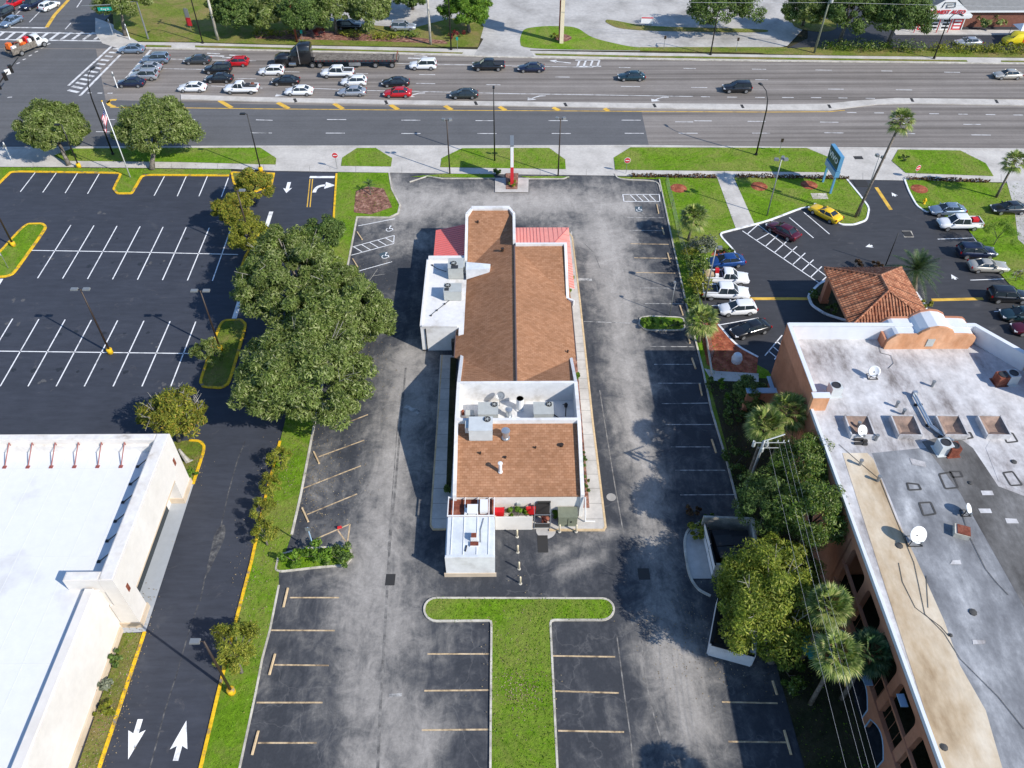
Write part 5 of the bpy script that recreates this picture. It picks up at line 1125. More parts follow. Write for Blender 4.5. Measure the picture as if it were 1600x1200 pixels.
# --- palms
def fan_frond(mb, az, el, L, fan, nb, rng):
    d = Vector((math.cos(az)*math.cos(el), math.sin(az)*math.cos(el), math.sin(el))); side = Vector((-math.sin(az), math.cos(az), 0)); up = d.cross(side)*-1
    tip = d*L+Vector((0, 0, -.12*L*L)); v = []; f = []
    mb.tube([(0, 0, 0), d*L*.5, tip], [.03, .025, .015], 3, False)
    for i in range(nb):
        a = (i/(nb-1)-.5)*2.5; q = (d*math.cos(a)+side*math.sin(a)).normalized(); ln = fan*(1-.25*abs(a)/1.25)*rng.uniform(.85, 1.1)
        b = tip+q*ln*.55+up*.05; e = tip+q*ln+Vector((0, 0, -.28*ln)); w = d.cross(q).cross(q); w = q.cross(up).normalized()*.055
        o = len(v); v += [tip, b-w, e, b+w]; f.append((o, o+1, o+2, o+3))
    mb.add(v, f)
def palm_crown(n, L, fan, nb, seed, low=-.7):
    rng = np.random.default_rng(seed); mb = MB()
    for i in range(n):
        az = i*2.39996+rng.uniform(-.2, .2); el = low+(1.35-low)*(i/n)**.8
        fan_frond(mb, az, el, L*rng.uniform(.85, 1.1), fan, nb, rng)
    return mb
def feather_crown(n, L, seed, leaflet=.45, pairs=20, low=-.5, droop=.35):
    rng = np.random.default_rng(seed); mb = MB()
    for i in range(n):
        az = i*2.39996; el = low+(1.4-low)*(i/n)**.9; l = L*rng.uniform(.85, 1.1)
        d = Vector((math.cos(az)*math.cos(el), math.sin(az)*math.cos(el), math.sin(el))); side = Vector((-math.sin(az), math.cos(az), 0)); pts = []
        for k_ in range(pairs+1):
            s = k_/pairs; pts.append(d*l*s+Vector((0, 0, -droop*l*s*s)))
        mb.tube(pts[::4], [.035]+[.02]*(len(pts[::4])-1), 3, False); v = []; f = []
        for k_ in range(2, pairs+1):
            p = pts[k_]; fw = (pts[k_]-pts[k_-1]).normalized(); ln = leaflet*math.sin(math.pi*min(1, .15+.8*k_/pairs))
            for s in (-1, 1):
                e = p+(side*s*.9+fw*.6).normalized()*ln+Vector((0, 0, -.12*ln)); o = len(v); v += [p-fw*.03, p+fw*.03, e]; f.append((o, o+1, o+2))
        mb.add(v, f)
    return mb
PC = {}
def palm(label, base, top, mesh, mat, tr=.16, group=None, skirt=True, h=None, name='palm_tree', sc=1.):
    """base pixel on the ground, crown centre pixel"""
    h = h or HT(base, top); cx, cy = G(*top, h); bx, by = G(*base) if base else (cx-.3, cy-.5)
    t = thing(name, label, 'palm', (bx, by, .1), 0, group); off = Vector((cx-bx, cy-by, h-.1))
    mb = MB(); mb.tube([(0, 0, 0), off*.35+Vector((0, 0, 0)), off*.7, off], [tr*1.25, tr, tr*.9, tr*.95], 8); mb.build('trunk', M['palm_trunk'], t, True, True)
    key = (mesh, mat)
    if key not in PC:
        PC[key] = {'sabal': lambda: palm_crown(46, 1.05, 1.2, 16, 3, -.95), 'sabal2': lambda: palm_crown(42, 1.15, 1.2, 15, 9, -1.), 'tall': lambda: palm_crown(34, 1.0, 1.05, 13, 5, -.9), 'date': lambda: feather_crown(64, 3.5, 4, .62, 26), 'small': lambda: feather_crown(14, 1.2, 8, .3, 12)}[mesh]().mesh('crown', M[mat])
    o = bpy.data.objects.new('crown', PC[key]); COL.objects.link(o); o.parent = t; o.location = off; o.rotation_euler = (0, 0, rnd.uniform(0, 6)); o.scale = (sc,)*3
    if skirt:
        if 'skirt' not in PC: PC['skirt'] = palm_crown(9, .7, .8, 8, 21, -1.35).mesh('dead_fronds', M['brown_leaf'])
        o = bpy.data.objects.new('dead_fronds', PC['skirt']); COL.objects.link(o); o.parent = t; o.location = off-Vector((0, 0, .25))
    return t

# --- the large oaks
tree('broad oak on the roadside grass, leftmost beside the flag', 80, 196, 4.6, (5.0, 5.0, 3.6), .3, 'oak_leaf', clumps=85, per=190, base=(108, 259))
tree('broad oak on the roadside grass right of the flag pole', 246, 198, 4.8, (5.9, 5.2, 4.0), .3, 'oak_leaf', clumps=95, per=190, base=(238, 266))
tree('northern oak of the big clump on the grass strip left of the restaurant', 452, 432, 5.6, (6.2, 7.2, 4.2), .27, 'oak_leaf', clumps=130, per=220, base=(492, 490), cl=.3, bare=9)
tree('eastern oak of the big clump, its crown reaching towards the white side wing', 527, 484, 5.2, (6.0, 6.4, 4.0), .27, 'oak_leaf', clumps=115, per=220, base=(515, 540), cl=.3, bare=8)
tree('southern oak of the big clump, nearest the slanting tan parking lines', 476, 580, 5.4, (7.2, 7.4, 4.4), .27, 'oak_leaf', clumps=135, per=220, base=(478, 645), cl=.3, bare=10)
tree('small dark oak between the entrance lane and the big clump', 507, 366, 3.0, (2.7, 2.6, 2.4), .24, 'dark_leaf', clumps=34, per=130, base=(512, 388))
for a in (('yellow green tree by the street lamp at the far end of the left car park', 396, 291, 3.6, (2.7, 2.6, 2.3), (398, 318)), ('yellow green tree leaning over the stall lines, middle of the three at the kerb', 362, 328, 3.4, (2.8, 2.5, 2.1), (385, 356)), ('rusty green tree nearest the big oaks, last of the three at the kerb', 388, 366, 3.2, (2.5, 2.7, 2.2), (398, 405))):
    tree(a[0], a[1], a[2], a[3], a[4], .22, 'autumn_leaf' if 'rusty' not in a[0] else 'gold_leaf', 'street_tree', 42, 130, 'yellow green trees on the kerbed islands', a[5])
tree('thin pale sapling on the kerbed island with a lamp', 325, 552, 1.9, (1.9, 1.6, 1.5), .2, 'oak_leaf', 'sapling', 20, 60, None, (345, 560))
tree('half dead yellow tree with bare grey branches behind the store corner', 272, 645, 3.5, (3.5, 2.9, 2.5), .22, 'autumn_leaf', 'street_tree', 46, 110, None, (280, 690), 26)
tree('gold leaved tree beside the lamp on the two way drive', 366, 1007, 2.2, (2.0, 2.2, 1.7), .16, 'gold_leaf', 'street_tree', 28, 90, None, (378, 1052))
for i, (u, v, lab) in enumerate(((437, 718, 'top one of the yellowing saplings along the drive kerb'), (422, 762, 'second yellowing sapling down the drive kerb'), (410, 800, 'third yellowing sapling down the drive kerb'), (414, 836, 'lowest yellowing sapling along the drive kerb, above the hedge island'))):
    tree(lab, u, v, 1.5, (1.25, 1.6, 1.2), .14, 'gold_leaf', 'sapling', 16, 62, 'saplings along the drive kerb', (u+4, v+16), low=-.2)
# --- right-hand belt
tree('large golden green tree over the bin enclosures', 1186, 940, 4.6, (3.9, 5.3, 4.2), .2, 'gold_green_leaf', 'shade_tree', 75, 230, None, (1205, 1035), 8, shell=.3, cl=.36)
tree('golden tree top rising between the glossy trees and the big golden tree', 1232, 890, 4.6, (2.6, 2.6, 2.8), .22, 'gold_green_leaf', 'shade_tree', 30, 90, None, (1232, 910))
tree('glossy broadleaf tree against the motel wall, upper one', 1256, 730, 7.0, (2.8, 3.1, 2.8), .17, 'glossy_leaf', 'shade_tree', 56, 130, None, None)
tree('glossy broadleaf tree against the motel arcade, lower one', 1272, 803, 7.2, (3.1, 3.1, 3.0), .17, 'glossy_leaf', 'shade_tree', 62, 130, None, None)
tree('dark green tree at the foot of the utility pole', 1198, 793, 5.8, (2.8, 3.0, 2.6), .17, 'dark_leaf', 'shade_tree', 48, 130, None, None)
tree('dark shaded tree between the brick bed and the palms', 1172, 612, 2.6, (1.8, 1.9, 1.8), .16, 'dark_leaf', 'shade_tree', 28, 110, None, (1176, 634))
GP = 'cabbage palms'
palm('cabbage palm alone on the lawn right of the restaurant car park', (1075, 376), (1085, 338), 'sabal', 'palm_leaf', group=GP)
palm('cabbage palm between the white sedan and the red mulch bed', (1092, 535), (1097, 500), 'sabal2', 'palm_leaf', group=GP)
palm('cabbage palm behind the utility pole, left of a pair', None, (1197, 663), 'sabal', 'palm_leaf', group=GP, h=7.4, sc=1.0)
palm('cabbage palm against the motel wall, right of a pair', None, (1234, 642), 'sabal2', 'palm_leaf', group=GP, h=7.6, sc=1.0)
palm('cabbage palm right of the golden tree, highest of three by the arcade', None, (1296, 946), 'sabal', 'palm_leaf', group=GP, h=7.4, sc=.94)
palm('cabbage palm with yellowing leaves, lowest left of three by the arcade', None, (1310, 1022), 'sabal2', 'palm_leaf', group=GP, h=7.2, sc=.94)
palm('darker cabbage palm half under the arcade eaves', None, (1360, 1018), 'sabal', 'palm_dark_leaf', group=GP, h=6.8, sc=.94)
t_ = palm('cabbage palm at the bottom edge whose shadow falls across the right aisle', None, (1268, 1262), 'sabal', 'palm_leaf', group=GP, h=6.5)
palm('date palm with long arching fronds beside the clay tile canopy', (1428, 455), (1432, 421), 'date', 'palm_dark_leaf', .3, None, False, 3.0)
palm('very tall fan palm leaning over the avenue', (1336, 340), (1409, 188), 'tall', 'palm_leaf', .17, 'tall fan palms')
palm('tall fan palm at the right edge by the pavement', (1556, 309), (1586, 252), 'tall', 'palm_leaf', .16, 'tall fan palms')
palm('little feathery palm in the mulch bed by the exit lane', (580, 306), (576, 288), 'small', 'palm_dark_leaf', .07, None, False, 1.3)
tree('wispy pale green young tree on the lawn by the parked white pickup', 1562, 366, 2.6, (2.6, 2.2, 1.9), .12, 'lime_leaf', 'young_tree', 18, 60, None, (1552, 384), 0, .05)
tree('tiny bare sapling on the lawn above the beige sedan', 1588, 430, 1.4, (.8, .8, .8), .1, 'gold_leaf', 'young_tree', 8, 20, None, (1586, 440), 5, .04)
# --- shrubs
S_ = 'low shrubs'
shrub('grey leaved shrub on the strip just below the lone cabbage palm', 1097, 385, 2.1, 2.4, 'silver_leaf', n=1800)
shrub('olive green shrub behind the tail of the blue sedan', 1087, 414, 2.2, 2.2, 'glossy_leaf', n=2000)
shrub('straggly brownish shrub behind the white pickups', 1091, 444, 2.1, 2.0, 'gold_leaf', n=1600)
shrub('tall olive shrub between the lone cabbage palm and the silver shrub', 1080, 395, 1.3, 1.5, 'gold_leaf', n=900)
shrub('dark shrub at the foot of the palm by the white hatchback', 1082, 470, 1.3, 1.3, 'dark_leaf', n=900)
shrub('reddish twiggy shrub in front of the second white pickup', 1098, 462, 1.1, 1.0, 'brown_leaf', n=700)
shrub('green shrub by the white kerb corner above the blue sedan', 1138, 394, .9, 1.0, 'glossy_leaf', n=500)
shrub('bright lime bush at the left end of the small kerbed island', 1014, 505, 1.15, 1.0, 'lime_leaf')
shrub('low dark ground cover on the small kerbed island beside the lime bush', 1048, 507, 2.1, .5, 'dark_leaf', ry=.8)
shrub('left half of the hedge on the island below the triangle hatching', 458, 872, 1.7, 1.2, 'lime_leaf', 'hedge_bush')
shrub('tall middle bush of the hedge island around the sign post', 495, 862, 1.5, 1.6, 'lime_leaf', 'hedge_bush')
shrub('right end bush of the hedge island', 530, 870, 1.5, 1.2, 'dark_leaf', 'hedge_bush')
shrub('clump of leafy plants by the east wall of the restaurant, upper one', 889, 434, .55, 1.0, 'lime_leaf', n=300)
shrub('clump of leafy plants by the east wall of the restaurant, lower one', 888, 456, .55, .9, 'lime_leaf', n=300)
shrub('narrow hedge of vines against the rear east wall of the restaurant', 914, 735, .3, .8, 'dark_leaf', n=800, ry=4.4)
shrub('vine clump at the rake of the east parapet', 901, 588, .3, 1., 'lime_leaf', n=220)
shrub('green plants crowding the yard behind the beige board fence', 806, 803, 1.15, 2.1, 'lime_leaf', n=1100, ry=.4)
shrub('spiky plant beside the olive cabinet', 869, 803, .4, .9, 'lime_leaf', n=240)
shrub('dark shrub at the rear west corner of the restaurant', 702, 765, .5, 1.1, 'dark_leaf', n=350)
shrub('round shrub on the verge left of the red and white sign', 776, 269, .75, .9, 'dark_leaf', n=420)
shrub('yellow green shrubs in the bed under the red and white sign', 800, 288, .8, .8, 'gold_leaf', n=420, ry=1.1)
shrub('spiky plants in the bed along the store wall, upper clump', 182, 1027, .9, .9, 'dark_leaf', n=400)
shrub('spiky plants in the bed along the store wall, middle clump', 162, 1072, .8, .9, 'silver_leaf', n=350)
shrub('weedy shrub in the bed along the store wall, lowest clump', 166, 1108, .9, .7, 'gold_leaf', n=300)
shrub('low green shrub on the triangular bed beside the store pillar', 297, 742, .8, .8, 'lime_leaf', n=380)
shrub('shrub at the tip of the triangular bed behind the store corner', 272, 706, 1.0, 1.0, 'gold_leaf', n=450)
shrub('dark plants in the left island under the clay tile canopy', 1273, 460, .9, .9, 'dark_leaf', n=450)
shrub('dark plants by the canopy column in the left island', 1300, 483, .9, .8, 'dark_leaf', n=450)
shrub('reddish shrub behind the clay tile canopy, left one', 1338, 413, 1.0, .9, 'brown_leaf', n=450)
shrub('reddish shrub behind the clay tile canopy, right one', 1368, 414, .9, .8, 'brown_leaf', n=400)
shrub('olive shrub under the date palm', 1445, 475, 1.1, .9, 'gold_leaf', n=400)
shrub('small yellow green bush inside the round kerb of the bin enclosure', 1086, 830, .9, 1.1, 'gold_leaf', n=420)
shrub('weedy bush behind the round kerb of the bin enclosure', 1102, 814, 1.1, .6, 'lime_leaf', n=300)
shrub('dry tan brush heap beside the bin enclosure', 1083, 799, .9, .7, 'brown_leaf', n=350)
shrub('leafy shrubs filling the shaded strip below the pavement end', 1150, 640, 1.6, 1.5, 'dark_leaf', n=1300, ry=2.5)
shrub('leafy shrubs in the dark strip behind the leaning utility pole', 1150, 720, 1.3, 1.6, 'dark_leaf', n=1100, ry=3.)
shrub('green undergrowth below the golden tree along the stalls', 1235, 1050, 1.4, 1.4, 'glossy_leaf', n=1100, ry=2.2)
shrub('trimmed green hedge along the shaded strip, upper part', 1112, 603, .6, .9, 'dark_leaf', 'hedge_bush', n=600, ry=1.9)
shrub('trimmed green hedge along the shaded strip, by the small pole', 1130, 608, .5, 1.1, 'lime_leaf', 'hedge_bush', n=500, ry=2.2)
shrub('round shrub at the roadside lawn corner right of the driveway', 1413, 247, .9, .5, 'dark_leaf', n=260)
for i, (u, v) in enumerate(((1186, 292), (1264, 290), (1436, 296), (1060, 295))):
    struct(MB().lathe((*G(u, v), .1), [(1.2, 0), (1.0, .05), (.4, .1)], 12).build('mulch_ring', M['red_mulch']))
for i in range(26):
    pass
def low_row(label, pts, r, h, mat, n):
    """a trimmed hedge along a line, one plant mass"""
    P = [Vector(G(*p)) for p in pts]; t = thing('hedge', label, 'hedge', (P[0].x, P[0].y, .1)); A = []; B = []
    for a, b in zip(P[:-1], P[1:]):
        m = int(n*(b-a).length); s = NR.uniform(0, 1, m)[:, None]; q = np.array(a)*(1-s)+np.array(b)*s
        w = NR.normal(0, 1, (m, 3)); w /= np.linalg.norm(w, axis=1, keepdims=True); bump = 1+.35*np.sin(q[:, :1]*1.9)+.2*np.sin(q[:, :1]*.7+1)
        A.append(np.concatenate([q-np.array(P[0]), np.zeros((m, 1))], 1)+w*np.array([r, r, h*.5])*bump+np.array([0, 0, h*.5])); B.append(w+np.array([0, 0, .4]))
    me = leaf_mesh('foliage', np.concatenate(A), np.concatenate(B), .16, mat, .5, .7); o = bpy.data.objects.new('foliage', me); COL.objects.link(o); o.parent = t
low_row('low clipped hedge along the pavement, between the walk and the tall palm', [(1150, 277.5), (1325, 280.5)], .3, .5, 'brown_leaf', 60)
low_row('low brown hedge along the pavement right of the stop sign', [(985, 276.8), (1118, 278)], .3, .45, 'brown_leaf', 60)
low_row('low brown hedge along the pavement at the far right lawn', [(1418, 281), (1545, 286)], .3, .45, 'brown_leaf', 60)
low_row('tall leafy hedge between the far pavement and the workshop drive, left length', [(1285, 77), (1440, 80)], 1.2, 1.6, 'glossy_leaf', 130)
low_row('tall leafy hedge between the far pavement and the workshop drive, right length', [(1455, 80), (1700, 84)], 1.2, 1.4, 'gold_leaf', 130)
low_row('clipped rounded hedge in the far mulch bed, longer piece under the parked silver car', [(580, 60), (622, 61)], 1.2, 1.0, 'gold_leaf', 130)
low_row('clipped rounded hedge in the far mulch bed, piece under the dark parked car', [(532, 55), (560, 57)], 1.1, .9, 'gold_leaf', 120)
low_row('clipped rounded hedge in the far mulch bed, short right piece', [(632, 57), (650, 58)], 1.1, .9, 'glossy_leaf', 120)
low_row('clipped hedge in the far mulch bed behind the truck cab', [(395, 55), (470, 54)], 1., .8, 'gold_leaf', 90)
shrub('dark red shrub in the far mulch bed beside a parked dark car', 497, 51, 1.8, 1.7, 'red_leaf', n=900)
shrub('tropical red and green plants under the bright tree at the far driveway', 712, 55, 2.2, 1.4, 'red_leaf', n=600)
shrub('bushy palms in front of the workshop brick wall', 1545, 33, 3.6, 2.4, 'palm_leaf', leaf=.3, n=900)
shrub('leafy bush at the end of the workshop', 1580, 25, 2.6, 3., 'lime_leaf', leaf=.25, n=800)
shrub('olive bushes around the foot of the tall pole sign', 868, 57, 1.2, .8, 'gold_leaf', n=300)
# --- far trees
F_ = 'trees across the avenue'
for a in ((424, 22, 3.8, (4.2, 4, 3.4), 'oak_leaf', (418, 45), 'dark oak across the avenue behind the truck cab, left one'), (474, 22, 4.4, (4.4, 4, 3.6), 'dark_leaf', (480, 47), 'dark oak across the avenue behind the truck cab, right one'), (522, 8, 5.0, (4.2, 4, 3.6), 'oak_leaf', (526, 53), 'oak across the avenue in front of the dark parked car'), (576, 14, 4.6, (4.6, 4, 3.6), 'oak_leaf', (575, 54), 'oak across the avenue left of the silver parked car'), (365, 18, 4.2, (4.4, 4.2, 3.6), 'dark_leaf', (368, 42), 'oak across the avenue right of the white utility pole'),
          (190, -4, 6.5, (5.5, 5, 4), 'oak_leaf', (196, 56), 'tall oak at the junction corner by the street name sign'), (728, 14, 4.2, (5.0, 4.2, 3.4), 'lime_leaf', (733, 51), 'bright green tree at the far driveway mouth'), (1128, 8, 5.2, (7.5, 5, 4.4), 'dark_leaf', (1105, 36), 'wide dark oak on the island in the pale yard'),
          (1262, 14, 4.6, (4.6, 4.2, 3.6), 'oak_leaf', (1254, 40), 'oak behind the leaning utility pole'), (1330, 14, 6.0, (6.0, 5, 4.4), 'dark_leaf', (1312, 66), 'dark oak left of the workshop, nearer the utility pole'), (1408, 20, 6.0, (5.8, 5, 4.6), 'dark_leaf', (1386, 72), 'dark oak hiding the left side of the workshop'), (640, -12, 4.6, (5, 4.4, 3.6), 'dark_leaf', (645, 15), 'dark oak top above the silver parked car'), (900, -45, 5, (7, 5, 4), 'dark_leaf', (905, -20), 'oak behind the pale yard')):
    if a[1] < -20: continue
    tree(a[6], a[0], a[1], a[2], a[3], .34, a[4], clumps=60, per=120, group=F_, base=a[5])
# stump
t = thing('tree_stump', 'pale broken tree stump leaning on the triangular bed', 'stump', (*G(294, 722), .1)); mb = MB(); mb.tube([(0, 0, 0), (-.25, .1, .7), (-.55, .3, 1.5)], [.28, .2, .12], 7); mb.tube([(0, 0, 0), (.5, .1, .1)], [.2, .05], 5); mb.build('wood', M['pale_twig'], t, True)
# ================================================================ vehicles
def mk_paint(name, c, metal=.0, rough=.28):
    m, t, b = new_mat(name); b.inputs['Base Color'].default_value = tuple(c)+(1,); b.inputs['Roughness'].default_value = rough; b.inputs['Metallic'].default_value = metal
    b.inputs['Coat Weight'].default_value = .6; b.inputs['Coat Roughness'].default_value = .06
for n_, c_, me_ in (('white', (.72, .73, .74), 0), ('black', (.010, .011, .013), 0), ('navy', (.012, .018, .045), .2), ('silver', (.42, .44, .47), .5), ('steel_blue', (.22, .29, .38), .5), ('blue', (.012, .06, .22), .3), ('red', (.42, .006, .010), 0), ('maroon', (.085, .006, .018), .2),
                    ('yellow', (.80, .50, .004), 0), ('grey', (.06, .065, .07), .4), ('beige', (.48, .45, .39), .4), ('teal', (.02, .05, .065), .4), ('green_grey', (.028, .036, .034), .3)): mk_paint('paint_'+n_, c_, me_)
plain('tyre', (.014, .014, .014), .85); plain('rim', (.42, .43, .44), .3, .7); plain('car_glass', (.022, .032, .040), .05); plain('headlight', (.72, .74, .76), .12); plain('taillight', (.33, .008, .008), .2); plain('bumper', (.03, .03, .032), .6); plain('chrome', (.6, .6, .6), .15, .9)
KINDS = {
    # stations: x, z low, z top, half width; cabin: base x0,x1, roof x0,x1, half widths, heights
    'sedan': ([(-2.34, .36, .74, .66), (-2.22, .25, .93, .80), (-1.75, .21, 1.0, .88), (-.9, .19, .97, .90), (.5, .19, .94, .90), (1.15, .2, .92, .89), (1.85, .22, .80, .85), (2.22, .27, .68, .76), (2.35, .36, .56, .60)], (-1.85, 1.15, -1.0, .30, .80, .60, .95, 1.43), 1.38),
    'coupe': ([(-2.34, .36, .80, .68), (-2.22, .25, .97, .84), (-1.6, .21, 1.0, .92), (-.8, .19, .95, .90), (.5, .19, .93, .91), (1.15, .2, .92, .91), (1.9, .22, .82, .88), (2.28, .27, .72, .82), (2.36, .36, .58, .70)], (-1.75, .95, -.85, .15, .80, .58, .94, 1.36), 1.4),
    'hatch': ([(-2.15, .36, .85, .70), (-2.06, .25, 1.02, .82), (-1.6, .21, 1.05, .88), (-.9, .19, 1.0, .89), (.5, .19, .96, .89), (1.05, .2, .94, .88), (1.75, .22, .82, .84), (2.08, .27, .70, .75), (2.18, .36, .58, .60)], (-2.0, 1.1, -1.55, .22, .80, .62, .98, 1.52), 1.28),
    'suv': ([(-2.36, .40, .95, .72), (-2.28, .30, 1.12, .86), (-1.7, .26, 1.15, .92), (-.9, .24, 1.1, .93), (.5, .24, 1.07, .93), (1.05, .25, 1.06, .93), (1.85, .27, .98, .90), (2.25, .32, .84, .82), (2.36, .42, .66, .68)], (-2.26, 1.1, -2.0, .25, .84, .68, 1.07, 1.72), 1.42),
    'pickup': ([(-2.85, .52, .80, .84), (-2.80, .45, 1.08, .92), (-1.7, .42, 1.1, .95), (-.7, .40, 1.1, .95), (.6, .38, 1.12, .95), (1.3, .38, 1.15, .95), (2.2, .4, 1.08, .93), (2.65, .45, .95, .86), (2.78, .55, .75, .74)], (-1.05, 1.55, -.85, .70, .86, .70, 1.1, 1.84), 1.75),
    'pickup_short': ([(-2.85, .52, .80, .84), (-2.80, .45, 1.08, .92), (-1.7, .42, 1.1, .95), (-.7, .40, 1.1, .95), (.6, .38, 1.12, .95), (1.3, .38, 1.15, .95), (2.2, .4, 1.08, .93), (2.65, .45, .95, .86), (2.78, .55, .75, .74)], (-.45, 1.5, -.3, .70, .86, .70, 1.1, 1.84), 1.75),
}
PROTO = {}
def ring(mb, st):
    prof = [(-.90, 0), (-1., .30), (-.985, .62), (-.90, .93), (-.72, 1.0), (-.3, 1.03), (.3, 1.03), (.72, 1.0), (.90, .93), (.985, .62), (1., .30), (.90, 0)]
    v = [(x, w*a, zl+(zt-zl)*b) for x, zl, zt, w in st for a, b in prof]; n = len(prof); N = len(st)
    mb.add(v, [(i*n+k, (i+1)*n+k, (i+1)*n+(k+1) % n, i*n+(k+1) % n) for i in range(N-1) for k in range(n)]+[tuple(range(n)), tuple((N-1)*n+k for k in range(n-1, -1, -1))])
def make_car(kind):
    st, cab, wb = KINDS[kind]; b0, b1, r0, r1, wB, wR, zB, zR = cab
    t = thing('car', 'x', 'car'); mb = MB(); ring(mb, st)
    pick = kind.startswith('pickup')
    body = mb.build('body', M['paint_white'], t, True, True)
    # greenhouse
    mb = MB(); c = .12
    def outl(x0, x1, w, z): return [(x0, -w+c, z), (x0+c*.6, -w, z), (x1-c*1.6, -w, z), (x1, -w+c*1.8, z), (x1, w-c*1.8, z), (x1-c*1.6, w, z), (x0+c*.6, w, z), (x0, w-c, z)]
    A = outl(b0, b1, wB, zB-.06); B = outl(r0, r1, wR, zR-.06); mb.add(A+B, [(i, (i+1) % 8, 8+(i+1) % 8, 8+i) for i in range(8)]+[tuple(range(8, 16))]); mb.build('windows', M['car_glass'], t, True)
    mb = MB(); T0 = outl(r0-.06, r1+.06, wR+.035, zR-.08); T1 = outl(r0, r1, wR-.03, zR-.015); T2 = outl(r0+.2, r1-.2, wR-.25, zR+.01)
    mb.add(T0+T1+T2, [(i, (i+1) % 8, 8+(i+1) % 8, 8+i) for i in range(8)]+[(8+i, 8+(i+1) % 8, 16+(i+1) % 8, 16+i) for i in range(8)]+[tuple(range(16, 24))])
    for s in (-1, 1):
        mb.tube([(b1+.02, s*(wB-.14), zB-.04), (r1+.03, s*(wR-.10), zR-.07)], .045, 5); mb.tube([(b0, s*(wB-.05), zB-.04), (r0-.01, s*(wR-.03), zR-.07)], .075, 5)
        xm = (r0+r1)/2+.1; mb.tube([(xm, s*(wB+.005), zB-.04), (xm, s*(wR+.005), zR-.07)], .035, 4)
    mb.build('roof', M['paint_white'], t, True, True)
    rr = .36 if pick or kind == 'suv' else .32; hw = max(s[3] for s in st)
    for x in (wb, -wb if not pick else -1.75):
        for s in (-1, 1):
            mb = MB(); mb.X = Matrix.Translation((x, s*(hw-.10), rr)) @ Matrix.Rotation(R(90), 4, 'X'); mb.lathe((0, 0, -.11), [(rr*.72, 0), (rr*.95, .0), (rr, .03), (rr, .19), (rr*.95, .22), (rr*.72, .22)], 16); w = mb.build('wheel', M['tyre'], t, True)
            mb = MB(); mb.X = Matrix.Translation((x, s*(hw-.10), rr)) @ Matrix.Rotation(R(90), 4, 'X'); mb.lathe((0, 0, -.118), [(rr*.66, 0), (rr*.66, .236)], 12); mb.build('rim', M['rim'], w, True)
    f, r_ = st[-2], st[1]
    for s in (-1, 1):
        mb = MB(); mb.box((f[0]-.06, s*f[3]*.78, f[2]-.08), (.34, .30, .13), s*-.35); mb.build('headlight', M['headlight'], t, True)
        mb = MB(); mb.box((r_[0]-.02, s*r_[3]*.84, r_[2]-.16), (.16, .26, .22), s*.3); mb.build('taillight', M['taillight'], t, True)
        mb = MB(); mb.box((b1-.42, s*(wB+.16), zB+.02), (.14, .22, .15)); mb.build('mirror', M['paint_white'], t, True)
    mb = MB(); mb.box((st[-1][0]-.06, 0, st[-1][1]+.05), (.16, st[-1][3]*1.5, .22)); mb.build('grille', M['bumper'], t, True)
    mb = MB(); mb.box((st[0][0]+.03, 0, st[0][1]+.08), (.14, st[0][3]*1.6, .16)); mb.build('bumper', M['bumper'], t, True)
    if pick:
        x0, x1 = -2.72, b0-.06; mb = MB(); mb.box(((x0+x1)/2, 0, 1.1), (x1-x0, 1.5, .09)); mb.build('cargo_bed', M['bumper'], t, True)
        mb = MB()
        for s in (-1, 1): mb.box(((x0+x1)/2, s*.82, 1.16), (x1-x0, .16, .14))
        mb.box((x0-.02, 0, 1.16), (.12, 1.75, .14)); mb.build('bed_rails', M['paint_white'], t, True)
    return t
USED = set()
def setpaint(o, paint):
    for ch in o.children:
        if ch.data.materials and ch.name.split('.')[0] in ('body', 'roof', 'mirror', 'bed_rails'):
            ch.material_slots[0].link = 'OBJECT'; ch.material_slots[0].material = M['paint_'+paint]
def car(kind, paint, u, v, hd, label, group=None, cat='car', dy=.85, z=.035, scale=1.):
    if kind not in PROTO: PROTO[kind] = make_car(kind)
    src = PROTO[kind]; o = src if kind not in USED else copy_tree(src); USED.add(kind)
    o.name = {'pickup': 'pickup_truck', 'pickup_short': 'pickup_truck', 'suv': 'sport_utility_vehicle'}.get(kind, 'car')
    x, y = G(u, v); o.location = (x, y+dy, z); o.rotation_euler = (0, 0, R(hd)); o['label'] = label; o['category'] = cat
    if group: o['group'] = group
    elif 'group' in o: del o['group']
    setpaint(o, paint); o.scale = (scale,)*3
    return o
Q = 'cars queueing on the avenue'
car('sedan', 'steel_blue', 205, 85, 180, 'pale blue sedan standing on the crosswalk at the head of the queue', Q)
car('suv', 'steel_blue', 243, 101, 180, 'blue grey crossover at the stop line, farthest lane of the front row', Q)
car('sedan', 'silver', 231, 114, 180, 'silver sedan at the stop line between the crossover and the silver van', Q)
car('suv', 'silver', 225, 127, 180, 'silver van at the stop line, beside the dark car half hidden by the oak', Q)
car('sedan', 'navy', 204, 138, 180, 'dark blue car at the stop line half hidden behind the roadside oak', Q)
car('sedan', 'grey', 308, 102, 180, 'charcoal sedan in the far lane left of the red hatchback', Q)
car('hatch', 'red', 369, 105.5, 180, 'bright red hatchback in the far lane ahead of the semi truck', Q)
car('suv', 'black', 340, 117, 180, 'black crossover just below the red hatchback', Q)
car('sedan', 'black', 342, 131, 180, 'black sedan behind the white sedan and above the white pickup', Q)
car('sedan', 'white', 300, 145.5, 180, 'white sedan nearest the median at the front, ahead of the loaded white pickup', Q)
p_ = car('pickup_short', 'white', 377, 148, 180, 'white pickup with tools in its bed, in the lane next to the median', Q, 'pickup')
car('hatch', 'white', 424, 119.5, 180, 'white crossover car just below the nose of the semi truck', Q)
car('sedan', 'black', 446, 135, 180, 'black sedan with a red tail above a white sedan', Q)
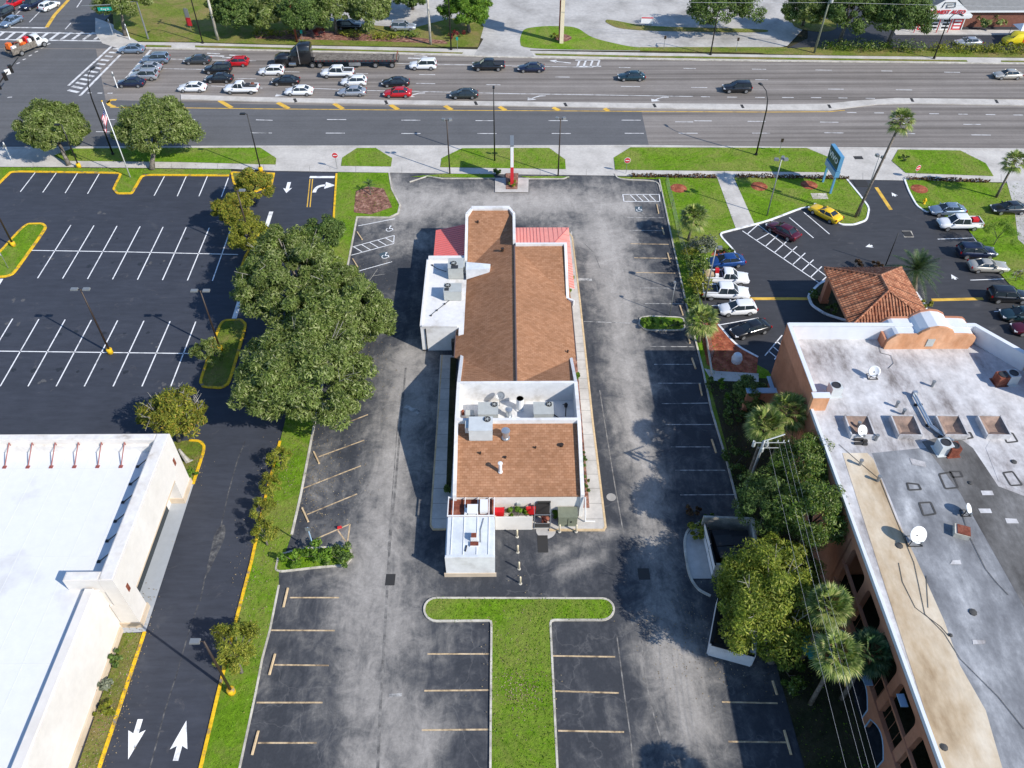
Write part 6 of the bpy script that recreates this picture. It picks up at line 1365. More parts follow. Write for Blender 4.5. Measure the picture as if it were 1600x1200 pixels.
car('sedan', 'white', 467, 151, 180, 'white sedan next to the median, behind the loaded white pickup', Q)
car('pickup', 'white', 527, 123, 180, 'white pickup with a pale load beside the flatbed trailer', Q, 'pickup')
car('hatch', 'white', 553, 136, 180, 'white crossover with black sunroof above the silver sedan', Q)
car('sedan', 'silver', 550, 152, 180, 'silver blue sedan next to the median below the white crossover', Q)
car('sedan', 'black', 618, 137.5, 180, 'black sedan directly above the red sedan', Q)
car('sedan', 'red', 621, 154, 180, 'red sedan next to the median', Q)
car('sedan', 'green_grey', 725, 156, 180, 'dark grey green sedan alone in the turn lane by the median', Q)
car('suv', 'white', 661, 110.5, 180, 'white crossover behind the flatbed trailer', Q)
car('pickup', 'black', 763, 112, 180, 'black crew cab pickup in the far lane', Q, 'pickup')
car('sedan', 'navy', 830, 114.5, 180, 'dark navy sedan following the black pickup', Q)
car('sedan', 'teal', 987, 128, 180, 'steel blue green sedan alone in the middle lane', Q)
car('suv', 'black', 1152, 146.5, 180, 'black hatchback crossover alone in the inner lane', Q)
car('sedan', 'beige', 1576, 125.5, 180, 'champagne sedan at the right edge of the avenue', Q)
car('sedan', 'silver', 1514, 74, 180, 'pale sedan half hidden by the hedge in front of the workshop', None)
car('suv', 'black', 545, 48, 0, 'dark green black estate parked behind the clipped hedge across the avenue', None)
car('suv', 'silver', 630, 50, 0, 'silver four wheel drive parked behind the longer clipped hedge', None)
J = 'cars waiting on the side street'
car('sedan', 'red', 24, 9, -112, 'red car waiting on the side street', J, dy=0)
car('suv', 'navy', 51, 12, -112, 'dark blue car waiting on the side street beside the red one', J, dy=0)
car('suv', 'black', 7, 27, -112, 'black car waiting on the side street at the left edge', J, dy=0)
car('sedan', 'steel_blue', 20, 38, -112, 'blue grey sedan crossing the stop line of the side street', J, dy=0)
car('hatch', 'white', 79, 14, 68, 'white car in the tree shade heading up the side street', J, dy=0)
K_ = 'cars in the motel car park'
car('coupe', 'yellow', 1288, 339, 128, 'bright yellow muscle coupe in the motel car park', K_, dy=0, scale=.98)
car('sedan', 'maroon', 1222, 366, 130, 'dark maroon sedan next to the hatched walkway', K_, dy=0)
car('sedan', 'steel_blue', 1480, 337, 180, 'silver blue sedan at the top of the right hand row of the motel car park', K_, dy=.5)
w1 = car('pickup', 'white', 1497, 358, 180, 'white pickup with a red load, second in the right hand row', K_, 'pickup', dy=.3)
car('suv', 'navy', 1524, 402, -2, 'dark blue wagon parked nose to the lawn in the right hand row', K_, dy=.3)
car('coupe', 'beige', 1542, 424, -3, 'champagne coupe parked below the dark blue wagon', K_, dy=.3)
car('suv', 'black', 1574, 471, -3, 'black people carrier with dark red tail lights near the yellow line', K_, dy=.3)
car('sedan', 'teal', 1594, 500, 178, 'dark teal sedan at the right edge below the black people carrier', K_, dy=.3)
car('sedan', 'maroon', 1612, 522, 178, 'dark red car cut by the right edge behind the motel', K_, dy=.3)
car('sedan', 'black', 1575, 334, 180, 'black and beige sedan on the pale yard beyond the lawn', None, dy=.3, z=.12)
car('sedan', 'blue', 1133, 414, 186, 'deep blue sedan parked at the top of the left hand motel row', K_, dy=0)
w2 = car('pickup_short', 'white', 1132, 441, -4, 'white work pickup with tools and a red can in its bed', K_, 'pickup', dy=0)
car('pickup', 'white', 1132, 464, -4, 'white crew cab pickup with a black bed cover', K_, 'pickup', dy=0)
car('hatch', 'white', 1151, 488, 184, 'white hatchback with a black glass sunroof', K_, dy=0)
car('sedan', 'black', 1171, 520, 200, 'glossy black sedan parked askew by the red mulch bed', K_, dy=0)
def cargo(truck, name, label, items):
    t = thing(name, label, 'load', truck.location); t.rotation_euler = truck.rotation_euler
    for nm, mat, c, d in items: mb = MB(); mb.box(c, d); mb.build(nm, M[mat], t, True)
cargo(p_, 'tool_load', 'ladders and boxes lying in the bed of the white pickup by the median', [('box', 'bumper', (-1.2, .2, 1.35), (.7, .8, .4)), ('box', 'rust', (-1.9, -.3, 1.3), (.5, .5, .3)), ('plank', 'steel_pole', (-1.7, .4, 1.4), (1.8, .2, .08))])
cargo(w1, 'red_load', 'red machine lying in the bed of the white pickup by the lawn', [('box', 'red_plastic', (-1.8, .1, 1.35), (.8, .7, .4)), ('box', 'bumper', (-2.3, -.3, 1.3), (.4, .5, .3))])
cargo(w2, 'tool_load', 'red can and timber lying in the bed of the white work pickup', [('can', 'red_plastic', (-1.15, .2, 1.5), (.45, .45, .6)), ('timber', 'worn_tan_paint', (-2.1, 0, 1.28), (1.1, 1.2, .22)), ('box', 'white_metal', (-1.2, -.5, 1.35), (.4, .35, .35))])
# semi truck with an empty flatbed
x, y = G(430, 107.5); tk = thing('semi_truck', 'black sleeper cab semi truck on the avenue', 'truck', (x, y+1.25, .035), R(180))
mb = MB(); mb.prism([(-1.4, -1.05), (1.2, -1.0), (1.2, 1.0), (-1.4, 1.05)], 1.0, 2.0)     # hood sits ahead of the cab (+x is the nose)
mb = MB(); ring(mb, [(-2.6, .6, 2.0, 1.0), (-2.5, .6, 2.1, 1.1), (-.9, .6, 2.1, 1.1), (-.1, .6, 1.75, .95), (.0, .7, 1.3, .85)]); mb.build('hood', M['paint_black'], tk, True, True)
mb = MB(); ring(mb, [(-6.5, .8, 3.75, 1.2), (-6.4, .7, 3.9, 1.25), (-4.6, .7, 3.95, 1.25), (-3.6, .7, 3.1, 1.2), (-3.3, .7, 2.95, 1.18), (-2.55, .7, 2.1, 1.14), (-2.5, .9, 1.9, 1.1)]); mb.build('cab', M['paint_black'], tk, True, True)
mb = MB(); mb.face((-3.27, -1.0, 2.9), (-2.62, -1.05, 2.22), (-2.62, 1.05, 2.22), (-3.27, 1.0, 2.9)); mb.box((-3.7, 1.235, 2.5), (.9, .03, .6)); mb.box((-3.7, -1.235, 2.5), (.9, .03, .6)); mb.build('windows', M['car_glass'], tk, True)
for s in (-1, 1):
    mb = MB(); mb.tube([(-4.5, s*1.3, .8), (-4.5, s*1.3, 4.0)], .09, 8); mb.build('exhaust_stack', M['chrome'], tk, True)
    mb = MB(); mb.X = Matrix.Translation((-3.2, s*1.15, .75)) @ Matrix.Rotation(R(90), 4, 'Y'); mb.lathe((0, 0, -.6), [(.3, 0), (.3, 1.2)], 12); mb.build('fuel_tank', M['chrome'], tk, True)
    mb = MB(); mb.box((-.15, s*.75, 1.2), (.2, .3, .25)); mb.build('headlight', M['headlight'], tk, True)
mb = MB(); mb.box((-7.3, 0, .95), (2.6, 1.0, .3)); mb.build('chassis', M['bumper'], tk, True)
def big_wheel(t, x, s):
    mb = MB(); mb.X = Matrix.Translation((x, s*1.0, .5)) @ Matrix.Rotation(R(90), 4, 'X'); mb.lathe((0, 0, -.22), [(.36, 0), (.48, .0), (.5, .04), (.5, .4), (.48, .44), (.36, .44)], 16); w = mb.build('wheel', M['tyre'], t, True)
    mb = MB(); mb.X = Matrix.Translation((x, s*1.0, .5)) @ Matrix.Rotation(R(90), 4, 'X'); mb.lathe((0, 0, -.24), [(.3, 0), (.3, .48)], 12); mb.build('rim', M['rim'], w, True)
for xx in (-1.5, -6.6, -7.9):
    for s in (-1, 1): big_wheel(tk, xx, s)
ft = thing('flatbed_trailer', 'long empty flatbed trailer coupled to the black semi truck', 'trailer', (x, y+1.25, .035), R(180))
mb = MB(); mb.box((-14.3, 0, 1.38), (14.6, 2.55, .16)); mb.build('deck', M['bark'], ft, True); mb = MB()
for s in (-1, 1): mb.box((-14.3, s*1.29, 1.33), (14.6, .06, .3))
mb.box((-14.3, .5, 1.08), (13.5, .15, .4)); mb.box((-14.3, -.5, 1.08), (13.5, .15, .4)); mb.box((-21.55, 0, 1.2), (.12, 2.5, .4)); mb.build('frame', M['bumper'], ft, True)
mb = MB(); [mb.box((-7.4-i*.72, s*1.33, 1.34), (.12, .03, .12)) for i in range(20) for s in (-1, 1)]; mb.build('stake_pockets', M['taillight'], ft, True)
mb = MB(); mb.box((-14.0, 1.05, .75), (2.0, .5, .6)); mb.box((-14.0, -1.05, .75), (2.0, .5, .6)); mb.build('tool_box', M['galvanised'], ft, True)
mb = MB(); mb.box((-10.5, .8, .6), (.15, .15, 1.0)); mb.box((-10.5, -.8, .6), (.15, .15, 1.0)); mb.build('landing_leg', M['bumper'], ft, True)
mb = MB(); mb.tube([(-21.4, -1.2, 1.4), (-21.4, -1.2, 2.1), (-21.4, 1.2, 2.1), (-21.4, 1.2, 1.4)], .06, 5); mb.build('end_rack', M['rust'], ft, True)
for xx in (-17.6, -20.5):
    for s in (-1, 1): big_wheel(ft, xx, s)
# landscapers' truck turning through the junction
x, y = G(45, 80); lt = thing('landscaping_truck', 'loaded work truck with orange and white gear turning through the junction', 'truck', (x, y, .04), R(58))
mb = MB(); ring(mb, [(1.5, .5, 2.1, .95), (1.6, .45, 2.2, 1.0), (2.4, .45, 2.25, 1.0), (2.9, .45, 1.35, .98), (3.6, .45, 1.2, .95), (3.8, .55, 1.0, .85)]); mb.build('cab', M['paint_white'], lt, True, True)
mb = MB(); mb.face((2.45, -.85, 2.2), (2.93, -.9, 1.4), (2.93, .9, 1.4), (2.45, .85, 2.2)); mb.box((2.0, 1.0, 1.75), (.7, .04, .5)); mb.box((2.0, -1.0, 1.75), (.7, .04, .5)); mb.build('windows', M['car_glass'], lt, True)
mb = MB(); mb.box((-1.1, 0, .8), (4.9, 2.1, .3)); mb.box((-1.1, 1.05, 1.3), (4.9, .06, .8)); mb.box((-1.1, -1.05, 1.3), (4.9, .06, .8)); mb.box((1.3, 0, 1.6), (.08, 2.1, 1.4)); mb.build('stake_body', M['bark'], lt, True)
for nm, mat, c, d, rz in (('orange_barrel', 'hi_orange', (-2.9, .3, 1.9), (.8, .9, 1.0), .2), ('white_tank', 'white_metal', (-2.7, -.6, 1.5), (.9, .6, .9), .1), ('crate', 'rust', (-1.6, .1, 1.5), (.9, 1.3, 1.1), 0), ('orange_mower', 'hi_orange', (-.7, -.5, 1.5), (.9, .7, .8), .4), ('cream_sacks', 'bollard_cream', (-.6, .5, 1.7), (.8, .7, .9), .2), ('red_cooler', 'red_plastic', (.5, .3, 1.9), (.8, .9, .9), .1), ('white_drum', 'white_metal', (.6, -.5, 1.6), (.6, .6, 1.0), 0), ('brush_pile', 'bark', (-1.9, -.4, 1.8), (1.0, .6, .5), .5)):
    if 'hi_orange' not in M: plain('hi_orange', (.75, .14, .015), .5)
    mb = MB(); mb.box((0, 0, 0), d, rz, .85); o = mb.build(nm, M[mat], lt, True); o.location = c
for xx in (2.7, -1.9):
    for s in (-1, 1): big_wheel(lt, xx, s*.9)
# wrapped van and awning at the right edge, far side
x, y = G(1592, 74); vn = thing('wrapped_van', 'van wrapped in yellow and orange graphics at the far right edge', 'van', (x, y+1.0, .06), R(180))
plain('van_orange', (.70, .13, .01), .35); plain('van_yellow', (.75, .60, .02), .35)
mb = MB(); ring(mb, [(-2.9, .4, 2.2, .95), (-2.8, .35, 2.3, 1.0), (1.0, .35, 2.3, 1.0), (1.7, .35, 1.5, 1.0), (2.6, .4, 1.1, .92), (2.75, .5, .9, .8)]); mb.build('body', M['van_yellow'], vn, True, True)
mb = MB(); mb.prism([(-2.5, .99), (-.2, 1.0), (-.6, 1.03), (-2.5, 1.03)], .8, 1.9); mb.prism([(-2.5, -1.03), (-.6, -1.03), (-.2, -1.0), (-2.5, -.99)], .8, 1.9); mb.build('graphic_panel', M['van_orange'], vn, True)
mb = MB(); mb.face((1.03, -.85, 2.24), (1.68, -.9, 1.56), (1.68, .9, 1.56), (1.03, .85, 2.24)); mb.build('windows', M['car_glass'], vn, True)
for xx in (1.8, -1.9):
    for s in (-1, 1): big_wheel(vn, xx, s*.9)
aw = thing('gazebo_tent', 'white topped tent behind the wrapped van', 'tent', (*G(1605, 64), .06)); mb = MB(); mb.add([(-3, -1.6, 2.4), (3, -1.6, 2.4), (3, 1.6, 2.4), (-3, 1.6, 2.4), (-2, 0, 3.2), (2, 0, 3.2)], [(0, 1, 5, 4), (1, 2, 5), (2, 3, 4, 5), (3, 0, 4)]); mb.build('canopy', M['white_metal'], aw, True)
for a, b in ((-3, -1.6), (3, -1.6), (3, 1.6), (-3, 1.6)): mb = MB(); mb.tube([(a, b, 0), (a, b, 2.4)], .05, 5); mb.build('leg', M['steel_pole'], aw, True)
# ================================================================ lamps, poles, wires
def lamp(label, base, top, mat, heads, arm=.7, r=.10, foot=None, group=None, name='lamp_post', hs=(.75, .42, .16), h=None):
    """straight mast between two observed points; heads = list of horizontal directions (degrees)"""
    bx, by = G(*base); h = h or HT(base, top); t = thing(name, label, 'lamp post', (bx, by, .1), 0, group)
    mb = MB(); mb.tube([(0, 0, 0), (0, 0, h-.1)], [r*1.2, r*.8], 8); mb.build('pole', M[mat], t, True, True)
    if foot: mb = MB(); mb.lathe((0, 0, -.08), [(.32, 0), (.32, .62), (.27, .68)], 14); mb.build('base', M[foot], t, True, True)
    for a in heads:
        d = Vector((math.cos(R(a)), math.sin(R(a)), 0)); mb = MB(); mb.tube([(0, 0, h-.15), d*arm*.5+Vector((0, 0, h-.1))], .04, 5); mb.build('arm', M[mat], t, True)
        mb = MB(); c = d*(arm*.5+hs[0]/2); mb.box((c.x, c.y, h-.08), hs, R(a), .9); hd = mb.build('lamp_head', M['steel_pole' if mat != 'black_metal' else mat], t, True)
        mb = MB(); mb.box((c.x, c.y, h-.08-hs[2]/2-.012), (hs[0]*.8, hs[1]*.8, .02), R(a)); mb.build('lens', M['headlight'], hd, True)
    return t
LG = 'car park lamp posts with yellow feet'
lamp('twin headed lamp post standing among the stall lines of the left car park', (173, 552), (122, 453), 'bronze_pole', (0, 180), .5, .1, 'yellow_paint', LG)
lamp('twin headed lamp post on the shaded island beside the pale sapling', (345, 548), (310, 455), 'bronze_pole', (0, 180), .5, .1, 'yellow_paint', LG)
lamp('single headed lamp post on the grass by the two way drive', (363, 1083), (315, 1004), 'bronze_pole', (180,), .5, .1, 'yellow_paint', LG)
lamp('lamp post on the kerbed island at the left edge, its head out of frame', (22, 385), (-24, 283), 'bronze_pole', (0, 180), .5, .1, 'yellow_paint', LG, h=9.)
lamp('lamp post rising out of the yellow green trees', (398, 400), (372, 297), 'bronze_pole', (0,), .5, .1, 'yellow_paint', LG)
lamp('dark lamp post with yellow foot at the kerb by the exit lane', (408, 268), (385, 178), 'black_metal', (180,), .5, .09, 'yellow_paint', LG)
lamp('dark lamp post with yellow foot rising through the leftmost oak', (124, 262), (95, 195), 'black_metal', (180,), .5, .09, 'yellow_paint', LG)
DG = 'flood light posts beside the avenue'
lamp('flood light post left of the red and white sign, on the restaurant frontage', (703, 272), (697, 188), 'bronze_pole', (20, 160), .5, .09, None, DG, hs=(.5, .4, .3))
lamp('flood light post right of the red and white sign, on the restaurant frontage', (872, 275), (876, 186), 'bronze_pole', (20, 160), .5, .09, None, DG, hs=(.5, .4, .3))
lamp('grey flood light post on the lawn left of the blue sign', (1198, 338), (1222, 250), 'steel_pole', (10, 170, 60), .6, .08, None, DG, hs=(.6, .4, .3))
lamp('grey flood light post beside the tall leaning palm', (1341, 339), (1379, 247), 'steel_pole', (0, 100), .5, .08, None, DG, hs=(.5, .4, .3))
lamp('grey flood light post behind the parked white pickups', (1101, 470), (1124, 388), 'steel_pole', (0,), .4, .08, None, DG, hs=(.5, .4, .3))
lamp('thin black post beside the clay tile canopy', (1383, 416), (1410, 365), 'black_metal', (), .4, .06, None, None, 'post')
lamp('short grey post in the restaurant stalls near the lime bush', (1046, 494), (1056, 444), 'steel_pole', (90,), .2, .05, None, None, 'post', hs=(.3, .3, .2))
lamp('straight black lamp post on the grass island in front of the red and white sign', (773, 252), (772, 139), 'black_metal', (90,), .3, .09, None, None, 'street_lamp', hs=(.7, .3, .16))
def goose(label, base, top, reach, ang, r=.1, mat='black_metal', h=None):
    bx, by = G(*base); h = h or HT(base, top); t = thing('street_lamp', label, 'street lamp', (bx, by, .06), 0, 'street lamps along the avenue'); d = Vector((math.cos(R(ang)), math.sin(R(ang)), 0))
    mb = MB(); mb.tube([(0, 0, 0), (0, 0, h*.72), d*reach*.12+Vector((0, 0, h*.86)), d*reach*.45+Vector((0, 0, h*.96)), d*reach+Vector((0, 0, h))], [r*1.3, r, r*.8, r*.6, r*.5], 8); mb.build('pole', M[mat], t, True, True)
    mb = MB(); c = d*(reach+.3); mb.box((c.x, c.y, h), (.85, .36, .16), R(ang), .8); mb.build('lamp_head', M[mat], t, True)
    mb = MB(); mb.lathe((0, 0, 0), [(.24, 0), (.22, .3), (.14, .34)], 10); mb.build('base', M[mat], t, True)
goose('curved black street lamp on the long grass island right of the exit', (1181, 243), (1192, 140), 2.0, 115, h=10.)
goose('tall black street lamp between the two roadside oaks', (177, 242), (132, 106), 2.0, 75, h=12.2)
goose('black street lamp across the avenue beside the pale yard', (1110, 86), (1122, 28), 2., -80, h=8.6)
goose('curved black street lamp in front of the workshop', (1459, 92), (1478, 40), 2., -70, h=8.4)
goose('black street lamp at the far driveway', (705, 78), (704, -8), 2., -90, h=11.)
goose('black street lamp on the far lawn left of the white utility pole', (317, 68), (300, -8), 2., -90, h=10.5)
# utility poles across the avenue and their wires
def upole(label, base, lean, h, r, mat, arms=((1.,),), group='utility poles across the avenue'):
    bx, by = G(*base); t = thing('utility_pole', label, 'utility pole', (bx, by, .06), 0, group); mb = MB(); tp = Vector((lean, 0, h)); mb.tube([(0, 0, 0), tp], [r*1.25, r*.8], 8); mb.build('pole', M[mat], t, True, True)
    mb = MB(); mb.box((lean, 0, h-.4), (.12, 2.2, .12)); mb.build('cross_arm', M[mat], t, True)
    for q in (-1, 0, 1): mb = MB(); mb.lathe((lean, q*.9, h-.34), [(.05, 0), (.08, .08), (.05, .2)], 6); mb.build('insulator', M['white_metal'], t, True)
    return t, Vector((bx, by, 0))+tp
tops = []
for a in (('thick white concrete utility pole on the far lawn', (341, 63), 0, 12.5, .22, 'kerb_concrete'), ('brown wooden utility pole behind the semi truck', (464, 66), 0, 12.5, .17, 'rust'), ('white utility pole at the end of the far lawn', (673, 70), 0, 12.5, .2, 'kerb_concrete'), ('leaning grey green utility pole with a transformer, left of the workshop', (1272, 83), .4, 12.5, .17, 'green_metal')):
    tops.append(upole(*a))
t = tops[-1][0]; mb = MB(); mb.lathe((.5, -.45, 8.9), [(.26, 0), (.28, .1), (.28, .8), (.2, .9)], 12); mb.build('transformer', M['ac_casing'], t, True)
plain('wire', (.5, .5, .5), .5, .3)
def wireline(label, pts, r, group, sag=.4, n=10):
    P = [Vector(p) for p in pts]; q = []
    for a, b in zip(P[:-1], P[1:]):
        for i in range(n): s = i/n; c = a.lerp(b, s); c.z -= sag*4*s*(1-s); q.append(c)
    q.append(P[-1]); mb = MB(); mb.tube([tuple(p) for p in q], r, 4); o = mb.build('power_line', M['wire']); tag(o, label, 'power line', group)
yl = tops[0][1].y
wl_ = ['top power line along the far side of the avenue', 'second power line along the far side of the avenue', 'third power line along the far side of the avenue', 'lowest sagging cable along the far side of the avenue']
for i, (dy, dz) in enumerate(((.9, 0), (0, .1), (-.9, 0), (-.2, -3.4))):
    T = [b for a, b in tops]; pts = [(-190, yl+6+dy, 12.2+dz)]+[(p.x, p.y+dy, p.z-.2+dz) for p in T]+[(200, T[-1].y-5+dy, 12.0+dz)]
    wireline(wl_[i], pts, .025, 'power lines across the avenue', .5)
# the pole with transformers behind the restaurant's right-hand stalls
bx, by = G(1160, 783); h = 9.0; t = thing('utility_pole', 'grey utility pole with a white transformer rack in the shaded strip by the motel', 'utility pole', (bx, by, .1)); tx, ty = G(1194, 697, h); tx -= bx; ty -= by
mb = MB(); mb.tube([(0, 0, 0), (tx*.5, ty*.5, h)], [.16, .12], 8); mb.build('pole', M['steel_pole'], t, True, True)
cx, cy = tx*.5, ty*.5
mb = MB(); mb.box((cx+.6, cy, h-.2), (2.6, .05, .06)); mb.box((cx+.6, cy+.1, h-1.0), (1.8, .05, .06)); mb.tube([(cx, cy, h), (cx+1.9, cy+.6, h+.2)], .06, 5); mb.build('cross_arm', M['ac_casing'], t, True)
for i, (a, b, c) in enumerate(((-.7, .2, h-.9), (-.1, -.35, h-.95), (.45, .2, h-.9))): mb = MB(); mb.lathe((cx+a, cy+b, c), [(.13, 0), (.15, .06), (.15, .45), (.08, .55), (.04, .7)], 10); mb.build('transformer', M['ac_casing'], t, True)
for a in (-.9, .3, 1.2, 1.7, 2.1): mb = MB(); mb.lathe((cx+a, cy, h-.1), [(.03, 0), (.055, .06), (.03, .22)], 6); mb.build('insulator', M['white_metal'], t, True)
for i, (u, a) in enumerate(((1322, .3), (1347, 1.2), (1358, 1.7), (1369, 2.1))):
    wireline(['leftmost service wire running down from the transformer pole past the palms', 'second service wire from the transformer pole', 'third service wire from the transformer pole', 'rightmost service wire from the transformer pole, nearest the arcade'][i], [(bx+cx+a, by+cy, h+.2), (*G(u, 1200, h-.6), h-.6), (*G(u+25, 1300, h-.6), h-.4)], .007, 'service wires from the transformer pole', .25)
# junction: mast arm with signals, street name sign
sg = thing('traffic_signal_mast', 'long dark mast arm with signal heads reaching over the junction from the left', 'traffic signal', (*G(-40, 190), .05)); e0 = Vector((*G(-40, 190), .05))
A = Vector((*G(-38, 180, 6.3), 6.3))-e0; B = Vector((*G(28, 90, 6.3), 6.3))-e0; mb = MB(); mb.tube([(0, 0, 0), (0, 0, 6.3), A.lerp(B, .02), B], [.2, .17, .15, .09], 8); mb.build('mast', M['bronze_pole'], sg, True, True)
for s in (.5, .66, .8):
    c = A.lerp(B, s); mb = MB(); mb.box((c.x, c.y, c.z-.1), (.55, .35, 1.25), R(35)); hd = mb.build('signal_head', M['black_metal'], sg, True)
    for k_, mt in enumerate(('taillight', 'hi_orange', 'dark_leaf')): mb = MB(); mb.lathe((c.x-.2, c.y-.15, c.z+.2-k_*.36), [(.12, 0), (.12, .05)], 8); mb.build('signal_lamp', M[mt], hd, True)
c = A.lerp(B, .73); mb = MB(); mb.box((c.x, c.y, c.z), (.8, .06, .8), R(35)); mb.build('sign_plate', M['white_metal'], sg, True)
plain('sign_green', (.0, .27, .20), .4)
c = Vector((*G(145, 40), .05)); sm = thing('street_name_sign', 'green street name sign reading King St hanging over the far corner', 'sign', c)
p = Vector((*G(164, 14, 6.2), 6.2))-c; mb = MB(); mb.box((p.x, p.y, p.z), (2.5, .06, .62), R(6)); pl_ = mb.build('plate', M['sign_green'], sm, True)
text3d('lettering', 'King St', .5, (p.x, p.y-.05, p.z), (R(90), 0, R(6)), 'white_metal', pl_, .005)
mb = MB(); mb.tube([(p.x+5.2, p.y+2, -.0), (p.x+5.2, p.y+2, 6.8), (p.x+1.0, p.y+.4, 6.75), (p.x-4, p.y, 6.7)], [.16, .14, .1, .07], 7); mb.build('mast', M['steel_pole'], sm, True)
# pedestrian posts
for i, (u, v, lab) in enumerate(((177, 54, 'short white signal post on the far corner pavement'), (203, 62, 'short white signal post at the edge of the far lawn'), (184, 138, 'short white post at the median nose by the dark blue car'), (18, 250, 'pale post on the near left corner pavement'))):
    t = thing('signal_post', lab, 'post', (*G(u, v), .06), 0, 'signal posts at the junction'); MB().tube([(0, 0, 0), (0, 0, 2.8)], .09, 7).build('pole', M['white_metal'], t, True); MB().box((0, -.12, 2.3), (.3, .22, .4)).build('push_button_box', M['steel_pole'], t, True)

# ================================================================ signs
plain('sign_white', (.76, .76, .75), .4)
def round_sign(label, base, h, word=None, tilt=0, stop=False, s=.42):
    x, y = G(*base); t = thing('road_sign', label, 'road sign', (x, y, .1), R(tilt)); MB().tube([(0, .04, 0), (0, .04, h+s*.6)], .035, 5).build('post', M['steel_pole'], t, True)
    mb = MB(); mb.X = Matrix.Translation((0, 0, h)) @ Matrix.Rotation(R(90), 4, 'X') @ Matrix.Rotation(R(22.5), 4, 'Z'); mb.lathe((0, 0, 0), [(s*1.08, 0), (s*1.08, .015)], 8 if stop else 24); rim = mb.build('sign_face', M['sign_white'], t, True)
    mb = MB(); mb.X = Matrix.Translation((0, -.02, h)) @ Matrix.Rotation(R(90), 4, 'X') @ Matrix.Rotation(R(22.5), 4, 'Z'); mb.lathe((0, 0, 0), [(s*.95, 0), (s*.95, .012)], 8 if stop else 24); mb.build('red_disc', M['sign_red'], rim, True)
    if not stop: MB().box((0, -.045, h), (s*1.3, .012, s*.3)).build('white_bar', M['sign_white'], rim, True)
    else: text3d('lettering', 'STOP', s*.62, (0, -.04, h), (R(90), 0, 0), 'sign_white', rim, .004)
    return t
round_sign('no entry sign at the pavement beside the right turn lane', (527, 265), 2.2)
round_sign('no entry sign at the pavement left of the long grass island', (978, 272), 2.1)
round_sign('no entry sign leaning on the lawn right of the motel driveway', (1428, 280), 1.7, tilt=25)
round_sign('red and white stop sign on the kerbed island at the left edge', (13, 420), 2.4, stop=True, tilt=-60, s=.45)
# restaurant pylon, seen edge-on
x, y = G(800, 287); t = thing('pylon_sign', 'tall narrow red and white pylon sign seen edge on in front of the restaurant', 'sign', (x, y, .15)); hh = HT((800, 287), (801, 218))
MB().box((0, 0, 1.6), (.45, 1.6, 3.2)).build('pedestal', M['sign_red'], t, True); MB().box((0, 0, hh*.5+1.4), (.42, 2.6, hh-3.6)).build('sign_box', M['sign_white'], t, True)
MB().box((-.23, 0, hh*.5+1.0), (.03, 2.3, 1.6)).build('red_panel', M['sign_red'], t, True); MB().box((0, 0, hh-.35), (.5, 2.8, .16)).build('cap', M['steel_pole'], t, True); MB().box((.23, 0, hh*.5+.6), (.03, 1.6, .9)).build('red_panel', M['sign_red'], t, True)
# VIVO pylon
vb = Vector((*G(1291, 294), .1)); t = thing('roadside_sign', 'blue legged roadside sign reading VIVO on the motel lawn', 'sign', vb, R(-86)); t.scale = (.86, .86, .74); plain('sign_blue', (.10, .27, .44), .4); plain('sign_teal', (.018, .06, .075), .35)
hl = 1.75
for s in (-1, 1): MB().box((s*hl, 0, 1.9), (.26, .3, 3.8)).build('leg', M['sign_blue'], t, True)
MB().box((0, 0, 6.35), (4.3, .6, 2.9)).build('sign_box', M['sign_blue'], t, True); MB().box((0, -.31, 6.35), (4.0, .05, 2.6)).build('sign_face', M['sign_teal'], t, True); MB().box((0, 0, 4.2), (4.3, .8, 1.2)).build('reader_board', M['sign_blue'], t, True)
MB().box((0, -.42, 4.2), (4.1, .04, 1.0)).build('board_face', M['blue_trim'], t, True); text3d('lettering', 'VIVO', 1.5, (0, -.36, 6.4), (R(90), 0, 0), 'sign_white', t, .02, 0, .03)
# far signs
t = thing('pylon_sign', 'tall cream pylon sign on the grass island across the avenue', 'sign', (*G(877, 67), .1)); MB().box((0, 0, 5.), (.7, 1.0, 10.)).build('column', M['bollard_cream'], t, True); MB().box((0, .2, 11.5), (.6, 4.2, 3.6)).build('sign_box', M['bollard_cream'], t, True); MB().box((-.45, 0, 4.5), (.2, .8, 8.)).build('brick_strip', M['rust'], t, True)
t = thing('sign_board', 'low white sign board with red top on the kerbed island in the pale yard', 'sign', (*G(1010, 43), .1), R(-3))
for s in (-1, 1): MB().box((s*.8, .05, .5), (.1, .1, 1.0)).build('leg', M['steel_pole'], t, True)
MB().box((0, 0, 1.25), (2.3, .1, 1.2)).build('board', M['sign_white'], t, True); MB().box((0, -.06, 1.72), (2.2, .02, .22)).build('red_band', M['sign_red'], t, True)
t = thing('banner_sign', 'upright red and white banner sign on the far lawn', 'sign', (*G(299, 48), .08), R(-10)); MB().tube([(0, 0, 0), (0, 0, 4.2)], .05, 5).build('post', M['steel_pole'], t, True); MB().box((0, -.06, 1.6), (1.0, .05, 1.5)).build('red_panel', M['sign_red'], t, True); MB().box((0, -.06, 3.2), (.9, .05, 1.6)).build('white_panel', M['steel_pole'], t, True)
for i, (u, v, lab) in enumerate(((1037, 77, 'small dark bus stop sign on the far verge'), (1150, 80, 'small dark sign post on the far verge right of the bus stop sign'), (474, 68, 'small green sign post beside the red shrub'), (715, 79, 'small green sign post at the far driveway mouth'), (1217, 240, 'thin post with a small plate on the long grass island'))):
    t = thing('sign_post', lab, 'sign', (*G(u, v), .07)); MB().tube([(0, 0, 0), (0, 0, 2.3)], .04, 5).build('post', M['steel_pole'], t, True); MB().box((0, -.05, 2.1), (.4, .03, .6)).build('plate', M['sign_green' if i in (2, 3) else 'bronze_pole'], t, True)
